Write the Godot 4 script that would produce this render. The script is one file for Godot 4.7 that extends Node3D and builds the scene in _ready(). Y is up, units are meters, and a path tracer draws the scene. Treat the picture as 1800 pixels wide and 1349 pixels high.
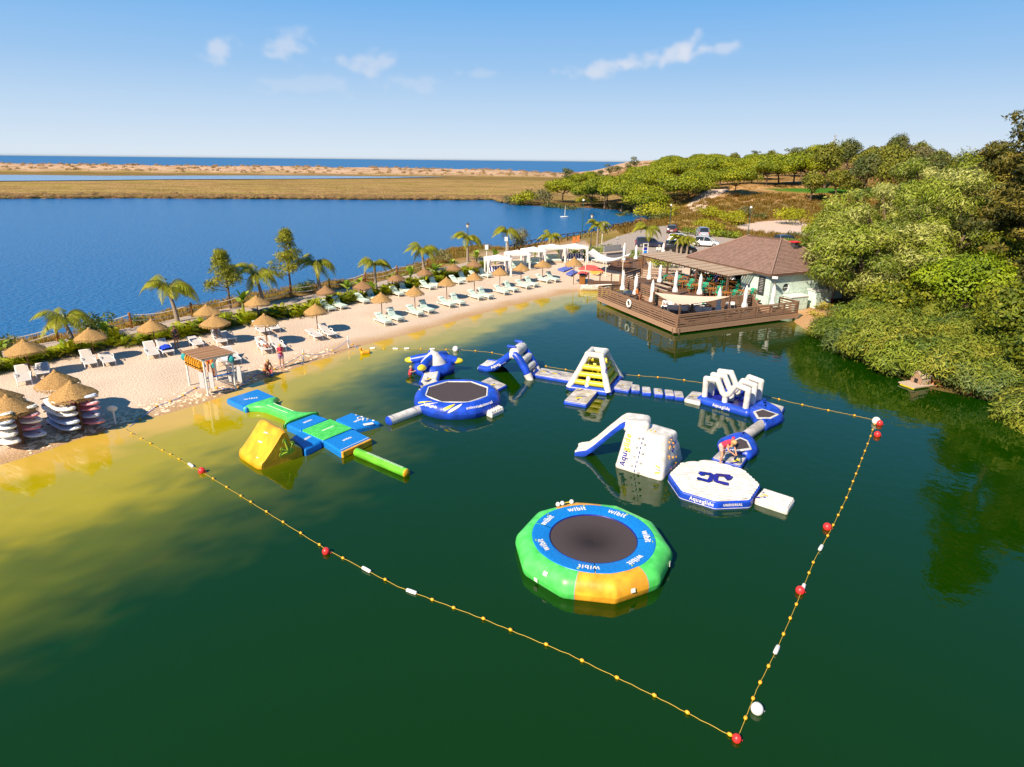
extends Node3D

var M := {}
var rng := RandomNumberGenerator.new()
var pond_poly := PackedVector2Array()
var lagoon_poly := PackedVector2Array()
var shore := PackedVector2Array()
var relief := FastNoiseLite.new()
var names := {}
const ORD := ["first", "second", "third", "fourth", "fifth", "sixth", "seventh", "eighth", "ninth", "tenth", "eleventh", "twelfth", "thirteenth", "fourteenth", "fifteenth", "sixteenth", "seventeenth", "eighteenth", "nineteenth", "twentieth", "twenty-first", "twenty-second", "twenty-third", "twenty-fourth", "twenty-fifth", "twenty-sixth", "twenty-seventh"]

func _ready() -> void:
	rng.seed = 20240611
	var cam := Camera3D.new()
	cam.name = "camera"
	cam.fov = 61.89
	cam.near = 0.1
	cam.far = 90000.0
	add_child(cam)
	cam.position = Vector3(0, 13, 0)
	cam.basis = Basis(Vector3.RIGHT, deg_to_rad(-19.21)) * Basis(Vector3.BACK, deg_to_rad(0.6))
	cam.current = true
	var sky_mat := PanoramaSkyMaterial.new()
	sky_mat.panorama = sky_picture(1.8)
	var env := Environment.new()
	env.background_mode = Environment.BG_SKY
	env.sky = Sky.new()
	env.sky.sky_material = sky_mat
	env.tonemap_mode = Environment.TONE_MAPPER_LINEAR
	env.tonemap_exposure = 1.8
	env.sdfgi_enabled = true
	env.ssao_enabled = true
	env.ssil_enabled = true
	var we := WorldEnvironment.new()
	we.name = "world_environment"
	we.environment = env
	add_child(we)
	var sun := DirectionalLight3D.new()
	sun.name = "sun"
	sun.light_energy = 1.6
	sun.light_color = Color(1.0, 0.93, 0.82)
	sun.light_angular_distance = 0.5
	sun.shadow_enabled = true
	add_child(sun)
	sun.look_at_from_position(Vector3.ZERO, Vector3(0.4925, -0.643, -0.587))
	relief.seed = 5
	relief.frequency = 0.02
	relief.fractal_octaves = 4
	materials()
	outlines()
	ground_and_water()
	far_land()
	trees_and_plants()
	restaurant()
	beach()
	car_park()
	water_toys()
	buoy_lines()
	duck_house()
	people()

# ---------------------------------------------------------------- naming
func tag(o: Node, label := "", category := "", group := "", kind := "") -> void:
	if label:
		o.set_meta("label", label)
	if category:
		o.set_meta("category", category)
	if group:
		o.set_meta("group", group)
	if kind:
		o.set_meta("kind", kind)

func numbered(called: String) -> String:
	var k: int = names.get(called, 0)
	names[called] = k + 1
	return called if k == 0 else "%s_%03d" % [called, k]

func thing(called: String, label: String, category: String, at := Vector3.ZERO, turn := 0.0, group := "") -> Node3D:
	var o := Node3D.new()
	o.name = numbered(called)
	add_child(o)
	o.position = at
	o.rotation.y = turn
	tag(o, label, category, group)
	return o

func part(called: String, mesh: Mesh, mat: Material, parent: Node, xf := Transform3D.IDENTITY, kind := "") -> MeshInstance3D:
	var o := MeshInstance3D.new()
	o.mesh = mesh
	o.material_override = mat
	o.name = called
	parent.add_child(o, true)
	o.transform = xf
	if kind:
		o.set_meta("kind", kind)
	return o

func single(called: String, mesh: Mesh, mat: Material, label: String, category: String, at := Vector3.ZERO, turn := 0.0, group := "") -> MeshInstance3D:
	var o := part(numbered(called), mesh, mat, self, Transform3D(Basis(Vector3.UP, turn), at))
	tag(o, label, category, group)
	return o

func structure(called: String, mesh: Mesh, mat: Material) -> MeshInstance3D:
	var o := part(numbered(called), mesh, mat, self)
	o.set_meta("kind", "structure")
	return o

func copy(src: Node3D, label: String, at: Vector3, turn := 0.0, scl := Vector3.ONE, group := "") -> Node3D:
	var base := String(src.name)
	if base.length() > 4 and base.substr(base.length() - 4, 1) == "_" and base.right(3).is_valid_int():
		base = base.left(base.length() - 4)
	var o: Node3D = src.duplicate()
	o.name = numbered(base)
	add_child(o)
	o.transform = Transform3D(Basis(Vector3.UP, turn).scaled_local(scl), at)
	if label:
		o.set_meta("label", label)
	if group:
		o.set_meta("group", group)
	return o

func tf(x: float, y: float, z: float, ry := 0.0, rx := 0.0, rz := 0.0) -> Transform3D:
	return Transform3D(Basis(Vector3.UP, ry) * Basis(Vector3.RIGHT, rx) * Basis(Vector3.BACK, rz), Vector3(x, y, z))

func along(a: Vector3, b: Vector3) -> Transform3D:
	var x := (b - a).normalized()
	var up := Vector3.UP if absf(x.y) < 0.95 else Vector3.RIGHT
	var z := x.cross(up).normalized()
	return Transform3D(Basis(x, z.cross(x), z), (a + b) * 0.5)

func v3(p: Vector2, y := 0.0) -> Vector3:
	return Vector3(p.x, y, p.y)

func on_ground(p: Vector2, up := 0.0) -> Vector3:
	return Vector3(p.x, ground_at(p.x, p.y) + up, p.y)

# ---------------------------------------------------------------- shapes
class Mb:
	var v := PackedVector3Array()
	var n := PackedVector3Array()
	var c := PackedColorArray()
	var uv := PackedVector2Array()
	var ix := PackedInt32Array()
	var col := Color.WHITE

	func vert(p: Vector3, nn: Vector3, t := Vector2.ZERO) -> int:
		v.append(p)
		n.append(nn)
		c.append(col)
		uv.append(t)
		return v.size() - 1

	func tri(a: Vector3, b: Vector3, d: Vector3, out: Vector3) -> void:
		var g := (b - a).cross(d - a)
		if g.dot(out) < 0.0:
			g = -g
			var s := b
			b = d
			d = s
		g = g.normalized()
		var i := vert(a, g)
		vert(d, g)
		vert(b, g)
		ix.append_array([i, i + 1, i + 2])

	func quad(a: Vector3, b: Vector3, d: Vector3, e: Vector3, out: Vector3, t0 := Vector2.ZERO, t1 := Vector2.ONE) -> void:
		var g := (d - a).cross(e - b)
		var flip := g.dot(out) < 0.0
		if flip:
			g = -g
		g = g.normalized()
		var i := vert(a, g, t0)
		vert(b, g, Vector2(t1.x, t0.y))
		vert(d, g, t1)
		vert(e, g, Vector2(t0.x, t1.y))
		if flip:
			ix.append_array([i, i + 1, i + 2, i, i + 2, i + 3])
		else:
			ix.append_array([i, i + 2, i + 1, i, i + 3, i + 2])

	func box(xf: Transform3D, s: Vector3) -> void:
		var h := s * 0.5
		for ax in 3:
			for sg in [-1.0, 1.0]:
				var o := Vector3.ZERO
				o[ax] = sg
				var p := Vector3.ZERO
				p[(ax + 1) % 3] = 1.0
				var q := Vector3.ZERO
				q[(ax + 2) % 3] = 1.0
				var oc: Vector3 = o * h
				var pp: Vector3 = p * h
				var qq: Vector3 = q * h
				quad(xf * (oc - pp - qq), xf * (oc + pp - qq), xf * (oc + pp + qq), xf * (oc - pp + qq), xf.basis * o)

	func rbox(xf: Transform3D, s: Vector3, r: float, k := 3) -> void:
		var h := s * 0.5
		r = minf(r, minf(h.x, minf(h.y, h.z)))
		var inner := h - Vector3(r, r, r)
		for ax in 3:
			for sg in [-1.0, 1.0]:
				var u := (ax + 1) % 3
				var w := (ax + 2) % 3
				var us := [] 
				var ws := []
				for i in k + 1:
					var a := (float(i) / k) * PI / 4.0
					us.append(-inner[u] - r * tan(PI / 4.0 - a))
					ws.append(-inner[w] - r * tan(PI / 4.0 - a))
				for i in k + 1:
					var a := (float(i) / k) * PI / 4.0
					us.append(inner[u] + r * tan(a))
					ws.append(inner[w] + r * tan(a))
				var first := v.size()
				for a in us:
					for b in ws:
						var p := Vector3.ZERO
						p[ax] = sg * h[ax]
						p[u] = a
						p[w] = b
						var q := p.clamp(-inner, inner)
						var d := (p - q).normalized()
						vert(xf * (q + d * r), (xf.basis * d).normalized())
				var m := us.size()
				for i in m - 1:
					for j in m - 1:
						var f := first + i * m + j
						if sg > 0:
							ix.append_array([f, f + m + 1, f + m, f, f + 1, f + m + 1])
						else:
							ix.append_array([f, f + m, f + m + 1, f, f + m + 1, f + 1])

	func grid(rows: Array, wrap := false, out := Vector3.ZERO, colors = null) -> void:
		var first := v.size()
		var k: int = rows[0].size()
		var mid := Vector3.ZERO
		for r in rows:
			for p in r:
				mid += p
		mid /= rows.size() * k
		var nn := PackedVector3Array()
		nn.resize(rows.size() * k)
		var vote := 0.0
		var kk := k if wrap else k - 1
		for i in rows.size() - 1:
			for j in kk:
				var j2 := (j + 1) % k
				var a: Vector3 = rows[i][j]
				var b: Vector3 = rows[i][j2]
				var d: Vector3 = rows[i + 1][j2]
				var e: Vector3 = rows[i + 1][j]
				var g := (d - a).cross(e - b)
				if g.length_squared() < 1e-16:
					continue
				var og := out if out != Vector3.ZERO else (a + d) * 0.5 - mid
				vote += g.dot(og)
				for q in [i * k + j, i * k + j2, (i + 1) * k + j2, (i + 1) * k + j]:
					nn[q] += g
		var sgn := -1.0 if vote < 0.0 else 1.0
		for i in rows.size():
			for j in k:
				if colors != null:
					col = colors[i][j]
				vert(rows[i][j], (nn[i * k + j] * sgn).normalized(), Vector2(float(j) / maxi(kk, 1), float(i) / maxi(rows.size() - 1, 1)))
		for i in rows.size() - 1:
			for j in kk:
				var j2 := (j + 1) % k
				var a := first + i * k + j
				var b := first + i * k + j2
				var d := first + (i + 1) * k + j2
				var e := first + (i + 1) * k + j
				if sgn > 0:
					ix.append_array([a, d, b, a, e, d])
				else:
					ix.append_array([a, b, d, a, d, e])

	func cap(ring, out: Vector3) -> void:
		var mid := Vector3.ZERO
		for p in ring:
			mid += p
		mid /= ring.size()
		var nn := out.normalized()
		var i := vert(mid, nn)
		for p in ring:
			vert(p, nn)
		var k: int = ring.size()
		for j in k:
			var a := i + 1 + j
			var b := i + 1 + (j + 1) % k
			var g := (v[a] - v[i]).cross(v[b] - v[i])
			if g.dot(out) > 0:
				ix.append_array([i, b, a])
			else:
				ix.append_array([i, a, b])

	func tube(pts, radii, sides := 8, caps := true) -> void:
		var rows := []
		var side := Vector3.ZERO
		for i in pts.size():
			var t: Vector3 = (pts[mini(i + 1, pts.size() - 1)] - pts[maxi(i - 1, 0)]).normalized()
			if side == Vector3.ZERO:
				side = t.cross(Vector3.UP if absf(t.y) < 0.9 else Vector3.RIGHT).normalized()
			side = (side - t * side.dot(t)).normalized()
			var up := side.cross(t)
			var r: float = radii if radii is float else radii[i]
			var row := PackedVector3Array()
			for j in sides:
				var a := TAU * j / sides
				row.append(pts[i] + (side * cos(a) + up * sin(a)) * r)
			rows.append(row)
		var first := ix.size()
		var fv := v.size()
		grid(rows, true)
		var p0: Vector3 = pts[0]
		if n[fv].dot(v[fv] - p0) < 0 and (v[fv] - p0).length() > 1e-5:
			for q in range(fv, v.size()):
				n[q] = -n[q]
			for q in range(first, ix.size(), 3):
				var s := ix[q + 1]
				ix[q + 1] = ix[q + 2]
				ix[q + 2] = s
		if caps:
			cap(rows[0], pts[0] - pts[1])
			cap(rows[-1], pts[-1] - pts[-2])

	func lathe(profile, sides: int, xf := Transform3D.IDENTITY, out := Vector3.ZERO) -> void:
		var rows := []
		for p in profile:
			var row := PackedVector3Array()
			for j in sides:
				var a := TAU * j / sides
				row.append(xf * Vector3(cos(a) * p.x, p.y, sin(a) * p.x))
			rows.append(row)
		grid(rows, true, out)

	func ball(at: Vector3, r: Vector3, sides := 12, rings := 8, turn := Basis.IDENTITY) -> void:
		var prof := []
		for i in rings + 1:
			var a := PI * i / rings
			prof.append(Vector2(maxf(sin(a), 0.001), cos(a)))
		lathe(prof, sides, Transform3D(turn.scaled_local(r), at))

	func slab(outline: PackedVector2Array, y0: float, y1: float, r: float, k := 4, xf := Transform3D.IDENTITY) -> void:
		var m := outline.size()
		var area := 0.0
		for i in m:
			area += outline[i].cross(outline[(i + 1) % m])
		var sg := 1.0 if area > 0 else -1.0
		var inset := func(d: float) -> PackedVector2Array:
			var o := PackedVector2Array()
			for i in m:
				var e1 := (outline[i] - outline[(i + m - 1) % m]).normalized()
				var e2 := (outline[(i + 1) % m] - outline[i]).normalized()
				var n1 := Vector2(-e1.y, e1.x) * sg
				var n2 := Vector2(-e2.y, e2.x) * sg
				var b := n1 + n2
				o.append(outline[i] + b * (d / maxf(0.35, b.dot(n1))))
			return o
		r = minf(r, (y1 - y0) * 0.5)
		var rows := []
		for half in 2:
			for i in k + 1:
				var a: float = PI / 2 * i / k
				var d := r * (1.0 - (sin(a) if half == 0 else cos(a)))
				var y := y0 + r * (1 - cos(a)) if half == 0 else y1 - r * (1 - sin(a))
				var row := PackedVector3Array()
				for p in inset.call(d):
					row.append(xf * Vector3(p.x, y, p.y))
				rows.append(row)
		var first := v.size()
		grid(rows, true)
		cap_poly(rows[0], -xf.basis.y)
		cap_poly(rows[-1], xf.basis.y)

	func cap_poly(ring: PackedVector3Array, out: Vector3) -> void:
		var nn := out.normalized()
		var bx := nn.cross(Vector3.FORWARD if absf(nn.z) < 0.9 else Vector3.RIGHT).normalized()
		var by := nn.cross(bx)
		var flat := PackedVector2Array()
		for p in ring:
			flat.append(Vector2(p.dot(bx), p.dot(by)))
		var t := Geometry2D.triangulate_polygon(flat)
		if t.is_empty():
			cap(ring, out)
			return
		var i := v.size()
		for p in ring:
			vert(p, nn)
		for q in range(0, t.size(), 3):
			var a := i + t[q]
			var b := i + t[q + 1]
			var d := i + t[q + 2]
			if (v[b] - v[a]).cross(v[d] - v[a]).dot(out) > 0:
				ix.append_array([a, d, b])
			else:
				ix.append_array([a, b, d])

	func plate(outline: PackedVector2Array, y0: float, y1: float, xf := Transform3D.IDENTITY) -> void:
		var lo := PackedVector3Array()
		var hi := PackedVector3Array()
		var mid := Vector2.ZERO
		for p in outline:
			lo.append(xf * Vector3(p.x, y0, p.y))
			hi.append(xf * Vector3(p.x, y1, p.y))
			mid += p
		var m := outline.size()
		var area := 0.0
		for i in m:
			area += outline[i].cross(outline[(i + 1) % m])
		for i in m:
			var j := (i + 1) % m
			var e := outline[j] - outline[i]
			var o := Vector2(e.y, -e.x) * signf(area)
			quad(lo[i], lo[j], hi[j], hi[i], xf.basis * Vector3(o.x, 0, o.y))
		cap_poly(lo, -xf.basis.y)
		cap_poly(hi, xf.basis.y)

	func leaf(p: Vector3, dir: Vector3, across: Vector3, l: float, w: float, nn: Vector3) -> void:
		var i := vert(p, nn)
		vert(p + dir * l * 0.5 + across * w * 0.5, nn)
		vert(p + dir * l, nn)
		vert(p + dir * l * 0.5 - across * w * 0.5, nn)
		if (v[i + 1] - v[i]).cross(v[i + 2] - v[i]).dot(nn) > 0:
			ix.append_array([i, i + 2, i + 1, i, i + 3, i + 2])
		else:
			ix.append_array([i, i + 1, i + 2, i, i + 2, i + 3])

	func done() -> ArrayMesh:
		var a := []
		a.resize(Mesh.ARRAY_MAX)
		a[Mesh.ARRAY_VERTEX] = v
		a[Mesh.ARRAY_NORMAL] = n
		a[Mesh.ARRAY_COLOR] = c
		a[Mesh.ARRAY_TEX_UV] = uv
		a[Mesh.ARRAY_INDEX] = ix
		var m := ArrayMesh.new()
		m.add_surface_from_arrays(Mesh.PRIMITIVE_TRIANGLES, a)
		return m

func box_mesh(s: Vector3, xf := Transform3D.IDENTITY) -> ArrayMesh:
	var b := Mb.new()
	b.box(xf, s)
	return b.done()

func rbox_mesh(s: Vector3, r: float, xf := Transform3D.IDENTITY) -> ArrayMesh:
	var b := Mb.new()
	b.rbox(xf, s, r)
	return b.done()

func tube_mesh(pts, radii, sides := 8) -> ArrayMesh:
	var b := Mb.new()
	b.tube(pts, radii, sides)
	return b.done()

func lathe_mesh(profile, sides: int) -> ArrayMesh:
	var b := Mb.new()
	b.lathe(profile, sides)
	return b.done()

# an outline with its corners rounded to radius r
func rounded(pts, r: float, k := 4) -> PackedVector2Array:
	var o := PackedVector2Array()
	var m: int = pts.size()
	for i in m:
		var a: Vector2 = pts[(i + m - 1) % m]
		var b: Vector2 = pts[i]
		var d: Vector2 = pts[(i + 1) % m]
		var t := minf(r, minf(a.distance_to(b), b.distance_to(d)) * 0.4)
		var p := b + (a - b).normalized() * t
		var q := b + (d - b).normalized() * t
		for j in k + 1:
			var s := float(j) / k
			o.append(p.lerp(b, s).lerp(b.lerp(q, s), s))
	return o

# lettering lying in its xy plane, facing +z
func letters(text: String, size: float, mat: Material, parent: Node, xf: Transform3D, called := "lettering", bold := true, thick := 0.006) -> MeshInstance3D:
	var t := TextMesh.new()
	var f := SystemFont.new()
	f.font_names = PackedStringArray(["Droid Sans"])
	if bold:
		f.font_weight = 700
	t.font = f
	t.text = text
	t.font_size = 32
	t.pixel_size = size / 32.0
	t.depth = thick
	t.curve_step = 2.0
	return part(called, t, mat, parent, xf)

# ---------------------------------------------------------------- materials
func noise_tex(sd: int, freq: float, lo: Color, hi: Color, size := 512, octaves := 4, kind := FastNoiseLite.TYPE_SIMPLEX_SMOOTH, lo_at := 0.25, hi_at := 0.75) -> NoiseTexture2D:
	var f := FastNoiseLite.new()
	f.noise_type = kind
	f.seed = sd
	f.frequency = freq
	f.fractal_octaves = octaves
	var t := NoiseTexture2D.new()
	t.width = size
	t.height = size
	t.seamless = true
	t.noise = f
	var g := Gradient.new()
	g.offsets = PackedFloat32Array([lo_at, hi_at])
	g.colors = PackedColorArray([lo, hi])
	t.color_ramp = g
	return t

func normal_tex(sd: int, freq: float, strength: float, size := 512, octaves := 3) -> NoiseTexture2D:
	var f := FastNoiseLite.new()
	f.noise_type = FastNoiseLite.TYPE_SIMPLEX_SMOOTH
	f.seed = sd
	f.frequency = freq
	f.fractal_octaves = octaves
	var t := NoiseTexture2D.new()
	t.width = size
	t.height = size
	t.seamless = true
	t.as_normal_map = true
	t.bump_strength = strength
	t.noise = f
	return t

# base colours are given as linear, real-world values
func mat(called: String, r: float, g: float, b: float, rough := 0.7, spec := 0.5, metal := 0.0) -> StandardMaterial3D:
	var m := StandardMaterial3D.new()
	m.resource_name = called
	m.albedo_color = Color(r, g, b).linear_to_srgb()
	m.roughness = rough
	m.metallic_specular = spec
	m.metallic = metal
	m.cull_mode = BaseMaterial3D.CULL_DISABLED
	M[called] = m
	return m

func textured(m: StandardMaterial3D, tex: Texture2D, scale: float, world := true, normal: Texture2D = null, nscale := 0.5) -> void:
	m.albedo_texture = tex
	m.uv1_triplanar = true
	m.uv1_world_triplanar = world
	m.uv1_scale = Vector3.ONE * scale
	if normal:
		m.normal_enabled = true
		m.normal_texture = normal
		m.normal_scale = nscale

func tinted(called: String, rough := 0.7, spec := 0.4) -> StandardMaterial3D:
	var m := mat(called, 1, 1, 1, rough, spec)
	m.vertex_color_use_as_albedo = true
	return m

func materials() -> void:
	var soft := noise_tex(1, 0.02, Color(0.82, 0.82, 0.82), Color(1, 1, 1))
	var grain := noise_tex(2, 0.06, Color(0.68, 0.68, 0.68), Color(1, 1, 1), 512, 5)
	var bumps := normal_tex(3, 0.03, 6.0)
	var g := tinted("ground", 0.95, 0.2)
	textured(g, grain, 0.35, true, bumps, 0.4)
	g = tinted("far_ground", 0.95, 0.1)
	textured(g, noise_tex(12, 0.05, Color(0.6, 0.58, 0.55), Color(1, 1, 1), 512, 5), 0.03)
	g = tinted("pond_water", 0.035, 0.42)
	g.normal_enabled = true
	g.normal_texture = normal_tex(8, 0.012, 4.0, 1024, 4)
	g.normal_scale = 0.11
	g.uv1_triplanar = true
	g.uv1_world_triplanar = true
	g.uv1_scale = Vector3.ONE * 0.08
	g = mat("lagoon_water", 0.0005, 0.1, 0.29, 0.2, 0.2)
	g.normal_enabled = true
	g.normal_texture = normal_tex(9, 0.025, 8.0, 1024, 4)
	g.normal_scale = 0.9
	g.uv1_triplanar = true
	g.uv1_world_triplanar = true
	g.uv1_scale = Vector3(0.05, 0.05, 0.08)
	g = mat("sea_water", 0.008, 0.1, 0.27, 0.35, 0.3)
	g = mat("creek_water", 0.1, 0.2, 0.36, 0.2, 0.5)
	textured(mat("asphalt", 0.42, 0.355, 0.31, 0.95, 0.2), soft, 0.3)
	textured(mat("path", 0.56, 0.46, 0.39, 0.95, 0.2), grain, 0.5)
	textured(mat("sandy_lot", 0.78, 0.6, 0.5, 0.95, 0.2), grain, 0.2)
	for f in ["leaf_palm", "leaf_pine", "leaf_stone_pine", "leaf_broad", "leaf_feather", "leaf_grass"]:
		var m := tinted(f, 0.55, 0.35)
		m.backlight_enabled = true
		m.backlight = Color(0.6, 0.6, 0.4)
	textured(mat("bark", 0.2, 0.14, 0.1, 0.95, 0.2), grain, 1.2, false)
	textured(mat("palm_bark", 0.42, 0.34, 0.27, 0.95, 0.2), noise_tex(4, 0.05, Color(0.6, 0.6, 0.6), Color(1, 1, 1)), 1.5, false)
	var straw := noise_tex(6, 0.04, Color(0.5, 0.43, 0.34), Color(1, 1, 1), 512, 5)
	textured(mat("straw", 0.72, 0.47, 0.21, 0.9, 0.2), straw, 1.0, false, normal_tex(7, 0.08, 8.0), 1.2)
	textured(mat("old_straw", 0.52, 0.32, 0.18, 0.9, 0.2), straw, 1.0, false, normal_tex(7, 0.08, 8.0), 1.2)
	textured(mat("pole_wood", 0.2, 0.1, 0.05, 0.8, 0.3), soft, 2.0, false)
	mat("white_plastic", 0.7, 0.69, 0.68, 0.4)
	mat("sling_fabric", 0.5, 0.46, 0.43, 0.8)
	var mint := mat("mint_fabric", 0.6, 0.74, 0.66, 0.85, 0.2)
	textured(mint, soft, 1.0, false)
	mat("mint_dark", 0.16, 0.4, 0.33, 0.85, 0.2)
	mat("cream_frame", 0.72, 0.72, 0.62, 0.6)
	mat("blue_towel", 0.02, 0.06, 0.5, 0.9, 0.2)
	mat("red_mat", 0.62, 0.1, 0.09, 0.9, 0.2)
	mat("blue_mat", 0.1, 0.14, 0.45, 0.9, 0.2)
	mat("orange_mat", 0.75, 0.36, 0.08, 0.9, 0.2)
	mat("black", 0.012, 0.012, 0.014, 0.6)
	mat("dark_grey", 0.05, 0.05, 0.055, 0.6)
	mat("grey", 0.3, 0.3, 0.31, 0.6)
	mat("rope", 0.72, 0.64, 0.54, 0.9)
	mat("steel", 0.5, 0.5, 0.52, 0.3, 0.5, 0.8)
	var wf := mat("white_fabric", 0.72, 0.7, 0.69, 0.9, 0.2)
	wf.backlight_enabled = true
	wf.backlight = Color(0.35, 0.35, 0.35)
	mat("beige_sail", 0.72, 0.52, 0.4, 0.9, 0.2)
	mat("navy_stripe", 0.03, 0.04, 0.2, 0.9, 0.2)
	var wood := noise_tex(11, 0.05, Color(0.62, 0.6, 0.58), Color(1, 1, 1), 512, 5)
	textured(mat("deck_wood", 0.2, 0.12, 0.085, 0.8, 0.3), wood, 0.8)
	textured(mat("rail_wood", 0.38, 0.23, 0.15, 0.8, 0.3), wood, 0.8)
	textured(mat("fascia_wood", 0.52, 0.33, 0.22, 0.8, 0.3), wood, 0.8)
	textured(mat("pale_wood", 0.7, 0.56, 0.44, 0.8, 0.3), wood, 0.8)
	textured(mat("orange_wood", 0.5, 0.2, 0.05, 0.7, 0.3), wood, 0.8)
	textured(mat("fence_wood", 0.22, 0.11, 0.06, 0.85, 0.2), wood, 0.8)
	textured(mat("shingle", 0.4, 0.265, 0.22, 0.9, 0.2), noise_tex(13, 0.09, Color(0.62, 0.6, 0.6), Color(1, 1, 1), 512, 5), 0.7)
	textured(mat("mint_wall", 0.66, 0.82, 0.74, 0.85, 0.2), soft, 0.4)
	mat("teal_fabric", 0.03, 0.36, 0.22, 0.85, 0.2)
	var gl := mat("window_glass", 0.05, 0.08, 0.08, 0.08, 0.8)
	mat("life_red", 0.65, 0.03, 0.03, 0.5)
	for t in [["toy_white", 0.68, 0.66, 0.64], ["toy_grey", 0.54, 0.5, 0.48], ["toy_blue", 0.012, 0.07, 0.62], ["toy_sky", 0.008, 0.2, 0.62], ["toy_green", 0.1, 0.62, 0.13], ["toy_lime", 0.16, 0.6, 0.04], ["toy_yellow", 0.85, 0.43, 0.018], ["toy_amber", 0.88, 0.42, 0.03], ["toy_lemon", 0.85, 0.68, 0.04], ["toy_navy", 0.012, 0.015, 0.3], ["toy_red", 0.75, 0.03, 0.03], ["toy_leaf", 0.3, 0.42, 0.03]]:
		mat(t[0], t[1], t[2], t[3], 0.38, 0.5)
	var wrinkle := normal_tex(25, 0.012, 5.0, 512, 3)
	var grime := noise_tex(26, 0.008, Color(0.8, 0.79, 0.75), Color(1, 1, 1), 512, 5)
	for t in ["toy_blue", "toy_yellow", "toy_amber", "toy_lemon", "toy_lime", "toy_grey", "toy_navy"]:
		textured(M[t], grime, 0.35, false, wrinkle, 0.25)
	textured(M.toy_white, noise_tex(21, 0.01, Color(0.86, 0.85, 0.83), Color(1, 1, 1), 512, 5), 0.4, false, wrinkle, 0.3)
	textured(M.toy_green, noise_tex(22, 0.012, Color(0.78, 0.9, 0.8), Color(1, 1, 1)), 0.4, false, wrinkle, 0.25)
	textured(M.toy_sky, noise_tex(23, 0.03, Color(0.8, 0.87, 0.9), Color(1, 1, 1)), 0.6, false, wrinkle, 0.3)
	textured(mat("trampoline_bed", 0.1, 0.078, 0.085, 0.8, 0.3), noise_tex(24, 0.15, Color(0.6, 0.6, 0.6), Color(1, 1, 1)), 1.0, false)
	mat("skin", 0.5, 0.26, 0.17, 0.6, 0.3)
	mat("tanned_skin", 0.33, 0.14, 0.08, 0.6, 0.3)
	mat("dark_hair", 0.03, 0.018, 0.012, 0.6)
	mat("fair_hair", 0.5, 0.3, 0.12, 0.6)
	mat("cloth_red", 0.62, 0.03, 0.08, 0.85)
	mat("cloth_teal", 0.02, 0.28, 0.3, 0.85)
	mat("cloth_orange", 0.7, 0.2, 0.04, 0.85)
	mat("cloth_lilac", 0.3, 0.2, 0.32, 0.85)
	mat("cloth_black", 0.02, 0.02, 0.025, 0.85)
	mat("cloth_blue", 0.03, 0.2, 0.6, 0.85)
	mat("cloth_white", 0.75, 0.75, 0.75, 0.85)
	for t in [["paint_white", 0.75, 0.75, 0.75], ["paint_navy", 0.02, 0.025, 0.07], ["paint_black", 0.012, 0.012, 0.014], ["paint_red", 0.09, 0.015, 0.02], ["paint_silver", 0.35, 0.37, 0.45]]:
		var m := mat(t[0], t[1], t[2], t[3], 0.25, 0.5)
		m.clearcoat_enabled = true
		m.clearcoat = 1.0
		m.clearcoat_roughness = 0.05
	mat("car_glass", 0.02, 0.025, 0.03, 0.06, 0.8)
	mat("tyre", 0.015, 0.015, 0.015, 0.9)
	mat("tail_light", 0.5, 0.01, 0.02, 0.3)
	mat("foam_white", 0.75, 0.75, 0.75, 0.6)
	mat("foam_pink", 0.7, 0.25, 0.33, 0.6)
	mat("foam_blue", 0.45, 0.55, 0.78, 0.6)
	mat("cloth_pink", 0.6, 0.33, 0.3, 0.85)
	mat("cloth_navy", 0.02, 0.03, 0.12, 0.85)
	mat("panel_grey", 0.42, 0.42, 0.44, 0.6)
	mat("cloth_blue_rope", 0.25, 0.3, 0.6, 0.85)
	mat("sand_lump", 0.76, 0.57, 0.42, 0.95, 0.1)
	textured(mat("shelter_wood", 0.4, 0.21, 0.11, 0.85, 0.2), grain, 0.8)
	mat("chalkboard", 0.03, 0.03, 0.035, 0.9)

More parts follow.
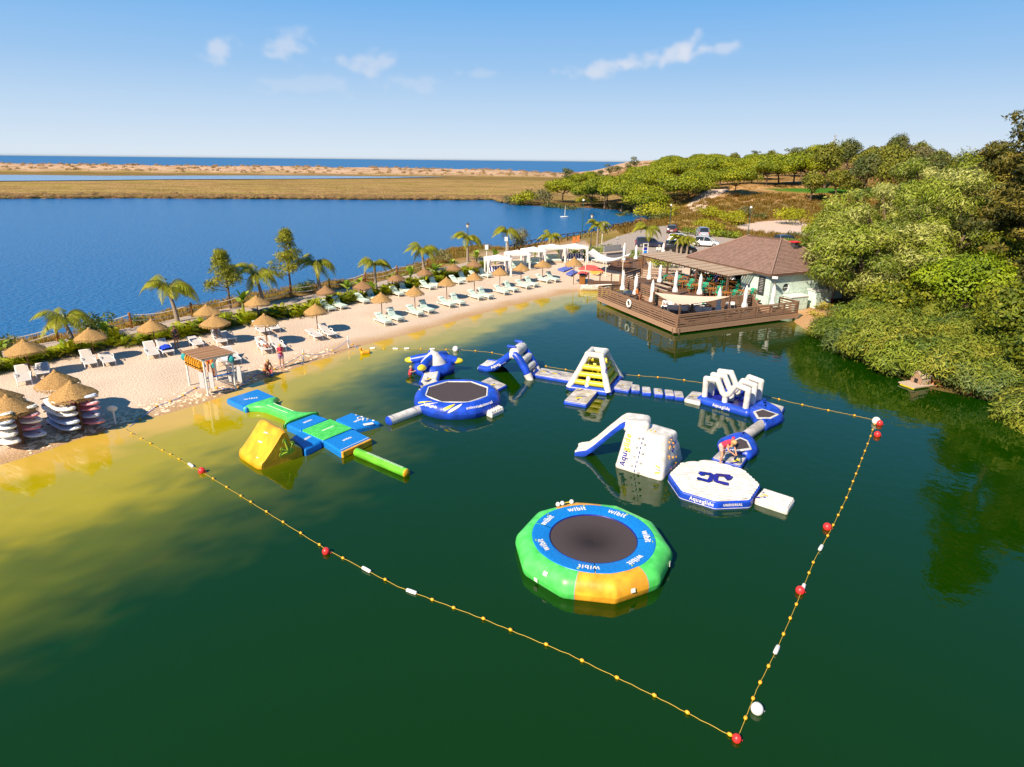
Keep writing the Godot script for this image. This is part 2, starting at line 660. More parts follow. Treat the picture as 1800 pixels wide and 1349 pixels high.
# the air: blue above, pale at the horizon, thin wisps low down all the way round
func sky_picture(exposure: float) -> ImageTexture:
	var w := 2048
	var h := 1024
	var f := FastNoiseLite.new()
	f.seed = 77
	f.frequency = 0.014
	f.fractal_octaves = 5
	var f2 := FastNoiseLite.new()
	f2.seed = 4
	f2.frequency = 0.045
	f2.fractal_octaves = 4
	var img := Image.create(w, h, false, Image.FORMAT_RGBF)
	var stops := [[-90.0, Color(0.1, 0.1, 0.09)], [-6.0, Color(0.3, 0.34, 0.36)], [-0.5, Color(0.7, 0.8, 0.9)], [0.6, Color(0.7, 0.8, 0.9)], [3.0, Color(0.56, 0.72, 0.9)], [7.0, Color(0.34, 0.57, 0.87)], [12.0, Color(0.17, 0.45, 0.86)], [17.0, Color(0.08, 0.34, 0.76)], [27.0, Color(0.035, 0.22, 0.52)], [90.0, Color(0.03, 0.15, 0.36)]]
	for y in h:
		var e := 90.0 - (y + 0.5) / h * 180.0
		var c := Color.BLACK
		for k in stops.size() - 1:
			if e >= stops[k][0] and e <= stops[k + 1][0]:
				var a: Color = stops[k][1]
				c = a.lerp(stops[k + 1][1], (e - stops[k][0]) / (stops[k + 1][0] - stops[k][0]))
		c = Color(c.r / exposure, c.g / exposure, c.b / exposure)
		img.fill_rect(Rect2i(0, y, w, 1), c)
	var puffs := [[-22.6, 7.7, 1.3, 0.9, 0.0, 0.8], [-18.2, 7.8, 1.9, 1.0, 0.2, 0.7], [-12.0, 7.1, 2.3, 0.9, -0.1, 0.65], [-9.4, 5.9, 3.0, 0.7, 0.0, 0.35], [-16.5, 5.5, 3.4, 0.7, 0.0, 0.3], [-3.0, 6.7, 1.6, 0.4, 0.0, 0.35], [4.2, 6.9, 2.0, 0.55, 0.05, 0.7], [7.4, 7.2, 2.2, 0.6, 0.1, 0.75], [10.0, 7.6, 2.2, 0.7, 0.12, 0.8], [12.4, 8.0, 2.0, 0.8, 0.14, 0.9], [13.6, 8.7, 0.8, 0.8, 0.5, 0.8], [15.7, 8.4, 2.3, 0.36, 0.1, 0.75]]
	var more := RandomNumberGenerator.new()
	more.seed = 3
	for k in 26:
		puffs.append([more.randf_range(48, 312), more.randf_range(6, 14), more.randf_range(1.5, 4), more.randf_range(0.5, 1.2), more.randf_range(-0.1, 0.2), more.randf_range(0.3, 0.8)])
	for p in puffs:
		var px: float = p[0] / 360.0 * w
		var py: float = (90.0 - p[1]) / 180.0 * h
		var rx: float = p[2] / 360.0 * w
		var ry: float = p[3] / 180.0 * h
		for y in range(int(py - ry * 2.2), int(py + ry * 2.2)):
			for x in range(int(px - rx * 1.8), int(px + rx * 1.8)):
				var dx: float = (x - px) / rx
				var dy: float = (y - py) / ry + dx * p[4] * 2.0
				var d := dx * dx + dy * dy
				if d > 3.5:
					continue
				var a := exp(-d * 0.9) + f.get_noise_2d(x * 2.0, y * 4.0) * 0.75 + f2.get_noise_2d(x * 2.4, y * 3.6) * 0.6
				a = smoothstep(0.34, 0.95, a) * p[5] * smoothstep(3.5, 1.0, d) * 0.75
				var xi := posmod(x, w)
				img.set_pixel(xi, y, img.get_pixel(xi, y).lerp(Color(0.72 / exposure, 0.77 / exposure, 0.88 / exposure), clampf(a, 0, 0.85)))
	return ImageTexture.create_from_image(img)

# ---------------------------------------------------------------- the land
var walk := PackedVector2Array()

func outlines() -> void:
	shore = PackedVector2Array([Vector2(-44, 8), Vector2(-38, -4), Vector2(-30, -16), Vector2(-22.7, -25.57), Vector2(-21.94, -26.63), Vector2(-21.15, -28.23), Vector2(-20.4, -29.5), Vector2(-19.62, -30.4), Vector2(-18.35, -31.93), Vector2(-17.03, -33.78), Vector2(-15.71, -37.07), Vector2(-14.21, -39.98), Vector2(-12.11, -43.47), Vector2(-10.97, -45.59), Vector2(-8.13, -49), Vector2(-4.91, -53.31), Vector2(-1.13, -58.62), Vector2(2.76, -63.25), Vector2(7.13, -67.32), Vector2(9.11, -68.71)])
	pond_poly = shore.duplicate()
	pond_poly.append_array(PackedVector2Array([Vector2(13, -68.5), Vector2(17, -64), Vector2(20, -60), Vector2(26.5, -57.5), Vector2(24.43, -54.4), Vector2(24.29, -50.69), Vector2(24.73, -49.11), Vector2(24.44, -46.17), Vector2(24.41, -40.93), Vector2(25.81, -37.02), Vector2(27.62, -35.58), Vector2(30, -33), Vector2(33, -22), Vector2(35, -6), Vector2(33, 9), Vector2(24, 19), Vector2(-30, 20)]))
	lagoon_poly = PackedVector2Array([Vector2(-90, 10), Vector2(-58, -22), Vector2(-37.47, -45.03), Vector2(-34.26, -47.08), Vector2(-31.69, -51.73), Vector2(-29.4, -56.78), Vector2(-26.23, -61.75), Vector2(-22.9, -66.93), Vector2(-19.18, -71.17), Vector2(-14.76, -78.42), Vector2(-11.95, -86.01), Vector2(-9.76, -98.84), Vector2(-4.76, -103.34), Vector2(-1.09, -99.52), Vector2(3.55, -108.51), Vector2(10.11, -119.28), Vector2(18.05, -132.33), Vector2(25.84, -144.15), Vector2(32.73, -153.33), Vector2(37.53, -161.7), Vector2(36.98, -173.95), Vector2(32.98, -185.49), Vector2(24.36, -193.21), Vector2(14.82, -199.02), Vector2(4.64, -202.54), Vector2(-3.33, -212.2), Vector2(-6.97, -230.26), Vector2(-20.02, -226.25), Vector2(-39.09, -224.47), Vector2(-57.87, -222.73), Vector2(-80.47, -221.91), Vector2(-103.94, -219.24), Vector2(-126.03, -218.45), Vector2(-145.02, -213.24), Vector2(-161.58, -208.56), Vector2(-187.01, -206.98), Vector2(-234.98, -194.95), Vector2(-420, -160), Vector2(-420, 40)])

func signed_distance(poly: PackedVector2Array, p: Vector2) -> float:
	var d := 1e12
	var inside := false
	var m := poly.size()
	var a := poly[m - 1]
	for i in m:
		var b := poly[i]
		var e := b - a
		var w := p - a
		var t := clampf(w.dot(e) / e.length_squared(), 0.0, 1.0)
		d = minf(d, (w - e * t).length_squared())
		if (a.y > p.y) != (b.y > p.y) and p.x < (b.x - a.x) * (p.y - a.y) / (b.y - a.y) + a.x:
			inside = not inside
		a = b
	return -sqrt(d) if inside else sqrt(d)

func hill(x: float, z: float) -> float:
	var far := -z
	var h := 7.0 * smoothstep(18.0, 70.0, x - (far - 190.0) * 0.12) * smoothstep(138.0, 192.0, far)
	h += 7.0 * smoothstep(70.0, 190.0, x) * smoothstep(105.0, 230.0, far)
	h += 2.2 * smoothstep(36.0, 60.0, x) * smoothstep(125.0, 60.0, far)
	h += 1.0 * smoothstep(40.0, 90.0, x) * smoothstep(260.0, 420.0, far)
	return h

func ground_at(x: float, z: float) -> float:
	var p := Vector2(x, z)
	return height_from(signed_distance(pond_poly, p), signed_distance(lagoon_poly, p), x, z)

func height_from(dp: float, dl: float, x: float, z: float) -> float:
	var hp := clampf(dp * 0.1, -1.2, 0.1) + 0.5 * smoothstep(0.6, 8.0, dp)
	if x > 28.0 and z > -58.0:
		hp = clampf(dp * 0.4, -1.2, 0.6)
	var hl := clampf(dl * 0.3, -1.2, 0.25) + 0.35 * smoothstep(0.8, 5.0, dl)
	var h := minf(hp, hl) if hp > 0 and hl > 0 else (hp if dp < dl else hl)
	if dp > 0 and dl > 0:
		h += hill(x, z) * smoothstep(1.0, 14.0, minf(dp, dl)) + 0.12 * relief.get_noise_2d(x * 4.0, z * 4.0) * smoothstep(0.3, 4.0, minf(dp, dl)) * (1.0 if x > 20 else 0.4)
	return h

func ground_color(dp: float, dl: float, x: float, z: float) -> Color:
	var sand := Color(0.84, 0.66, 0.52)
	var wet := Color(0.56, 0.36, 0.2)
	var dry := Color(0.36, 0.19, 0.06)
	var straw_c := Color(0.42, 0.27, 0.1)
	var green := Color(0.12, 0.13, 0.02)
	var soil := Color(0.3, 0.18, 0.1)
	var p0 := Vector2(x, z)
	var n := relief.get_noise_2d(x * 3.0 + 40.0, z * 3.0)
	var n2 := relief.get_noise_2d(x * 12.0 - 90.0, z * 12.0)
	var c := sand
	if x < 12.0 or z > -85.0 and x < 27.5:
		var w := smoothstep(2.2, 0.2, dp + n2 * 0.9)
		sand = sand * (1.0 - 0.13 * clampf(n2 + 0.3, 0, 1) - 0.1 * clampf(n * 1.5, 0, 1))
		c = sand.lerp(wet, w)
		var w2 := smoothstep(9.0, 4.5, dl + n * 1.5)
		if x < 14.0:
			c = c.lerp(soil, smoothstep(11.0, 8.5, dl + n * 2.0) * smoothstep(4.0, 7.0, dp) * 0.5)
			c = c.lerp(dry.lerp(straw_c, clampf(0.5 + n2, 0, 1)), w2 * smoothstep(2.0, 5.0, dp))
			c = c.lerp(green, w2 * smoothstep(0.05, 0.4, n) * smoothstep(3.0, 6.0, dp) * 0.8)
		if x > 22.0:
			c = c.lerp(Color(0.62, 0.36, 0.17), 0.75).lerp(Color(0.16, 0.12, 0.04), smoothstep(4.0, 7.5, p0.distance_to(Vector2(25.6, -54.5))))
	else:
		c = dry.lerp(straw_c, clampf(0.5 + n2 * 1.2, 0, 1))
		c = c.lerp(Color(0.55, 0.34, 0.17), smoothstep(0.0, 0.45, n + n2 * 0.4))
		c = c.lerp(green, smoothstep(0.1, 0.5, relief.get_noise_2d(x * 2.0, z * 2.0 + 300.0) + n2 * 0.3) * 0.6)
		if dl < 14.0:
			c = c.lerp(Color(0.3, 0.24, 0.05), smoothstep(14.0, 4.0, dl + n * 6.0) * 0.8)
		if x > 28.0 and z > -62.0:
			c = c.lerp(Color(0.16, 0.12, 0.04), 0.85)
		var e := Vector2((x - 98.0) / 30.0, (z + 178.0) / 6.0).length()
		c = c.lerp(Color(0.07, 0.2, 0.02), smoothstep(1.1, 0.85, e + n2 * 0.15))
	if dl < 0.8:
		c = c.lerp(Color(0.16, 0.1, 0.05), smoothstep(0.8, 0.1, dl) * 0.7)
	return c

func ground_and_water() -> void:
	var b := Mb.new()
	var x0 := -62.0
	var z0 := 22.0
	var cell := 0.75
	var nx := 296
	var nz := 270
	for i in nz:
		for j in nx:
			var x := x0 + j * cell
			var z := z0 - i * cell
			var p := Vector2(x, z)
			var dp := signed_distance(pond_poly, p)
			var dl := signed_distance(lagoon_poly, p)
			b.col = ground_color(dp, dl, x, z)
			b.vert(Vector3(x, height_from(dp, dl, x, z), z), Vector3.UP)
	for i in nz - 1:
		for j in nx - 1:
			var a := i * nx + j
			if maxf(maxf(b.v[a].y, b.v[a + 1].y), maxf(b.v[a + nx].y, b.v[a + nx + 1].y)) < -0.7:
				continue
			b.ix.append_array([a, a + nx + 1, a + 1, a, a + nx, a + nx + 1])
	for i in range(1, nz - 1):
		for j in range(1, nx - 1):
			var a := i * nx + j
			b.n[a] = Vector3(b.v[a - 1].y - b.v[a + 1].y, 2 * cell, b.v[a - nx].y - b.v[a + nx].y).normalized()
			b.n[a].z = -b.n[a].z
			b.n[a].z = (b.v[a + nx].y - b.v[a - nx].y) / (2 * cell)
			b.n[a] = b.n[a].normalized()
	structure("ground", b.done(), M.ground)
	b = Mb.new()
	var deep := Color(0.0045, 0.0285, 0.0005)
	var mid := Color(0.1, 0.12, 0.001)
	var olive := Color(0.31, 0.26, 0.002)
	var pale := Color(0.5, 0.33, 0.05)
	nx = 190
	nz = 206
	cell = 0.5
	for i in nz:
		for j in nx:
			var p := Vector2(-52.0 + j * cell, 22.0 - i * cell)
			var d := 1e9
			for k in shore.size() - 1:
				d = minf(d, Geometry2D.get_closest_point_to_segment(p, shore[k], shore[k + 1]).distance_to(p))
			var spit := p.distance_to(Vector2(26.5, -52.0))
			var nn := relief.get_noise_2d(p.x * 5.0, p.y * 5.0)
			var reach := lerpf(0.52, 1.08, smoothstep(-24.0, -46.0, p.y))
			d = d * reach if reach > 0.0 else d
			d = d / lerpf(1.0, 1.25, smoothstep(-40.0, -60.0, p.y)) + nn * 1.3 + relief.get_noise_2d(p.x * 16.0, p.y * 16.0) * 0.6 + relief.get_noise_2d(p.x * 40.0, p.y * 40.0) * 0.7
			var c := pale.lerp(olive, smoothstep(0.3, 2.2, d))
			c = c.lerp(mid, smoothstep(2.8, 5.2, d))
			c = c.lerp(deep, smoothstep(4.0, 8.2, d))
			c = c.lerp(olive, smoothstep(4.0, 1.5, spit) * 0.7)
			b.col = c
			b.vert(Vector3(p.x, 0, p.y), Vector3.UP)
	for i in nz - 1:
		for j in nx - 1:
			var a := i * nx + j
			if signed_distance(pond_poly, Vector2(b.v[a].x, b.v[a].z)) < 3.0:
				b.ix.append_array([a, a + nx + 1, a + 1, a, a + nx, a + nx + 1])
	structure("pond", b.done(), M.pond_water)
	b = Mb.new()
	var outer := Geometry2D.offset_polygon(lagoon_poly, 1.2)[0]
	var ring := PackedVector3Array()
	for p in outer:
		ring.append(v3(p))
	b.cap_poly(ring, Vector3.UP)
	structure("lagoon", b.done(), M.lagoon_water)
	walk = PackedVector2Array([Vector2(-62, -22), Vector2(-35.69, -36.11), Vector2(-33.47, -39.89), Vector2(-32.48, -41.64), Vector2(-31.1, -43.99), Vector2(-29.31, -45.79), Vector2(-27.02, -49.17), Vector2(-24.78, -52.81), Vector2(-21.14, -56.08), Vector2(-18.71, -59.93), Vector2(-15.92, -63.42), Vector2(-13.46, -67.26), Vector2(-11.68, -70.43), Vector2(-8.37, -75.98), Vector2(-5.2, -81.42), Vector2(-0.18, -87.75), Vector2(4.8, -95.03), Vector2(11.18, -100.09)])
	path_strip("path", walk, 1.15, M.path)
	path_strip("sand_path", PackedVector2Array([Vector2(41.43, -158), Vector2(44.64, -165), Vector2(47.87, -172), Vector2(56.25, -183)]), 3.0, M.sandy_lot)

func path_strip(called: String, pts: PackedVector2Array, half: float, m: Material) -> void:
	var rows := []
	for i in pts.size() - 1:
		var steps := maxi(2, int(pts[i].distance_to(pts[i + 1]) / 1.5))
		var t0 := (pts[i + 1] - pts[maxi(i - 1, 0)]).normalized()
		var t1 := (pts[mini(i + 2, pts.size() - 1)] - pts[i]).normalized()
		for k in steps + (1 if i == pts.size() - 2 else 0):
			var s := float(k) / steps
			var p := pts[i].lerp(pts[i + 1], s)
			var t := t0.lerp(t1, s).normalized()
			var q := Vector2(-t.y, t.x) * half
			var row := PackedVector3Array()
			for u in [-1.0, -0.5, 0.0, 0.5, 1.0]:
				row.append(on_ground(p + q * u, 0.05))
			rows.append(row)
	var b := Mb.new()
	b.grid(rows, false, Vector3.UP)
	structure(called, b.done(), m)

func flat_sheet(called: String, pts: PackedVector2Array, m: Material, up := 0.05, cell := 2.0) -> void:
	var lo := pts[0]
	var hi := pts[0]
	for p in pts:
		lo = lo.min(p)
		hi = hi.max(p)
	var b := Mb.new()
	var x := lo.x
	while x < hi.x:
		var z := lo.y
		while z < hi.y:
			var sq := PackedVector2Array([Vector2(x, z), Vector2(x + cell, z), Vector2(x + cell, z + cell), Vector2(x, z + cell)])
			for piece in Geometry2D.intersect_polygons(sq, pts):
				var ring := PackedVector3Array()
				for p in piece:
					ring.append(on_ground(p, up))
				b.cap_poly(ring, Vector3.UP)
			z += cell
		x += cell
	structure(called, b.done(), m)

func far_height(x: float, z: float) -> float:
	var far := -z
	var h := 0.4 + hill(x, z) * smoothstep(170, 190, far)
	var crest := 620.0 + 26.0 * relief.get_noise_1d(x * 0.5)
	var left := smoothstep(120.0, -60.0, x)
	var d := exp(-pow((far - crest) / 42.0, 2.0))
	h += d * left * (3.6 + 1.8 * relief.get_noise_1d(x * 0.28 + 90.0) + 0.8 * relief.get_noise_2d(x * 1.3, z * 1.3))
	h += 1.6 * smoothstep(540.0, 600.0, far) * left
	return h - 14.0 * smoothstep(690.0, 800.0, far) * left

func far_land() -> void:
	var b := Mb.new()
	var nx := 260
	var nz := 190
	for i in nz:
		var far := 168.0 * pow(860.0 / 168.0, float(i) / (nz - 1))
		for j in nx:
			var x := (float(j) / (nx - 1) * 2.6 - 1.3) * far
			var z := -far
			var p := Vector2(x, z)
			var dl := signed_distance(lagoon_poly, p) if far < 300 else 50.0
			var n := relief.get_noise_2d(x * 1.2, z * 4.0)
			var n2 := relief.get_noise_2d(x * 6.0, z * 10.0)
			var streak := relief.get_noise_2d(x * 0.5 + 500.0, z * 9.0)
			var marsh := Color(0.46, 0.34, 0.11).lerp(Color(0.6, 0.37, 0.18), clampf(0.5 + n * 1.4, 0, 1))
			marsh = marsh.lerp(Color(0.13, 0.085, 0.035), smoothstep(0.25, 0.45, n2 + n * 0.4) * 0.6)
			marsh = marsh.lerp(Color(0.2, 0.13, 0.045), smoothstep(0.05, 0.3, streak) * 0.6).lerp(Color(0.4, 0.36, 0.07), smoothstep(0.1, 0.4, -streak) * 0.5)
			var c := marsh
			var bank := smoothstep(34.0, 8.0, dl + n2 * 10.0)
			c = c.lerp(Color(0.16, 0.13, 0.03).lerp(Color(0.26, 0.13, 0.07), clampf(0.5 + n2 * 2.0, 0, 1)), bank)
			c = c.lerp(Color(0.24, 0.17, 0.06), smoothstep(440, 470, far) * smoothstep(560, 530, far) * 0.7)
			var dune := Color(0.74, 0.52, 0.37).lerp(Color(0.55, 0.36, 0.21), smoothstep(0.0, 0.35, relief.get_noise_2d(x * 3.5, z * 3.5) + n2 * 0.5))
			c = c.lerp(dune, smoothstep(545, 580, far + n * 25.0))
			if x > 22.0 + (far - 190) * 0.1 and far < 560:
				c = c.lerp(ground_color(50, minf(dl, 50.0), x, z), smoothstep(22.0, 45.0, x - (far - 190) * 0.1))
			b.col = c
			var h := far_height(x, z)
			if dl < 3.0:
				h = lerpf(-0.8, h, smoothstep(-1.0, 3.0, dl))
			if far < 176.0:
				h -= 0.3
			b.vert(Vector3(x, h, z), Vector3.UP)
	for i in nz - 1:
		for j in nx - 1:
			var a := i * nx + j
			if b.v[a].y < -0.5 and b.v[a + nx + 1].y < -0.5 and b.v[a].z > -300:
				continue
			b.ix.append_array([a, a + nx + 1, a + 1, a, a + nx, a + nx + 1])
	for i in range(1, nz - 1):
		for j in range(1, nx - 1):
			var a := i * nx + j
			b.n[a] = -(b.v[a + 1] - b.v[a - 1]).cross(b.v[a + nx] - b.v[a - nx]).normalized()
			if b.n[a].y < 0:
				b.n[a] = -b.n[a]
	structure("marsh_and_dunes", b.done(), M.far_ground)
	b = Mb.new()
	var ring := PackedVector3Array()
	for p in [Vector2(-435.14, -426.28), Vector2(-368.81, -442.26), Vector2(-321.52, -449.59), Vector2(-274.68, -447.77), Vector2(-239.16, -467.52), Vector2(-198.13, -493.83), Vector2(-148.29, -509.49), Vector2(-92.11, -508.9), Vector2(-50.43, -523.51), Vector2(-85.43, -471.72), Vector2(-120.79, -440.12), Vector2(-159.13, -413.45), Vector2(-200.7, -391.68), Vector2(-224.99, -366.01), Vector2(-248.51, -346.56), Vector2(-275.23, -328.98), Vector2(-317.9, -310.29)]:
		ring.append(v3(p, 0.75))
	b.cap_poly(ring, Vector3.UP)
	structure("creek", b.done(), M.creek_water)
	b = Mb.new()
	b.quad(Vector3(-60000, -4, -700), Vector3(60000, -4, -700), Vector3(60000, -4, -60000), Vector3(-60000, -4, -60000), Vector3.UP)
	structure("sea", b.done(), M.sea_water)

# ---------------------------------------------------------------- plants
func ball_dir(r: RandomNumberGenerator) -> Vector3:
	var y := r.randf_range(-1, 1)
	var a := r.randf() * TAU
	var s := sqrt(1 - y * y)
	return Vector3(cos(a) * s, y, sin(a) * s)

# leaves over blobs [centre, radii]; shade: list of leaf colours
func leaf_cloud(b: Mb, blobs: Array, per_m2: float, l: float, w: float, colors: Array, r: RandomNumberGenerator, droop := 0.0, under := 0.25, most := 60000) -> void:
	for bl in blobs:
		var c: Vector3 = bl[0]
		var s: Vector3 = bl[1]
		var area := 4.0 * PI * pow((pow(s.x * s.y, 1.6) + pow(s.x * s.z, 1.6) + pow(s.y * s.z, 1.6)) / 3.0, 1 / 1.6)
		var tone: Color = colors[r.randi() % colors.size()]
		var count := int(area * per_m2)
		for k in count:
			if b.v.size() > most * 4:
				return
			var d := ball_dir(r)
			if d.y < -0.3 and r.randf() > under:
				continue
			var depth := 1.0 - absf(r.randfn(0, 0.17)) + r.randfn(0, 0.07)
			var p := c + d * s * depth
			var nn := (d / s).normalized()
			var nl := (nn + ball_dir(r) * 0.75).normalized()
			var dir := ball_dir(r)
			dir.y -= droop
			dir = (dir - nl * dir.dot(nl)).normalized()
			var q := r.randf_range(0.55, 1.45)
			b.col = tone.lerp(colors[r.randi() % colors.size()], 0.45) * (0.9 + 0.5 * r.randf())
			b.col.a = 1
			b.leaf(p, dir, nl.cross(dir).normalized(), l * q, w * q, (nl + nn * 0.6).normalized())

func limbs(b: Mb, blobs: Array, h0: float, r0: float, r: RandomNumberGenerator, lean := Vector3.ZERO, count := 7) -> void:
	var top := Vector3(lean.x, h0, lean.z)
	b.tube([Vector3(0, -0.4, 0), Vector3(0.02, 0.15, 0), Vector3(lean.x * 0.4 + 0.06, h0 * 0.5, lean.z * 0.4), top], [r0 * 1.35, r0 * 1.05, r0 * 0.85, r0 * 0.7], 8)
	var k := 0
	for bl in blobs:
		k += 1
		if k > count:
			break
		var c: Vector3 = bl[0]
		var m := top.lerp(c, 0.5) + Vector3(r.randfn(0, 0.1), -0.12 * c.distance_to(top), r.randfn(0, 0.1))
		b.tube([top - Vector3(0, 0.15, 0), m, c], [r0 * 0.5, r0 * 0.32, r0 * 0.12], 5)

# a tree thing: trunk, crown
func tree(called: String, category: String, label: String, leaf_mat: String, crown: Mb, wood: Mb) -> Node3D:
	var t := thing(called, label, category)
	if wood.v.size():
		part("trunk", wood.done(), M.bark, t)
	part("crown", crown.done(), M[leaf_mat], t)
	return t

func make_stone_pine(sd: int, h: float, rad: float) -> Array:
	var r := RandomNumberGenerator.new()
	r.seed = sd
	var blobs := []
	for k in 20:
		var a := r.randf() * TAU
		var q := sqrt(r.randf()) * rad * 0.82
		var top := h - 0.3 * h * pow(q / rad, 2.0)
		blobs.append([Vector3(cos(a) * q, top - 1.1, sin(a) * q), Vector3(rad * 0.38, rad * 0.24, rad * 0.38) * r.randf_range(0.8, 1.2)])
	var c := Mb.new()
	leaf_cloud(c, blobs, 8.5, 0.46, 0.28, [Color(0.17, 0.2, 0.008), Color(0.25, 0.26, 0.01), Color(0.105, 0.145, 0.01)], r, 0.0, 0.5)
	var w := Mb.new()
	limbs(w, blobs, h * 0.4, 0.24, r, Vector3(r.randfn(0, 0.4), 0, r.randfn(0, 0.4)), 9)
	return [c, w]

func make_round_tree(sd: int, h: float, rad: float, colors: Array, l := 0.45, dens := 8.0, trunk := 0.3) -> Array:
	var r := RandomNumberGenerator.new()
	r.seed = sd
	var blobs := []
	for k in 15:
		var d := ball_dir(r)
		d.y = absf(d.y) * 0.9 - 0.15
		var p := Vector3(d.x * rad * 0.62, h * (0.58 + 0.28 * d.y), d.z * rad * 0.62)
		blobs.append([p, Vector3(rad * 0.4, h * 0.2, rad * 0.4) * r.randf_range(0.7, 1.2)])
	blobs.append([Vector3(0, h * 0.55, 0), Vector3(rad * 0.55, h * 0.34, rad * 0.55)])
	var c := Mb.new()
	leaf_cloud(c, blobs, dens, l, l * 0.55, colors, r, 0.2)
	var w := Mb.new()
	limbs(w, blobs, h * trunk, h * 0.028 + 0.05, r, Vector3(r.randfn(0, 0.2), 0, r.randfn(0, 0.2)), 7)
	return [c, w]

func make_bush(sd: int, rad: float, h: float, colors: Array, l: float, dens: float, droop := 0.0, blob_n := 9) -> Mb:
	var r := RandomNumberGenerator.new()
	r.seed = sd
	var blobs := []
	for k in blob_n:
		var a := r.randf() * TAU
		var q := sqrt(r.randf()) * rad * 0.68
		blobs.append([Vector3(cos(a) * q, h * r.randf_range(0.35, 0.72) * (1.05 - 0.4 * q / rad), sin(a) * q), Vector3(rad * 0.4, h * 0.34, rad * 0.4) * r.randf_range(0.75, 1.15)])
	var c := Mb.new()
	leaf_cloud(c, blobs, dens, l, l * (0.22 if dens > 50.0 else 0.45), colors, r, droop, 0.15)
	return c

# arching leaf blade with leaflets either side
func frond_mesh(sd: int, length: float, rise: float, fall: float, leaflet: float, hang: float, base: Color, tip: Color) -> ArrayMesh:
	var r := RandomNumberGenerator.new()
	r.seed = sd
	var b := Mb.new()
	var pts := []
	var n := 16
	for i in n + 1:
		var s := float(i) / n
		pts.append(Vector3(length * (s - 0.22 * s * s * fall), length * (rise * s - fall * s * s), 0))
	b.col = Color(0.22, 0.2, 0.04)
	b.tube(pts, [0.035, 0.034, 0.03, 0.028, 0.026, 0.024, 0.022, 0.02, 0.018, 0.016, 0.014, 0.012, 0.01, 0.008, 0.007, 0.006, 0.005], 4, false)
	for i in range(1, n * 4):
		var s := float(i) / (n * 4)
		var k := int(s * n)
		var p: Vector3 = pts[k].lerp(pts[mini(k + 1, n)], s * n - k)
		var t: Vector3 = (pts[mini(k + 1, n)] - pts[k]).normalized()
		var up := Vector3(-t.y, t.x, 0)
		var l := leaflet * sin(PI * clampf(0.12 + s * 0.86, 0, 1)) * r.randf_range(0.85, 1.1)
		for sd2 in [-1.0, 1.0]:
			var dir := (t * 0.55 + Vector3(0, 0, sd2) * 0.95 + Vector3.DOWN * hang * r.randf_range(0.6, 1.3) + up * 0.15).normalized()
			var across := dir.cross(Vector3(0, 1, 0)).normalized() if absf(dir.y) < 0.95 else t
			b.col = base.lerp(tip, s * 0.6 + r.randf() * 0.35) * r.randf_range(0.8, 1.15)
			b.col.a = 1
			b.leaf(p, dir, (t * 0.85 + across * 0.15).normalized(), l, 0.055, (up + Vector3(0, 0, sd2 * 0.4)).normalized())
	return b.done()

var fronds := []

func palm(label: String, at: Vector3, h: float, lean: Vector3, sd: int, size := 1.0, count := 13) -> Node3D:
	var r := RandomNumberGenerator.new()
	r.seed = sd
	var t := thing("palm_tree", label, "palm tree", at, 0.0, "palms along the beach path and car park")
	var b := Mb.new()
	var pts := []
	var rad := []
	for i in 15:
		var s := i / 14.0
		pts.append(Vector3(lean.x * s * s, -0.3 + (h + 0.3) * s, lean.z * s * s))
		rad.append(lerpf(0.19, 0.11, s) * (1.35 if i == 0 else 1.0) * (1.0 + 0.07 * (i % 2)))
	b.tube(pts, rad, 9)
	part("trunk", b.done(), M.palm_bark, t)
	b = Mb.new()
	b.tube([pts[-1] - Vector3(0, 0.1, 0), pts[-1] + Vector3(0, 0.35, 0), pts[-1] + Vector3(0, 0.75, 0)], [0.12, 0.14, 0.05], 8)
	var cs := part("crownshaft", b.done(), M.leaf_shaft, t)
	for k in count:
		var a := TAU * (k * 0.382) + r.randfn(0, 0.15)
		var up := r.randf_range(-0.3, 0.2) + (0.4 if k in [1, 4, 7] else 0.0) 
		var xf := Transform3D((Basis(Vector3.UP, a) * Basis(Vector3.BACK, up)).scaled_local(Vector3.ONE * size * r.randf_range(0.85, 1.1)), pts[-1] + Vector3(0, 0.45, 0))
		part("frond", fronds[r.randi() % 4 if k > 3 else 1], M.leaf_palm, t, xf)
	return t

func make_fan_shrub(sd: int) -> Mb:
	var r := RandomNumberGenerator.new()
	r.seed = sd
	var b := Mb.new()
	for k in 26:
		var a := TAU * k * 0.382
		var tilt := r.randf_range(0.15, 1.25)
		var d := Vector3(cos(a) * cos(tilt), sin(tilt), sin(a) * cos(tilt))
		var l := r.randf_range(0.65, 1.05)
		var tone := Color(0.15, 0.23, 0.01).lerp(Color(0.42, 0.41, 0.02), r.randf())
		var side := Vector3(-sin(a), 0, cos(a))
		for i in 9:
			var s := (i + 1) / 9.0
			var p := d * l * s + Vector3.DOWN * l * 0.4 * s * s
			for sg in [-1.0, 1.0]:
				b.col = tone * r.randf_range(0.75, 1.2)
				b.col.a = 1
				b.leaf(p + Vector3(0, 0.1, 0), (d * 0.7 + side * sg + Vector3.UP * 0.2).normalized(), d, 0.26 * (1.15 - s * 0.7), 0.085, (Vector3.UP + d * 0.5 + side * sg * 0.4).normalized())
	return b

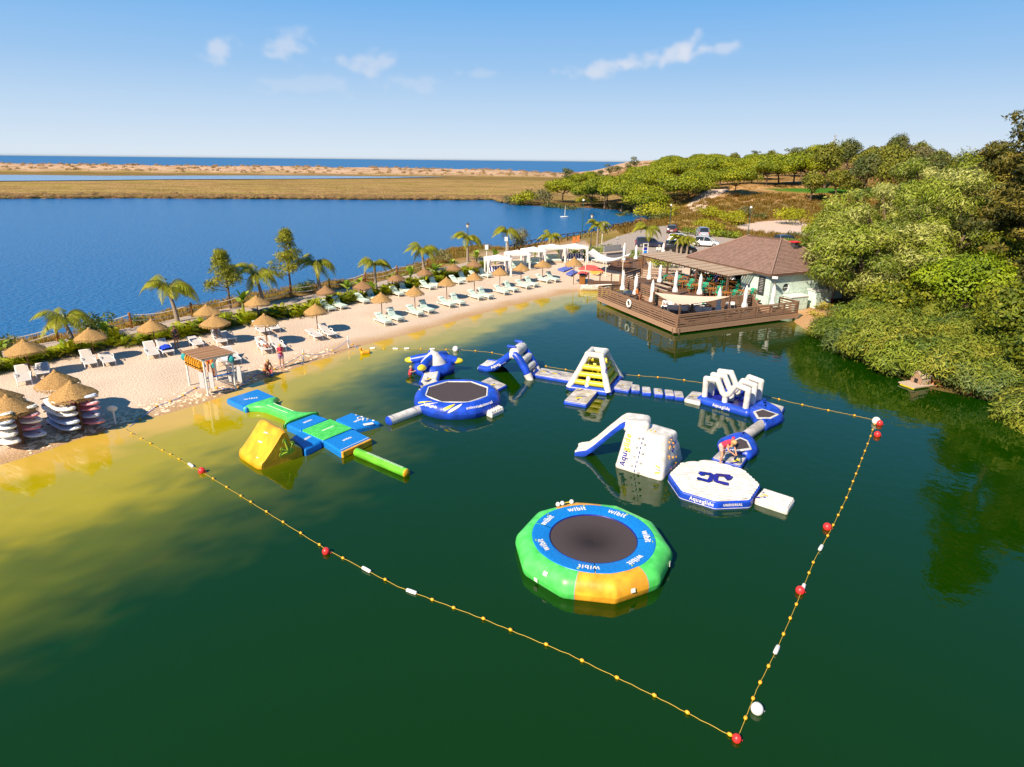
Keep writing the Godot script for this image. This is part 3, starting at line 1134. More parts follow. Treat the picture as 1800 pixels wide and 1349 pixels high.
func make_banana(sd: int) -> Node3D:
	var r := RandomNumberGenerator.new()
	r.seed = sd
	var t := thing("banana_plant", "", "banana plant", Vector3.ZERO, 0.0, "broad-leaved banana plants along the path")
	var b := Mb.new()
	b.col = Color(0.2, 0.22, 0.06)
	b.tube([Vector3(0, -0.2, 0), Vector3(0, 0.5, 0), Vector3(0.03, 1.1, 0)], [0.12, 0.1, 0.06], 7)
	part("stem", b.done(), M.leaf_broad, t)
	for k in 8:
		var a := TAU * k * 0.382 + r.randfn(0, 0.2)
		var steep := r.randf_range(0.5, 1.35)
		var l := r.randf_range(1.0, 1.5)
		b = Mb.new()
		var rows := []
		b.col = Color(0.16, 0.26, 0.02).lerp(Color(0.3, 0.36, 0.04), r.randf())
		for i in 9:
			var s := i / 8.0
			var p := Vector3(l * s * cos(steep), l * (s * sin(steep) - 0.38 * s * s), 0)
			var w := 0.24 * pow(sin(PI * clampf(s * 0.92 + 0.07, 0, 1)), 0.7)
			rows.append(PackedVector3Array([p + Vector3(0, 0.06 * w, -w), p - Vector3(0, 0.02, 0), p + Vector3(0, 0.06 * w, w)]))
		b.grid(rows, false, Vector3.UP)
		part("leaf", b.done(), M.leaf_broad, t, tf(0.02, 0.8 + 0.04 * k, 0, a))
	return t

func trees_and_plants() -> void:
	var m := mat("leaf_shaft", 0.25, 0.27, 0.08, 0.6)
	var r := RandomNumberGenerator.new()
	r.seed = 99
	var stone := []
	for k in 4:
		var a := make_stone_pine(40 + k, [7.0, 8.0, 7.2, 8.6][k], [6.4, 7.4, 6.0, 7.0][k])
		stone.append(tree("stone_pine", "tree", "", "leaf_stone_pine", a[0], a[1]))
	var pine_spots := [Vector2(29.21, -180), Vector2(33.57, -177), Vector2(25.99, -190), Vector2(23.15, -196), Vector2(15.61, -215), Vector2(34.55, -172), Vector2(30.11, -330), Vector2(39.01, -350), Vector2(28.9, -205), Vector2(37.8, -212), Vector2(40.87, -190), Vector2(48.67, -205), Vector2(46.86, -178), Vector2(53.05, -186), Vector2(60.19, -196), Vector2(56.99, -172), Vector2(69.38, -196), Vector2(70.87, -188), Vector2(75.78, -192), Vector2(79.19, -190), Vector2(84.9, -195), Vector2(49.68, -235), Vector2(60.06, -245), Vector2(63.22, -230), Vector2(72.04, -240), Vector2(75.54, -232), Vector2(81.87, -235), Vector2(84.72, -228), Vector2(46.55, -250), Vector2(63.78, -285), Vector2(75.91, -290), Vector2(82.77, -280), Vector2(94.96, -285), Vector2(100.92, -275), Vector2(100.23, -250), Vector2(102.33, -240), Vector2(94.57, -340), Vector2(105.78, -335), Vector2(116.71, -330), Vector2(125.17, -320), Vector2(126.2, -300), Vector2(129.17, -290), Vector2(77.89, -330), Vector2(62.8, -310), Vector2(50.32, -300), Vector2(60.83, -330), Vector2(71.42, -360), Vector2(76.25, -350), Vector2(89.08, -380), Vector2(93.61, -370), Vector2(106.77, -390), Vector2(112.69, -380), Vector2(55.01, -285), Vector2(57.1, -270)]
	place_trees(stone, pine_spots, "stone pines on the rise beyond the lagoon", ["flat-topped stone pine", "broad yellow-green stone pine", "spreading stone pine"], r, 0.78, 1.08)
	var dark := [Color(0.05, 0.075, 0.02), Color(0.085, 0.1, 0.025), Color(0.12, 0.115, 0.03)]
	var olive := [Color(0.13, 0.14, 0.016), Color(0.19, 0.18, 0.018), Color(0.08, 0.1, 0.016)]
	var grey := [Color(0.13, 0.12, 0.055), Color(0.18, 0.16, 0.06), Color(0.09, 0.09, 0.035)]
	var wood := []
	for k in 5:
		var a := make_round_tree(60 + k, [9.0, 11.0, 10.0, 8.0, 12.0][k], [3.6, 4.2, 3.4, 3.6, 4.4][k], [olive, dark, grey, olive, olive][k], 0.5, 7.0, 0.34)
		wood.append(tree("wood_tree", "tree", "", "leaf_pine", a[0], a[1]))
	var wood_spots := [Vector2(73.48, -165), Vector2(85.74, -185), Vector2(82, -170), Vector2(89.6, -178), Vector2(88.16, -168), Vector2(94.31, -172), Vector2(91.04, -160), Vector2(97.77, -165), Vector2(92.13, -150), Vector2(100.35, -158), Vector2(99.12, -150), Vector2(101.39, -215), Vector2(108.37, -220), Vector2(107.88, -210), Vector2(115.87, -215), Vector2(114.62, -205), Vector2(121.83, -210), Vector2(120.75, -200), Vector2(122.16, -195), Vector2(105.85, -235), Vector2(83.52, -120), Vector2(92.02, -128), Vector2(84.28, -125), Vector2(87.7, -118), Vector2(96.01, -125), Vector2(87.77, -110), Vector2(122.54, -270), Vector2(129.01, -265), Vector2(136.4, -260), Vector2(143.41, -255), Vector2(148.99, -250), Vector2(128.69, -340), Vector2(141.41, -340), Vector2(123.14, -380)]
	place_trees(wood, wood_spots, "broad-crowned trees of the mixed wood", ["olive-green round-crowned tree", "tall dark green tree", "grey-green open-crowned tree", "bushy olive tree", "big spreading green tree"], r, 0.85, 1.2)
	var thin := []
	for k in 2:
		var rr := RandomNumberGenerator.new()
		rr.seed = 80 + k
		var blobs := []
		for j in 7:
			var a := rr.randf() * TAU
			var q := rr.randf() * 2.6
			blobs.append([Vector3(cos(a) * q, rr.randf_range(6.5, 10.0), sin(a) * q), Vector3(1.5, 0.9, 1.5) * rr.randf_range(0.7, 1.2)])
		var c := Mb.new()
		leaf_cloud(c, blobs, 7.0, 0.45, 0.3, dark, rr)
		var w := Mb.new()
		limbs(w, blobs, 5.6, 0.2, rr, Vector3(0.5, 0, 0), 7)
		thin.append(tree("tall_pine", "tree", "", "leaf_pine", c, w))
	place_trees(thin, [Vector2(46.84, -365), Vector2(52.75, -372), Vector2(55.32, -360), Vector2(63.06, -368), Vector2(67.28, -376), Vector2(21.38, -270), Vector2(91.55, -215), Vector2(105.81, -170), Vector2(109.8, -172), Vector2(112.17, -240), Vector2(134.85, -380), Vector2(122.27, -300)], "tall thin pines on the skyline", ["tall bare-trunked pine", "slender dark pine"], r, 0.8, 1.05)
	var scrub := []
	for k in 4:
		scrub.append(single("shrub", make_bush(120 + k, [2.4, 2.0, 2.8, 1.6][k], [2.6, 2.0, 3.2, 1.3][k], [grey, dark, [Color(0.2, 0.21, 0.01), Color(0.3, 0.29, 0.012)], [Color(0.3, 0.2, 0.07), Color(0.36, 0.24, 0.08), Color(0.2, 0.17, 0.04)]][k], 0.32, 12.0).done(), M.leaf_pine, "", "shrub"))
	var look := ["grey-green shrub", "dark green round shrub", "yellow-green bush", "dry tan bush"]
	var spots := [Vector2(-0.35, -206), Vector2(3.15, -204), Vector2(6.29, -210), Vector2(8.87, -203), Vector2(11.76, -196), Vector2(16.3, -190), Vector2(27.78, -170), Vector2(33.84, -167), Vector2(34.38, -160), Vector2(33.27, -170), Vector2(34.01, -152), Vector2(32.79, -149), Vector2(38.23, -160), Vector2(24.06, -198), Vector2(21.04, -205), Vector2(28.42, -190), Vector2(31.16, -184), Vector2(43.8, -150), Vector2(46.03, -148), Vector2(49.45, -146), Vector2(52.7, -150), Vector2(55.18, -148), Vector2(58.39, -140), Vector2(62.45, -146), Vector2(62.95, -142), Vector2(63.81, -138), Vector2(48.85, -142), Vector2(51.24, -160), Vector2(60.93, -152), Vector2(35.74, -140), Vector2(36.97, -136), Vector2(38.13, -133), Vector2(41.08, -136), Vector2(33.1, -136), Vector2(41.57, -130), Vector2(45.51, -137), Vector2(33.8, -128), Vector2(35.47, -126), Vector2(37.61, -124), Vector2(47.71, -112), Vector2(52.58, -112), Vector2(55.6, -116), Vector2(53.59, -110), Vector2(41.47, -126), Vector2(54.2, -118), Vector2(15.52, -260), Vector2(36.9, -172), Vector2(61.25, -128), Vector2(51.6, -110)]
	var kinds := [0, 2, 0, 0, 1, 1, 1, 0, 2, 0, 2, 1, 1, 2, 2, 0, 0, 2, 2, 2, 0, 1, 2, 2, 3, 2, 3, 3, 3, 3, 3, 2, 3, 3, 3, 2, 3, 3, 2, 1, 3, 2, 2, 3, 2, 2, 2, 2, 2]
	var seen := {}
	for i in spots.size():
		var src: Node3D = scrub[kinds[i]]
		var s := r.randf_range(0.75, 1.25) * (1.75 if i < 9 else 1.0)
		var key := "%s %s" % [look[kinds[i]], bearings(spots[i])]
		seen[key] = seen.get(key, 0) + 1
		var lab := "%s, %s %s" % [key, ORD[seen[key] - 1], "of those there"]
		copy(src, lab, on_ground(spots[i], -0.1), r.randf() * TAU, Vector3(s, s * r.randf_range(0.8, 1.1), s), "shrubs on the dry slope and lagoon bank")
	for s in scrub:
		s.free()
	var tuft := Mb.new()
	var tr := RandomNumberGenerator.new()
	tr.seed = 8
	leaf_cloud(tuft, [[Vector3(0, 0.5, 0), Vector3(1.3, 0.75, 1.0)], [Vector3(0.9, 0.35, 0.3), Vector3(0.9, 0.55, 0.8)]], 14.0, 0.4, 0.16, [Color(0.3, 0.2, 0.08), Color(0.24, 0.2, 0.05), Color(0.36, 0.21, 0.12)], tr)
	var at := []
	for k in 900:
		var i := r.randi_range(24, 36)
		var p := lagoon_poly[i].lerp(lagoon_poly[i + 1], r.randf()) + Vector2(0, -absf(r.randfn(0, 7.0)) - 0.5)
		at.append(Transform3D(Basis(Vector3.UP, r.randf() * TAU).scaled(Vector3(1, 0.7, 1) * r.randf_range(0.5, 1.3)), v3(p, far_height(p.x, p.y) - 0.2)))
	scatter("salt_marsh_scrub", tuft.done(), M.leaf_grass, at)
	at = []
	for k in 800:
		var x := r.randf_range(-560, 130)
		var z := -r.randf_range(560, 655)
		at.append(Transform3D(Basis(Vector3.UP, r.randf() * TAU).scaled(Vector3.ONE * r.randf_range(0.5, 1.7)), Vector3(x, far_height(x, z) - 0.3, z)))
	scatter("dune_scrub", tuft.done(), M.leaf_grass, at)
	var grass := Mb.new()
	for k in 46:
		var a := tr.randf() * TAU
		var d := Vector3(cos(a) * 0.45, 1, sin(a) * 0.45).normalized()
		grass.col = Color(0.42, 0.22, 0.06).lerp(Color(0.3, 0.24, 0.05), tr.randf())
		grass.leaf(Vector3(tr.randfn(0, 0.22), 0, tr.randfn(0, 0.22)), d, Vector3(-sin(a), 0, cos(a)), tr.randf_range(0.25, 0.55), 0.045, (Vector3.UP * 0.8 + d).normalized())
	at = []
	var tries := 0
	while at.size() < 5200 and tries < 40000:
		tries += 1
		var p := Vector2(r.randf_range(-48, 16), r.randf_range(-102, -28))
		if r.randf() < 0.35:
			p = Vector2(r.randf_range(20, 110), r.randf_range(-172, -100))
		var dl := signed_distance(lagoon_poly, p)
		if dl < 0.4 or p.x < 16 and (dl > 5.0 or r.randf() > 1.3 - dl * 0.16):
			continue
		if p.x >= 16 and in_park(p):
			continue
		var off := 9.0
		for k in walk.size() - 1:
			off = minf(off, Geometry2D.get_closest_point_to_segment(p, walk[k], walk[k + 1]).distance_to(p))
		if off < 1.35:
			continue
		at.append(Transform3D(Basis(Vector3.UP, r.randf() * TAU).scaled(Vector3.ONE * r.randf_range(0.6, 1.3) * (1.6 if p.x > 16 else 1.0)), on_ground(p, -0.04)))
	scatter("dry_grass", grass.done(), M.leaf_grass, at)
	for k in 4:
		fronds.append(frond_mesh(150 + k, [2.5, 2.6, 2.3, 2.0][k], [0.75, 0.9, 0.5, 0.85][k], [1.05, 1.25, 1.05, 0.95][k], 0.8, [1.3, 1.5, 1.4, 0.6][k], Color(0.15, 0.2, 0.012), Color(0.36, 0.33, 0.025)))
	var palms := [[Vector2(-29.9, -42.01), 1.9, -0.3, 1.0, "leftmost palm, short and leaning left, behind the straw parasols"], [Vector2(-26.63, -49.56), 2.75, -0.3, 1.25, "bushy palm with drooping fronds by the rope fence, left of the pines"], [Vector2(-22.4, -56.49), 2.6, -0.3, 1.15, "full palm between the young pines"], [Vector2(-18.74, -61.56), 2.9, -0.2, 1.1, "palm just right of the taller small pine"], [Vector2(-13.43, -62.12), 2.9, 0.0, 1.05, "palm with sparse fronds standing against the lagoon, middle of the beach"], [Vector2(-10.36, -74.25), 2.6, -0.1, 1.1, "palm beside the grey-leaved shrub, left of the lamp post"], [Vector2(-5.87, -82.79), 3.2, 0.0, 1.15, "palm in front of the left lantern lamp post"], [Vector2(-0.74, -89.9), 3.4, -0.15, 1.15, "tall palm behind the cabanas next to a feathery tree"], [Vector2(5.34, -95.7), 1.9, 0.0, 1.0, "small palm behind the middle cabana by the timber fence"], [Vector2(12.08, -93.76), 4.1, 0.0, 1.15, "tall palm beside the lantern lamp post near the car park"], [Vector2(20.42, -100.42), 2.9, 0.0, 1.35, "palm in front of the dark blue car"], [Vector2(23.3, -92.27), 2.2, 0.0, 0.85, "left one of three little palms before the black car"], [Vector2(23.88, -92.31), 2.0, 0.1, 0.8, "middle one of three little palms before the black car"], [Vector2(24.55, -91.77), 2.0, 0.1, 0.9, "right one of three little palms before the black car"]]
	for i in palms.size():
		var p: Array = palms[i]
		palm(p[4], on_ground(p[0]), p[1] * 0.82, Vector3(p[2], 0, 0), 200 + i, p[3] * 0.98, 12 if i != 4 else 9)
	for k in 2:
		var rr := RandomNumberGenerator.new()
		rr.seed = 31 + k
		var h: float = [5.0, 6.4][k]
		var blobs := []
		for j in 52:
			var s := rr.randf()
			var a := rr.randf() * TAU
			var q: float = (1.0 - s) * [1.8, 2.2][k] * sqrt(rr.randf())
			blobs.append([Vector3(cos(a) * q - (0.3 * s if k == 0 else 0.0), h * lerpf(0.36, 0.97, s), sin(a) * q), Vector3(0.48, 0.3, 0.48) * rr.randf_range(0.7, 1.2)])
		var c := Mb.new()
		leaf_cloud(c, blobs, 70.0, 0.3, 0.05, [Color(0.2, 0.21, 0.014), Color(0.28, 0.26, 0.02), Color(0.12, 0.14, 0.012)], rr)
		var w := Mb.new()
		w.tube([Vector3(0, -0.3, 0), Vector3(0, h * 0.4, 0), Vector3(-0.2 + 0.2 * k, h * 0.95, 0)], [0.11, 0.08, 0.03], 7)
		for bl in blobs:
			w.tube([Vector3(0, bl[0].y - 0.4, 0), bl[0]], [0.03, 0.012], 4, false)
		var t := tree("young_pine", "tree", ["smaller young pine with a leaning top, on the lagoon side of the path", "taller young pine with two tiers of foliage, by the rope fence"][k], "leaf_pine", c, w)
		t.position = on_ground([Vector2(-24.41, -54.33), Vector2(-20.86, -59.56)][k])
	var lagoon_side := [[Vector2(-29.94, -44.96), 1.25, 1.9, "round dark green shrub beside the leftmost palm"], [Vector2(-28.91, -48.36), 0.7, 0.9, "small green shrub beside a rope fence post"], [Vector2(-20.27, -62.03), 1.3, 1.4, "dark blue-green shrub right of the taller young pine"], [Vector2(-9.11, -81.62), 1.6, 2.1, "grey-leaved rounded shrub beside a palm"], [Vector2(1.03, -92.92), 1.7, 3.8, "feathery grey-green tree behind the left cabanas"], [Vector2(-33.69, -41.19), 0.9, 1.2, "low green shrub at the left edge by the path"], [Vector2(-17.32, -65.14), 1.0, 0.8, "dry reddish bush along the lagoon, left part"], [Vector2(-15.65, -66.82), 1.0, 0.8, "dry reddish bush along the lagoon, right part"], [Vector2(26.55, -136.13), 1.6, 1.9, "dry tan bush at the end of the timber fence"]]
	for i in lagoon_side.size():
		var p: Array = lagoon_side[i]
		var cs: Array = [Color(0.075, 0.11, 0.025), Color(0.11, 0.15, 0.03)] if i in [0, 1, 2, 5] else ([Color(0.3, 0.14, 0.06), Color(0.22, 0.13, 0.04)] if i > 5 else [Color(0.2, 0.18, 0.07), Color(0.16, 0.15, 0.06)])
		single("shrub", make_bush(170 + i, p[1], p[2], cs, 0.2, 34.0).done(), M.leaf_broad, p[3], "shrub", on_ground(p[0], -0.05))
	var fan := []
	for k in 3:
		fan.append(single("palm_shrub", make_fan_shrub(300 + k).done(), M.leaf_palm, "", "shrub"))
	var hedge := PackedVector2Array([Vector2(-31.4, -35.41), Vector2(-30.67, -37.59), Vector2(-29.79, -39.4), Vector2(-28.66, -41.11), Vector2(-27.09, -42.68), Vector2(-25.4, -44.37), Vector2(-23.99, -45.68), Vector2(-22.08, -48.11), Vector2(-20.52, -49.82), Vector2(-18.07, -52.08), Vector2(-16.86, -54.47), Vector2(-15.16, -57.57), Vector2(-13.89, -58.88), Vector2(-11.88, -62.48), Vector2(-9.83, -65.87), Vector2(-7.81, -68.92), Vector2(-5.35, -73.4), Vector2(-3.6, -77.96)])
	var seg := 0
	var n := 0
	for i in hedge.size() - 1:
		var d := hedge[i].distance_to(hedge[i + 1])
		var steps := int(d / 0.62)
		for k in steps:
			for row in 2:
				var p := hedge[i].lerp(hedge[i + 1], (k + r.randf() * 0.6) / steps) + Vector2(-0.4, -0.9) * (row - 0.2) + Vector2(r.randfn(0, 0.15), r.randfn(0, 0.15))
				var s := r.randf_range(0.95, 1.55)
				copy(fan[n % 3], "", on_ground(p, -0.05), r.randf() * TAU, Vector3(s, s * r.randf_range(0.8, 1.25), s))
				n += 1
	label_hedge()
	for f in fan:
		f.free()
	var ban := make_banana(5)
	var bspots := [[Vector2(-22.63, -52.7), 1.15, "tall banana plant beside the parasol left of the full palm"], [Vector2(-24.51, -49.27), 0.7, "small dark banana plant near a rope fence post"], [Vector2(-15.8, -60.62), 0.9, "banana plant behind the parasol in the middle of the hedge"], [Vector2(-14.86, -61.76), 0.9, "banana plant left of the sparse palm"], [Vector2(-13.48, -60.74), 0.8, "banana plant at the foot of the sparse palm"], [Vector2(-12.35, -65.11), 0.9, "banana plant behind a hedge-side parasol, right of the sparse palm"], [Vector2(-10.79, -67.09), 1.1, "yellowish banana plant left of the palm with the grey shrub"], [Vector2(-8.4, -69.23), 1.1, "banana plant right of that palm, before the grey shrub"], [Vector2(-4.55, -80.09), 1.1, "banana plant right of the left lamp post"], [Vector2(-2.31, -81.15), 1.1, "banana plant behind the leftmost cabana"], [Vector2(-7.15, -75.24), 0.9, "banana plant left of the left lamp post"], [Vector2(-28.91, -43.93), 0.8, "young banana plant in the hedge beside the round dark shrub"], [Vector2(2.84, -85.37), 1.0, "banana plant between the second and third cabana"], [Vector2(6.12, -87.15), 1.0, "banana plant between the third and fourth cabana"], [Vector2(-32.56, -38.93), 0.9, "banana plant at the left edge of the hedge"]]
	for i in bspots.size():
		copy(ban, bspots[i][2], on_ground(bspots[i][0], -0.05), i * 1.3, Vector3.ONE * bspots[i][1])
	ban.free()
	bank_trees(r)

func label_hedge() -> void:
	var told := ["leftmost palm", "bushy palm", "full palm", "palm near the taller pine", "sparse palm", "grey shrub palm", "lamp post palm"]
	var palms := []
	for q in get_children():
		if q.name.begins_with("palm_tree") and palms.size() < told.size():
			palms.append(q.position.x)
	var count := {}
	var list := []
	for o in get_children():
		if String(o.name).begins_with("palm_shrub") and not o.has_meta("label"):
			list.append(o)
	for o in list:
		var k := 0
		for i in palms.size():
			if absf(palms[i] - o.position.x) < absf(palms[k] - o.position.x):
				k = i
		var key := "%s of the %s, %s row" % ["left" if o.position.x < palms[k] else "right", told[k], "beach-side" if list.find(o) % 2 else "path-side"]
		count[key] = count.get(key, 0) + 1
		o.set_meta("label", "low fan-leaved hedge shrub, %s one %s" % [ORD[count[key] - 1], key])
		o.set_meta("category", "shrub")
		o.set_meta("group", "palm shrubs of the beach hedge")

func bearings(p: Vector2) -> String:
	var a := p.x / -p.y
	var side: String = "on the lagoon head" if a < 0.14 else ("above the car park" if a < 0.27 else ("behind the restaurant roof" if a < 0.42 else "beyond the big eucalyptus"))
	return side

func in_park(p: Vector2) -> bool:
	return Geometry2D.is_point_in_polygon(p, park_poly) or Geometry2D.is_point_in_polygon(p, lot_poly)

func scatter(called: String, mesh: Mesh, m: Material, at: Array) -> void:
	var mm := MultiMesh.new()
	mm.transform_format = MultiMesh.TRANSFORM_3D
	mm.mesh = mesh
	mm.instance_count = at.size()
	for i in at.size():
		mm.set_instance_transform(i, at[i])
	var o := MultiMeshInstance3D.new()
	o.multimesh = mm
	o.material_override = m
	o.name = numbered(called)
	add_child(o)
	o.set_meta("kind", "stuff")
	o.set_meta("label", {"salt_marsh_scrub": "low brown salt marsh scrub along the far lagoon bank", "dune_scrub": "tufts of scrub on the far sand dunes", "dry_grass": "dry orange grass on the lagoon bank and slopes"}.get(called, called.replace("_", " ")))
	o.set_meta("category", "ground cover")

func place_trees(kinds: Array, spots: Array, group: String, looks: Array, r: RandomNumberGenerator, lo: float, hi: float) -> void:
	var by_row := {}
	var order := range(spots.size())
	order.sort_custom(func(a, b): return spots[a].x / -spots[a].y < spots[b].x / -spots[b].y)
	var seen := {}
	for i in order:
		var k := r.randi() % kinds.size()
		var src: Node3D = kinds[k]
		var s := r.randf_range(lo, hi)
		var far: float = -spots[i].y
		var depth: String = "on the slope" if far < 200 else ("in the wood" if far < 270 else "on the skyline")
		var key := "%s %s, %s" % [looks[k % looks.size()], depth, bearings(spots[i])]
		seen[key] = seen.get(key, 0) + 1
		var lab := "%s, %s from the left" % [key, ORD[seen[key] - 1]]
		copy(src, lab, v3(spots[i], (far_height(spots[i].x, spots[i].y) if far > 175 else ground_at(spots[i].x, spots[i].y)) - 0.15), r.randf() * TAU, Vector3(s, s * r.randf_range(0.92, 1.08), s), group)
	for s in kinds:
		s.free()

# the wooded bank on the right
func bank_trees(r: RandomNumberGenerator) -> void:
	var euc := [Color(0.23, 0.25, 0.035), Color(0.18, 0.23, 0.014), Color(0.36, 0.36, 0.12), Color(0.07, 0.11, 0.012)]
	var rr := RandomNumberGenerator.new()
	rr.seed = 401
	var spec := [[Vector2(40.21, -70), 7.6, 11.5, "big grey-green eucalyptus in the middle of the right bank"], [Vector2(43.11, -64), 7.0, 12.5, "big eucalyptus right of the middle one, reaching higher"], [Vector2(33.83, -66), 4.0, 8.4, "smaller eucalyptus leaning over the restaurant's right end"], [Vector2(51.24, -82), 6.5, 13.5, "pale eucalyptus behind the big ones"], [Vector2(31.45, -58), 4.6, 7.6, "low drooping eucalyptus covering the roof's right end"], [Vector2(36.77, -60), 5.0, 8.0, "low eucalyptus in front of the big middle one"]]
	for i in spec.size():
		var rad: float = spec[i][1]
		var h: float = spec[i][2]
		var blobs := []
		for k in 46:
			var d := ball_dir(rr)
			d.y = d.y * 0.55 + 0.35
			var p := Vector3(d.x * rad * 0.8, h * (0.42 + 0.5 * d.y), d.z * rad * 0.8)
			blobs.append([p, Vector3(1.3, 0.85, 1.3) * rr.randf_range(0.55, 1.35)])
		var c := Mb.new()
		leaf_cloud(c, blobs, 34.0, 0.36, 0.095, euc, rr, 0.55, 0.5)
		var w := Mb.new()
		limbs(w, blobs, h * 0.36, 0.36, rr, Vector3(0.4, 0, 0.3), 20)
		var t := tree("eucalyptus", "tree", spec[i][3], "leaf_pine", c, w)
		t.position = on_ground(spec[i][0], -0.1)
	spec = [[Vector2(42.49, -52), 6.4, 26.0, "tall dark conifer at the right edge of the picture"], [Vector2(44.9, -58), 4.8, 15.5, "brownish-green conifer left of the tall one"], [Vector2(39.86, -44), 4.6, 15.0, "dark conifer cut off by the right edge"], [Vector2(52.85, -74), 4.2, 13.5, "olive conifer behind the big eucalyptus"]]
	for i in spec.size():
		var rad: float = spec[i][1]
		var h: float = spec[i][2]
		var blobs := []
		for k in 130:
			var s := rr.randf()
			var a := rr.randf() * TAU
			var q := pow(1.0 - s * 0.95, 0.62) * rad * rr.randf_range(0.3, 1.0)
			blobs.append([Vector3(cos(a) * q, h * lerpf(0.14, 0.97, s) - q * 0.2, sin(a) * q), Vector3(1.1, 0.5, 1.1) * rr.randf_range(0.7, 1.3)])
		var c := Mb.new()
		leaf_cloud(c, blobs, 26.0, 0.36, 0.13, [Color(0.035, 0.05, 0.016), Color(0.12, 0.1, 0.016), Color(0.19, 0.15, 0.02), Color(0.07, 0.075, 0.016)], rr, 0.3, 0.5)
		var w := Mb.new()
		w.tube([Vector3(0, -0.3, 0), Vector3(0, h * 0.5, 0), Vector3(0, h * 0.96, 0)], [0.34, 0.22, 0.05], 8)
		var t := tree("conifer", "tree", spec[i][3], "leaf_pine", c, w)
		t.position = on_ground(spec[i][0], -0.1)
	spec = [[Vector2(35.47, -50), 4.2, 6.2, "bright green dense-leaved tree above the feathery bushes"], [Vector2(37.57, -57), 3.0, 5.0, "bright green tree behind the feathery bushes, left"], [Vector2(33.11, -40), 3.6, 6.0, "dark glossy green tree at the right edge by the water"], [Vector2(31.24, -35), 3.2, 4.6, "glossy green shrub tree overhanging the water, far right"], [Vector2(41.7, -56), 3.4, 7.0, "mid green leafy tree in front of the conifers"], [Vector2(30.93, -52), 2.4, 3.6, "small yellow-green tree at the foot of the low eucalyptus"], [Vector2(34.35, -53), 2.6, 4.2, "leafy tree filling the gap left of the bright green one"], [Vector2(63.18, -92), 5.5, 14.0, "round olive tree on the skyline left of the conifers"]]
	for i in spec.size():
		var a := make_round_tree(430 + i, spec[i][2], spec[i][1], [Color(0.15, 0.22, 0.008), Color(0.23, 0.29, 0.01), Color(0.09, 0.14, 0.008)] if i < 2 else [Color(0.09, 0.12, 0.01), Color(0.18, 0.19, 0.012), Color(0.05, 0.075, 0.008)], 0.26, 40.0, 0.3)
		var t := tree("leafy_tree", "tree", spec[i][3], "leaf_broad", a[0], a[1])
		t.position = on_ground(spec[i][0], -0.1)
	var fea := []
	var rank := [-1, -1]
	for k in 3:
		fea.append(single("feathery_bush", make_bush(460 + k, [2.6, 2.2, 2.9][k], [2.5, 2.2, 3.0][k], [[Color(0.12, 0.17, 0.02), Color(0.19, 0.23, 0.02), Color(0.06, 0.1, 0.018)], [Color(0.09, 0.13, 0.035), Color(0.15, 0.18, 0.04), Color(0.05, 0.085, 0.028)], [Color(0.19, 0.21, 0.02), Color(0.12, 0.16, 0.018), Color(0.25, 0.24, 0.03)]][k], 0.3, 62.0, 0.6, 20).done(), M.leaf_feather, "", "bush"))
	var spots := [Vector2(25.55, -48.48), Vector2(24.98, -44.9), Vector2(24.92, -42.74), Vector2(27.96, -50.93), Vector2(28.08, -47.7), Vector2(26.12, -42.45), Vector2(25.64, -41.1), Vector2(26.1, -39.99), Vector2(27.82, -43.06), Vector2(27.1, -38.96), Vector2(28.78, -41.73), Vector2(27.65, -38.07), Vector2(29.67, -40.73), Vector2(27.86, -36.68), Vector2(29.99, -39.27), Vector2(29.05, -36.51), Vector2(30.39, -38.13), Vector2(29.5, -36.04), Vector2(28.24, -44.57), Vector2(29.69, -43.59), Vector2(30.98, -42.5), Vector2(30.92, -39.88), Vector2(30.45, -36.98), Vector2(29.3, -48.72), Vector2(31.58, -48.81), Vector2(33.18, -47.49), Vector2(29.25, -52.53), Vector2(30.46, -51.75), Vector2(32.75, -52.88), Vector2(34.8, -51.94), Vector2(36.56, -51.03), Vector2(35.26, -46.49), Vector2(34.7, -43.37), Vector2(32.47, -39.3), Vector2(29.13, -32.95), Vector2(28.74, -31.29)]
	for i in spots.size():
		var edge := i in [0, 1, 2, 6, 7, 9, 11, 13, 15, 27, 28]
		rank[int(edge)] += 1
		var s := r.randf_range(0.75, 1.1)
		copy(fea[i % 3], "feathery grey-green bush on the right bank, %s, %s from the left" % ["at the water's edge" if edge else "on the slope behind", ORD[rank[int(edge)]]], on_ground(spots[i], -0.25), r.randf() * TAU, Vector3(s, s * r.randf_range(0.85, 1.2), s), "feathery bushes on the right bank")
	for f in fea:
		f.free()
	var red := single("dead_bush", make_bush(490, 0.8, 0.8, [Color(0.5, 0.2, 0.08), Color(0.42, 0.17, 0.07)], 0.2, 30.0).done(), M.leaf_grass, "rust-brown dead branch tangle right of the duck house", "dead bush", v3(Vector2(26.57, -37.71), 0.05))
	copy(red, "rust-brown dead branches at the waterline, farther right", v3(Vector2(27.28, -36.28), 0.0), 1.0, Vector3(0.7, 0.5, 0.7))
	for p in [[Vector2(28.54, -59.05), "low dark shrub on the sandy spit"], [Vector2(28.5, -57.58), "second low shrub on the sandy spit beside the bank"], [Vector2(26.97, -56.09), "yellow-green plant on the sandy spit"], [Vector2(26.73, -53.89), "yellowish plant lower on the sandy spit"]]:
		single("spit_plant", make_bush(500, 0.75, 0.6, [Color(0.2, 0.18, 0.03), Color(0.32, 0.26, 0.03)], 0.2, 30.0).done(), M.leaf_grass, p[1], "plant", on_ground(p[0], -0.05), 0.0)

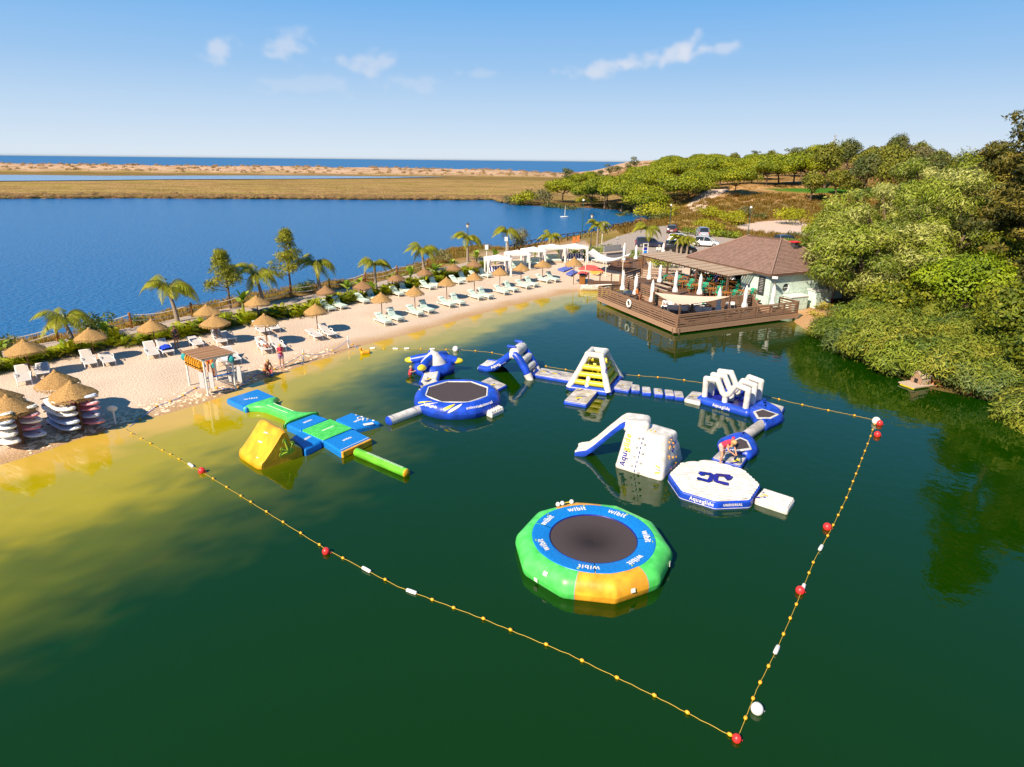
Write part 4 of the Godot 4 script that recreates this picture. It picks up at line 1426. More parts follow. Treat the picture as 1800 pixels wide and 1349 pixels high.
# ---------------------------------------------------------------- the car park
var park_poly := PackedVector2Array([Vector2(11.9, -98.9), Vector2(18.02, -113.6), Vector2(23.54, -124.93), Vector2(28.78, -133.47), Vector2(32.21, -136.32), Vector2(30.87, -125.69), Vector2(34.09, -121.84), Vector2(38.47, -111.15), Vector2(37.84, -102.5), Vector2(29.03, -91.97), Vector2(26.07, -87.77), Vector2(16.59, -88.72), Vector2(12.4, -89.53)])
var lot_poly := PackedVector2Array([Vector2(45.08, -136.22), Vector2(53.05, -144.03), Vector2(63.52, -148.28), Vector2(66, -129.93), Vector2(57.63, -110.94), Vector2(51.6, -114.86), Vector2(46.33, -122.27), Vector2(43.44, -126.33)])

func car(label: String, paint: String, at: Vector3, turn: float, l: float, w: float, h: float, boxy := 0.0) -> void:
	var t := thing("parked_car", label, "car", at, turn, "cars in the car park")
	var half := l * 0.5
	var prof := [[-0.5, 0.32, 0.66], [-0.485, 0.25, 0.95], [-0.44, 0.22, 1.0], [-0.2, 0.2, 1.0], [0.1, 0.2, 1.0], [0.22, 0.21, 0.97], [0.38, 0.23, 0.88], [0.46, 0.26, 0.78], [0.5, 0.34, 0.6]]
	var rows := []
	for p in prof:
		var belt: float = h * 0.6 * p[2]
		var wy := w * 0.5 * (1.0 - 0.1 * pow(absf(p[0]) * 2.0, 4.0))
		var x: float = p[0] * l
		rows.append(PackedVector3Array([Vector3(x, p[1], -wy * 0.9), Vector3(x, p[1] + 0.12, -wy), Vector3(x, belt - 0.14, -wy), Vector3(x, belt - 0.02, -wy * 0.94), Vector3(x, belt, -wy * 0.8), Vector3(x, belt + 0.015, 0), Vector3(x, belt, wy * 0.8), Vector3(x, belt - 0.02, wy * 0.94), Vector3(x, belt - 0.14, wy), Vector3(x, p[1] + 0.12, wy), Vector3(x, p[1], wy * 0.9)]))
	var b := Mb.new()
	b.grid(rows, true)
	b.cap(rows[0], Vector3.LEFT)
	b.cap(rows[-1], Vector3.RIGHT)
	part("body", b.done(), M[paint], t)
	var rear := -0.47 + 0.0 * boxy
	var cab := [[rear, 0.56], [lerpf(-0.4, -0.45, boxy), 0.96], [-0.25, 1.0], [0.02, 0.98], [lerpf(0.09, 0.16, boxy), 0.9], [lerpf(0.26, 0.3, boxy), 0.58]]
	rows = []
	var roof := []
	for p in cab:
		var y: float = h * p[1]
		var wy := w * 0.5 * lerpf(0.94, 0.74, clampf((p[1] - 0.56) / 0.44, 0, 1))
		rows.append(PackedVector3Array([Vector3(p[0] * l, h * 0.56, -w * 0.465), Vector3(p[0] * l, y, -wy), Vector3(p[0] * l, y + 0.02, 0), Vector3(p[0] * l, y, wy), Vector3(p[0] * l, h * 0.56, w * 0.465)]))
		if p[1] > 0.85:
			roof.append(PackedVector3Array([Vector3(p[0] * l, y - 0.06, -wy - 0.012), Vector3(p[0] * l, y + 0.02, -wy * 0.94), Vector3(p[0] * l, y + 0.045, 0), Vector3(p[0] * l, y + 0.02, wy * 0.94), Vector3(p[0] * l, y - 0.06, wy + 0.012)]))
	b = Mb.new()
	b.grid(rows, false)
	part("windows", b.done(), M.car_glass, t)
	b = Mb.new()
	b.grid(roof, false, Vector3.UP)
	part("roof", b.done(), M[paint], t)
	for s in [-1.0, 1.0]:
		for q in [[cab[0], cab[1]], [cab[5], cab[4]]]:
			part("pillar", tube_mesh([Vector3(q[0][0] * l, h * 0.57, s * w * 0.455), Vector3(q[1][0] * l, h * q[1][1], s * w * 0.385)], 0.045, 5), M[paint], t)
		part("pillar", tube_mesh([Vector3(-0.1 * l, h * 0.57, s * w * 0.475), Vector3(-0.09 * l, h * 0.97, s * w * 0.385)], 0.035, 5), M[paint], t)
		part("tail_lamp", rbox_mesh(Vector3(0.1, 0.28, 0.16), 0.03, tf(-half + 0.07, h * 0.52, s * w * 0.42)), M.tail_light, t)
		part("headlight", rbox_mesh(Vector3(0.2, 0.13, 0.32), 0.04, tf(half * 0.92, h * 0.41, s * w * 0.37)), M.white_plastic, t)
		part("mirror", rbox_mesh(Vector3(0.12, 0.12, 0.16), 0.04, tf(0.17 * l, h * 0.63, s * (w * 0.5 + 0.06))), M[paint], t)
		for x in [-0.3, 0.31]:
			var wh := part("wheel", lathe_mesh([Vector2(0.2, -0.1), Vector2(0.31, -0.1), Vector2(0.325, 0), Vector2(0.31, 0.1), Vector2(0.2, 0.1)], 18), M.tyre, t, Transform3D(Basis(Vector3.RIGHT, PI / 2), Vector3(x * l, 0.32, s * (w * 0.5 - 0.07))))
			part("rim", lathe_mesh([Vector2(0.001, 0.085 * s), Vector2(0.1, 0.075 * s), Vector2(0.21, 0.09 * s)], 14), M.steel, wh)
	part("number_plate", box_mesh(Vector3(0.02, 0.11, 0.5), tf(-half - 0.012, h * 0.36, 0)), M.white_plastic, t)

func lamp_post(label: String, at: Vector3, h: float, kind: int) -> void:
	var t := thing("street_lamp", label, "street lamp", at)
	if kind == 0:
		part("pole", lathe_mesh([Vector2(0.14, 0), Vector2(0.14, 0.5), Vector2(0.07, 0.6), Vector2(0.055, h * 0.5), Vector2(0.045, h), Vector2(0.001, h)], 10), M.dark_grey, t)
		var lan := part("lantern", lathe_mesh([Vector2(0.06, h), Vector2(0.12, h + 0.04), Vector2(0.22, h + 0.4), Vector2(0.2, h + 0.42)], 6), M.rope, t)
		part("lantern_cap", lathe_mesh([Vector2(0.27, h + 0.41), Vector2(0.16, h + 0.55), Vector2(0.03, h + 0.62), Vector2(0.02, h + 0.75), Vector2(0.001, h + 0.76)], 6), M.dark_grey, lan)
	else:
		part("pole", lathe_mesh([Vector2(0.09, 0), Vector2(0.06, h * 0.5), Vector2(0.04, h), Vector2(0.001, h)], 8), M.lamp_green, t)
		part("lamp_head", lathe_mesh([Vector2(0.04, h - 0.05), Vector2(0.2, h + 0.05), Vector2(0.22, h + 0.15), Vector2(0.1, h + 0.32), Vector2(0.001, h + 0.36)], 10), M.white_plastic, t)

func hedge_bush(label: String, at: Vector3, size: Vector3, turn: float) -> void:
	var rr := RandomNumberGenerator.new()
	rr.seed = int(at.x * 100) + 7
	var blobs := []
	var n := maxi(3, int(size.x * 1.6))
	for k in n:
		blobs.append([Vector3((float(k) / (n - 1) - 0.5) * size.x * 0.86, size.y * 0.5, rr.randfn(0, 0.1)), Vector3(size.x / n * 0.9 + 0.12, size.y * 0.52, size.z * 0.5) * rr.randf_range(0.85, 1.1)])
	var c := Mb.new()
	leaf_cloud(c, blobs, 32.0, 0.26, 0.13, [Color(0.14, 0.2, 0.012), Color(0.2, 0.25, 0.015), Color(0.08, 0.12, 0.012)], rr, 0.0, 0.5)
	single("hedge", c.done(), M.leaf_broad, label, "hedge", at, turn, "clipped green hedges")

func car_park() -> void:
	mat("lamp_green", 0.02, 0.08, 0.07, 0.5)
	flat_sheet("car_park", park_poly, M.asphalt)
	flat_sheet("sandy_lot", lot_poly, M.sandy_lot)
	car("dark navy estate car seen from its right side behind a palm", "paint_navy", on_ground(Vector2(21.02, -100.36), 0.05), -0.12, 4.5, 1.8, 1.45, 0.3)
	car("black people carrier parked behind the three little palms", "paint_black", on_ground(Vector2(24.05, -93.38), 0.05), -0.22, 4.6, 1.85, 1.7, 1.0)
	car("dark red hatchback seen from behind at the back of the car park", "paint_red", on_ground(Vector2(29.31, -120.85), 0.05), 1.25, 4.2, 1.8, 1.5, 0.4)
	car("white car half hidden behind the black people carrier", "paint_white", on_ground(Vector2(27.25, -106.09), 0.05), -0.3, 4.3, 1.8, 1.45, 0.2)
	car("silver van with a pale rear window at the back hedge", "paint_silver", on_ground(Vector2(33.03, -114.57), 0.05), 1.45, 4.3, 1.85, 1.85, 1.0)
	car("white hatchback nearest the restaurant roof", "paint_white", on_ground(Vector2(30.22, -101.85), 0.05), -0.4, 4.0, 1.75, 1.5, 0.3)
	car("dark car half hidden behind the restaurant roof", "paint_navy", on_ground(Vector2(43.67, -104.2), 0.05), 0.3, 4.3, 1.8, 1.5, 0.3)
	lamp_post("lantern lamp post behind a palm, left of the cabanas", on_ground(Vector2(-5.83, -83.28)), 4.3, 0)
	lamp_post("dark lantern lamp post beside the tall palm near the car park", on_ground(Vector2(11.74, -98.79)), 4.4, 0)
	lamp_post("tall thin green lamp post at the timber fence", on_ground(Vector2(11.96, -114.04)), 6.0, 1)
	lamp_post("green lamp post behind the dark red car", on_ground(Vector2(31.19, -131.35)), 4.3, 1)
	lamp_post("thin leaning lamp post behind the restaurant roof", on_ground(Vector2(37.74, -105.38)), 5.6, 1)
	var ms := thing("menu_sign", "tall white framed menu sign before the car park", "sign", on_ground(Vector2(18.35, -90.14)), 0.1)
	part("board", box_mesh(Vector3(0.75, 1.5, 0.06), tf(0, 1.0, 0)), M.white_plastic, ms)
	for k in 3:
		part("picture_panel", box_mesh(Vector3(0.5, 0.4, 0.01), tf(0, 1.48 - 0.47 * k, 0.036)), [M.chalkboard, M.toy_navy, M.toy_sky][k], ms)
	for x in [-0.33, 0.33]:
		part("leg", box_mesh(Vector3(0.06, 0.6, 0.06), tf(x, 0.1, -0.065)), M.white_plastic, ms)
	var sp := thing("signpost", "white round-headed sign post at the edge of the car park", "sign", on_ground(Vector2(15.43, -96.5)))
	part("pole", tube_mesh([Vector3(0, 0, 0), Vector3(0, 1.6, 0)], 0.04, 6), M.white_plastic, sp)
	part("disc", lathe_mesh([Vector2(0.001, -0.02), Vector2(0.28, -0.02), Vector2(0.28, 0.02), Vector2(0.001, 0.02)], 18), M.grey, sp, Transform3D(Basis(Vector3.RIGHT, PI / 2), Vector3(0, 1.75, 0.05)))
	for k in 2:
		var bo := thing("bollard", ["short white bollard sign before the black car, left", "short white bollard sign before the black car, right"][k], "bollard", on_ground([Vector2(20.29, -91.45), Vector2(20.7, -91.48)][k]), 0.0, "white bollard signs")
		part("stem", tube_mesh([Vector3(0, 0, 0), Vector3(0, 0.7, 0)], 0.05, 6), M.black, bo)
		part("plate", box_mesh(Vector3(0.32, 0.4, 0.05), tf(0, 0.85, 0)), M.white_plastic, bo)
	var hs := [[Vector2(31.08, -119.55), Vector2(35.36, -117.09), "long clipped hedge at the back of the car park, left part"], [Vector2(35.08, -116.13), Vector2(38.77, -112.03), "long clipped hedge at the back of the car park, right part"], [Vector2(10.21, -90.98), Vector2(11.52, -89.94), "clipped hedge left of the tall palm by the lamp post"], [Vector2(12.47, -91.73), Vector2(14.59, -92.48), "clipped hedge right of the tall palm by the lamp post"], [Vector2(7.48, -86.92), Vector2(10.05, -86.58), "green hedge behind the right cabana"], [Vector2(15.79, -86.3), Vector2(16.81, -86.9), "small green bush behind the beach bar deck"], [Vector2(17.36, -79.97), Vector2(20.27, -79.71), "low hedge at the back of the upper deck"], [Vector2(38.68, -106.24), Vector2(42.12, -102.04), "long hedge behind the restaurant roof, left part"], [Vector2(42.12, -102.04), Vector2(46.2, -98.22), "long hedge behind the restaurant roof, right part"]]
	for h in hs:
		var a: Vector2 = h[0]
		var e: Vector2 = h[1]
		var m := (a + e) * 0.5
		hedge_bush(h[2], on_ground(m, -0.1), Vector3(a.distance_to(e), 1.4 if a.distance_to(e) < 9 else 1.6, 1.3), -atan2(e.y - a.y, e.x - a.x))
	var pts := [Vector2(-0.75, -90.88), Vector2(2.81, -98.62), Vector2(7.74, -106.22), Vector2(11.32, -110.54), Vector2(18.98, -124.75), Vector2(25.04, -133.72), Vector2(30.31, -141.81)]
	var t := thing("timber_fence", "brown timber fence with crossed braces along the lagoon", "fence")
	for i in pts.size() - 1:
		var a: Vector2 = pts[i]
		var e: Vector2 = pts[i + 1]
		var n := maxi(1, roundi(a.distance_to(e) / 2.0))
		for k in n:
			var p := on_ground(a.lerp(e, float(k) / n))
			var q := on_ground(a.lerp(e, float(k + 1) / n))
			part("post", box_mesh(Vector3(0.12, 1.2, 0.12), tf(p.x, p.y + 0.55, p.z)), M.fence_wood, t)
			var x := along(p + Vector3(0, 1.1, 0), q + Vector3(0, 1.1, 0))
			part("top_rail", box_mesh(Vector3(p.distance_to(q), 0.1, 0.1)), M.fence_wood, t, x)
			x = along(p + Vector3(0, 0.12, 0), q + Vector3(0, 1.05, 0))
			x.origin += x.basis.z * 0.05
			part("brace", box_mesh(Vector3(p.distance_to(q), 0.08, 0.06)), M.fence_wood, t, x)
			if k % 2:
				x = along(p + Vector3(0, 1.05, 0), q + Vector3(0, 0.12, 0))
				x.origin -= x.basis.z * 0.05
				part("brace", box_mesh(Vector3(p.distance_to(q), 0.08, 0.06)), M.fence_wood, t, x)
	for k in 2:
		var b := thing("orange_barrier", ["orange plastic barrier by the fence, left", "orange plastic barrier by the fence, right"][k], "barrier", on_ground([Vector2(9.77, -104.96), Vector2(10.56, -106.54)][k]), 0.3, "orange plastic barriers")
		part("panel", rbox_mesh(Vector3(0.5, 0.75, 0.08), 0.04, tf(0, 0.5, 0)), M.cloth_orange, b)
		part("foot", rbox_mesh(Vector3(0.55, 0.1, 0.4), 0.03, tf(0, 0.06, 0)), M.cloth_orange, b)
	var posts := [Vector2(-34.47, -39.78), Vector2(-32.11, -43.6), Vector2(-29.08, -47.43), Vector2(-26.17, -51.09), Vector2(-23.51, -55.05), Vector2(-20.74, -59.08), Vector2(-18.21, -63.07), Vector2(-15.49, -66.93), Vector2(-13, -71.6), Vector2(-10.29, -77.33)]
	var rf := thing("rope_fence", "low rope fence on reddish timber posts along the lagoon", "fence")
	for i in posts.size():
		var p := on_ground(posts[i])
		part("post", tube_mesh([p - Vector3(0, 0.3, 0), p + Vector3(0, 1.25, 0)], 0.09, 8), M.orange_wood, rf)
		if i:
			var a := on_ground(posts[i - 1]) + Vector3(0, 1.1, 0)
			var e := p + Vector3(0, 1.1, 0)
			for lv in 2:
				var ln := []
				for k in 9:
					var s := k / 8.0
					ln.append(a.lerp(e, s) - Vector3(0, 0.45 * 4 * s * (1 - s) * 0.6 + lv * 0.42, 0))
				part("rope", tube_mesh(ln, 0.035, 5), M.rope, rf)
	for k in 3:
		var b := thing("post_lantern", ["white box lantern on a post behind the leftmost cabana", "white box lantern on a post beside the tall palm pair", "white box lantern on a post right of the tall palm near the car park"][k], "lantern", on_ground([Vector2(-3.23, -78.41), Vector2(-0.97, -87.17), Vector2(12.74, -93.82)][k]), 0.0, "white box lanterns on posts")
		var hh: float = [2.2, 2.2, 3.6][k]
		part("post", tube_mesh([Vector3(0, 0, 0), Vector3(0, hh, 0)], 0.05, 6), M.cream_frame, b)
		part("box", rbox_mesh(Vector3(0.42, 0.55, 0.42), 0.04, tf(0, hh + 0.28, 0)), M.white_plastic, b)
	var sb := thing("sailing_boat", "small sailing boat with furled white sail on the lagoon", "boat", Vector3(12.42, 0, -161.89), 0.4)
	sb.scale = Vector3.ONE * 0.5
	var rows := []
	for i in 9:
		var s := i / 8.0
		var w := 0.7 * pow(sin(PI * clampf(s * 0.86 + 0.1, 0, 1)), 0.7)
		rows.append(PackedVector3Array([Vector3(s * 4.4 - 2.2, 0.5, -w), Vector3(s * 4.4 - 2.2, -0.1, -w * 0.5), Vector3(s * 4.4 - 2.2, -0.1, w * 0.5), Vector3(s * 4.4 - 2.2, 0.5, w)]))
	var hb := Mb.new()
	hb.grid(rows, true)
	part("hull", hb.done(), M.white_plastic, sb)
	part("mast", tube_mesh([Vector3(0.4, 0.3, 0), Vector3(0.4, 5.6, 0)], 0.06, 6), M.cream_frame, sb)
	part("furled_sail", tube_mesh([Vector3(0.25, 0.9, 0), Vector3(0.3, 2.4, 0), Vector3(0.36, 5.0, 0)], [0.14, 0.12, 0.06], 7), M.white_fabric, sb)
	var py := thing("pylon", "far lattice pylon above the trees", "pylon", v3(Vector2(261.52, -560), 10.0))
	py.scale = Vector3(0.75, 0.85, 0.75)
	for s in [-1.0, 1.0]:
		part("leg", tube_mesh([Vector3(s * 2.2, 0, 0), Vector3(s * 0.7, 26, 0), Vector3(s * 0.5, 30, 0)], 0.16, 4), M.grey, py)
		part("leg", tube_mesh([Vector3(s * 2.2, 0, 2), Vector3(s * 0.7, 26, 1), Vector3(s * 0.5, 30, 0.6)], 0.16, 4), M.grey, py)
	for k in 6:
		part("brace", tube_mesh([Vector3(-1.6 + 0.16 * k, 6 + k * 4, 0), Vector3(1.4 - 0.16 * k, 10 + k * 4, 0)], 0.1, 4), M.grey, py)
	for k in 2:
		part("cross_arm", box_mesh(Vector3(5.0, 0.25, 0.25), tf(0, 25.0 + 4.0 * k, 0.5)), M.grey, py)

# ---------------------------------------------------------------- the restaurant and its decks
func railing(label: String, pts: Array, h: float, boards: int, m: Material, group := "") -> void:
	var t := thing("deck_railing", label, "railing", Vector3.ZERO, 0.0, group)
	for i in pts.size() - 1:
		var a: Vector3 = pts[i]
		var b: Vector3 = pts[i + 1]
		var d := a.distance_to(b)
		var n := maxi(1, roundi(d / 1.75))
		var out := (b - a).normalized().cross(Vector3.UP)
		for k in n + (1 if i == pts.size() - 2 else 0):
			var p := a.lerp(b, float(k) / n)
			part("post", box_mesh(Vector3(0.09, h, 0.09)), m, t, Transform3D(along(a, b).basis, p + Vector3(0, h * 0.5, 0)))
		for k in boards:
			var y := h * (k + 0.6) / boards
			for j in n:
				var p := a.lerp(b, float(j) / n)
				var q := a.lerp(b, float(j + 1) / n)
				part("board", box_mesh(Vector3(d / n - 0.012, h / boards * 0.56, 0.03)), m, t, Transform3D(along(a, b).basis, (p + q) * 0.5 + Vector3(0, y + 0.006 * sin(j * 3.1 + k), 0) + out * 0.062))
		var top := along(a, b)
		top.origin += Vector3(0, h + 0.02, 0)
		part("handrail", box_mesh(Vector3(d + 0.06, 0.04, 0.15)), m, t, top)

func deck(label: String, pts: PackedVector2Array, y: float, bottom: float, facing: Array) -> void:
	var t := thing("timber_deck", label, "deck")
	var b := Mb.new()
	b.plate(pts, y - 0.12, y - 0.03)
	part("deck_frame", b.done(), M.deck_wood, t)
	b = Mb.new()
	var dir := (pts[1] - pts[0]).normalized()
	var nrm := Vector2(-dir.y, dir.x)
	for k in range(-160, 160):
		var o := pts[0] + nrm * (k * 0.15)
		var strip := PackedVector2Array([o - dir * 40 + nrm * 0.004, o + dir * 40 + nrm * 0.004, o + dir * 40 + nrm * 0.142, o - dir * 40 + nrm * 0.142])
		for piece in Geometry2D.intersect_polygons(strip, pts):
			b.plate(piece, y - 0.03, y + 0.004 * sin(k * 7.7))
	part("floor_boards", b.done(), M.deck_wood, t, Transform3D.IDENTITY, "stuff")
	for i in facing:
		var a := v3(pts[i], 0)
		var e := v3(pts[(i + 1) % pts.size()], 0)
		var d := a.distance_to(e)
		var out := (e - a).normalized().cross(Vector3.UP)
		for r in 2:
			var xf := along(a, e)
			var hh := (y - bottom) / 2.0
			xf.origin += Vector3(0, bottom + hh * (r + 0.5), 0) + out * 0.03
			part("fascia_board", box_mesh(Vector3(d + 0.05, hh - 0.012, 0.05)), M.fascia_wood, t, xf)
		var n := int(d / 2.2)
		for k in n + 1:
			var p := a.lerp(e, (k + 0.02) / (n + 0.04)) - out * 0.35
			part("pile", tube_mesh([p + Vector3(0, -1.2, 0), p + Vector3(0, y - 0.12, 0)], 0.1, 7), M.deck_wood, t)

func closed_parasol(label: String, at: Vector3, fabric_h := 2.0, lean := 0.0) -> void:
	var t := thing("closed_parasol", label, "parasol", at, at.x * 3.0, "folded white parasols on the decks")
	part("base", rbox_mesh(Vector3(0.6, 0.1, 0.6), 0.03, tf(0, 0.05, 0)), M.dark_grey, t)
	part("pole", tube_mesh([Vector3(0, 0.05, 0), Vector3(lean, fabric_h + 0.55, 0)], 0.028, 7), M.orange_wood, t)
	var rows := []
	for i in 15:
		var s := i / 14.0
		var r: float = [0.24, 0.25, 0.22, 0.17, 0.15, 0.155, 0.165, 0.17, 0.17, 0.165, 0.155, 0.14, 0.11, 0.06, 0.015][i]
		var row := PackedVector3Array()
		for j in 20:
			var a := TAU * j / 20
			var q := r * (1.0 + 0.17 * cos(a * 6.0 + 1.3 * s + at.z) * (1.0 - s * 0.7) + 0.05 * sin(a * 3.0 + s * 9.0))
			row.append(Vector3(cos(a) * q + lean * s, 0.42 + fabric_h * s, sin(a) * q))
		rows.append(row)
	var b := Mb.new()
	b.grid(rows, true)
	part("folded_canopy", b.done(), M.white_fabric, t)
	part("strap", lathe_mesh([Vector2(0.16, -0.025), Vector2(0.175, 0), Vector2(0.16, 0.025)], 12), M.white_plastic, t, tf(lean * 0.3, 0.42 + fabric_h * 0.3, 0))

func make_director_chair() -> Node3D:
	var t := thing("director_chair", "", "chair", Vector3.ZERO, 0.0, "teal canvas chairs of the restaurant")
	for s in [-1.0, 1.0]:
		part("leg", tube_mesh([Vector3(-0.25, 0, 0.22 * s), Vector3(0.25, 0.45, 0.22 * s)], 0.02, 5), M.orange_wood, t)
		part("leg", tube_mesh([Vector3(0.25, 0, 0.2 * s), Vector3(-0.25, 0.45, 0.2 * s)], 0.02, 5), M.orange_wood, t)
		part("armrest", box_mesh(Vector3(0.05, 0.03, 0.5), tf(0.27 * s, 0.66, 0)), M.orange_wood, t)
		part("upright", box_mesh(Vector3(0.035, 0.5, 0.035), tf(0.27 * s, 0.65, -0.22)), M.orange_wood, t)
	var b := Mb.new()
	b.rbox(tf(0, 0.45, 0), Vector3(0.5, 0.03, 0.44), 0.012)
	part("seat", b.done(), M.teal_fabric, t)
	b = Mb.new()
	b.rbox(tf(0, 0.8, -0.22), Vector3(0.54, 0.2, 0.03), 0.012)
	part("backrest", b.done(), M.teal_fabric, t)
	return t

func make_table(called: String, cat: String, w: float, d: float, h: float, top_m: Material, leg_m: Material) -> Node3D:
	var t := thing(called, "", cat)
	part("table_top", rbox_mesh(Vector3(w, 0.05, d), 0.02, tf(0, h, 0)), top_m, t)
	for x in [-1.0, 1.0]:
		for z in [-1.0, 1.0]:
			part("leg", box_mesh(Vector3(0.05, h - 0.03, 0.05), tf(x * (w * 0.5 - 0.06), (h - 0.03) * 0.5, z * (d * 0.5 - 0.06))), leg_m, t)
	return t

func sofa(label: String, at: Vector3, turn: float, w := 1.8) -> void:
	var t := thing("lounge_sofa", label, "sofa", at, turn, "white lounge sofas on the lower deck")
	part("base", rbox_mesh(Vector3(w, 0.26, 0.8), 0.03, tf(0, 0.15, 0)), M.dark_grey, t)
	for k in 2:
		part("seat_cushion", rbox_mesh(Vector3(w / 2 - 0.03, 0.16, 0.68), 0.06, tf((k - 0.5) * w / 2, 0.36, 0.05)), M.white_fabric, t)
		part("back_cushion", rbox_mesh(Vector3(w / 2 - 0.03, 0.38, 0.16), 0.07, tf((k - 0.5) * w / 2, 0.58, -0.33, 0, -0.15)), M.white_fabric, t)

func restaurant() -> void:
	var A := Vector2(8.31, -61.95)
	var B := Vector2(13.01, -49.61)
	var C := Vector2(25.22, -55.51)
	var U := Vector2(15.2, -53.6)
	var L := Vector2(12.1, -61.7)
	var fl := 0.55
	var up := 1.0
	deck("lower timber deck standing over the pond, with pale fascia boards", PackedVector2Array([A, B, C, Vector2(23.7, -58.0), Vector2(18, -57), Vector2(12.5, -64.4)]), fl, 0.12, [0, 1])
	deck("upper timber deck under the pergola of the restaurant", PackedVector2Array([L, U, Vector2(21.35, -56.5), Vector2(23.0, -58.6), Vector2(18.6, -68.6), Vector2(14.0, -70.5), Vector2(11.0, -66.4)]), up, 0.5, [0, 1])
	railing("long outer deck railing on the left side above the water", [v3(A + Vector2(2.6, -1.2), fl), v3(A + Vector2(0.05, 0.05), fl), v3(B + Vector2(-0.02, -0.1), fl)], 1.0, 5, M.rail_wood)
	railing("outer deck railing facing the camera, right of the deck's corner", [v3(B + Vector2(0.08, -0.05), fl), v3(C + Vector2(-0.1, 0), fl), v3(Vector2(24.2, -57.4), fl)], 1.0, 5, M.rail_wood)
	railing("inner railing of the upper deck behind the folded parasols, left part", [v3(Vector2(11.2, -66.2), up), v3(L, up), v3(U + Vector2(0, 0.0), up)], 0.95, 5, M.rail_wood)
	railing("inner railing of the upper deck behind the sofas, ending at the steps", [v3(U + Vector2(0.12, -0.05), up), v3(Vector2(18.8, -55.35), up), v3(Vector2(21.3, -56.35), up)], 0.95, 5, M.rail_wood)
	railing("short railing running down beside the deck steps", [v3(Vector2(21.4, -56.3), fl + 0.25), v3(Vector2(21.1, -54.3), fl)], 0.95, 5, M.rail_wood)
	railing("low railing on the back of the upper deck by the hedge", [v3(Vector2(11.1, -66.5), up), v3(Vector2(14.0, -70.6), up), v3(Vector2(18.2, -69.4), up)], 0.95, 4, M.rail_wood)
	var st := thing("deck_steps", "timber steps from the lower deck up to the restaurant door", "steps", Vector3(22.2, fl, -56.0), -0.43)
	for k in 3:
		part("tread", box_mesh(Vector3(1.6, 0.15, 0.34), tf(0, 0.075 + 0.15 * k, -0.34 * k)), M.fascia_wood, st)
	var d1 := Vector2(0.39, 0.92)
	var w1 := Vector2(0.91, -0.415)
	var E1 := Vector2(18.54, -69.2)
	var E2 := Vector2(23.3, -57.9)
	var E3 := E2 + w1 * 10.6
	var E4 := E1 + w1 * 10.6
	var R1 := Vector3(24.2, 5.95, -67.2)
	var R2 := Vector3(26.3, 5.95, -64.1)
	var t := thing("restaurant", "low mint-green restaurant with a brown shingled hip roof", "restaurant")
	var b := Mb.new()
	var c1 := E1 + (d1 + w1) * 0.45
	var c2 := E2 + (-d1 + w1) * 0.45
	var c3 := E3 + (-d1 - w1) * 0.45
	var c4 := E4 + (d1 - w1) * 0.45
	b.plate(PackedVector2Array([c1, c2, c3, c4]), 0.2, up)
	part("floor", b.done(), M.pale_wood, t)
	var wall := func(a: Vector2, e: Vector2, y0: float, y1: float, th := 0.18):
		var xf := along(v3(a, 0), v3(e, 0))
		xf.origin += Vector3(0, (y0 + y1) * 0.5, 0)
		return part("wall", box_mesh(Vector3(a.distance_to(e), y1 - y0, th), Transform3D.IDENTITY), M.mint_wall, t, xf)
	var dmid := c2 - d1 * 3.6
	wall.call(dmid, c2, 0.3, 3.45)
	wall.call(c3, c4, 0.3, 3.45)
	wall.call(c4, c1, 0.3, 3.45)
	wall.call(dmid, dmid + w1 * 9.7, 1.003, 3.45, 0.15)
	var xf := along(v3(c2, 0), v3(c3, 0))
	var len := c2.distance_to(c3)
	var csg := CSGBox3D.new()
	csg.name = "wall"
	csg.size = Vector3(len, 3.15, 0.2)
	var hole := CSGCylinder3D.new()
	hole.name = "window_opening"
	hole.radius = 0.42
	hole.height = 1.0
	hole.sides = 28
	hole.operation = CSGShape3D.OPERATION_SUBTRACTION
	csg.add_child(hole)
	csg.material = M.mint_wall
	t.add_child(csg, true)
	csg.transform = Transform3D(xf.basis, xf.origin + Vector3(0, 1.875, 0))
	hole.transform = Transform3D(Basis(Vector3.RIGHT, PI / 2), Vector3(-len / 2 + 2.0, 0.2, 0))
	var wc := xf * Vector3(-len / 2 + 2.0, 2.075, 0)
	var win := part("round_window", lathe_mesh([Vector2(0.38, -0.06), Vector2(0.4, 0.09), Vector2(0.47, 0.09), Vector2(0.49, 0.0), Vector2(0.43, -0.06)], 28), M.white_plastic, t, Transform3D(xf.basis * Basis(Vector3.RIGHT, PI / 2), wc))
	var pb := Mb.new()
	pb.lathe([Vector2(0.001, 0.006), Vector2(0.39, 0.006), Vector2(0.39, -0.006), Vector2(0.001, -0.006)], 24)
	part("pane", pb.done(), M.window_glass, win)
	part("glazing_bar", box_mesh(Vector3(0.8, 0.05, 0.05)), M.white_plastic, win)
	var roof := Mb.new()
	var corner := [v3(E1, 3.5), v3(E2, 3.5), v3(E3, 3.5), v3(E4, 3.5)]
	var faces := [[corner[0], corner[1], R2, R1], [corner[1], corner[2], R2, R2], [corner[2], corner[3], R1, R2], [corner[3], corner[0], R1, R1]]
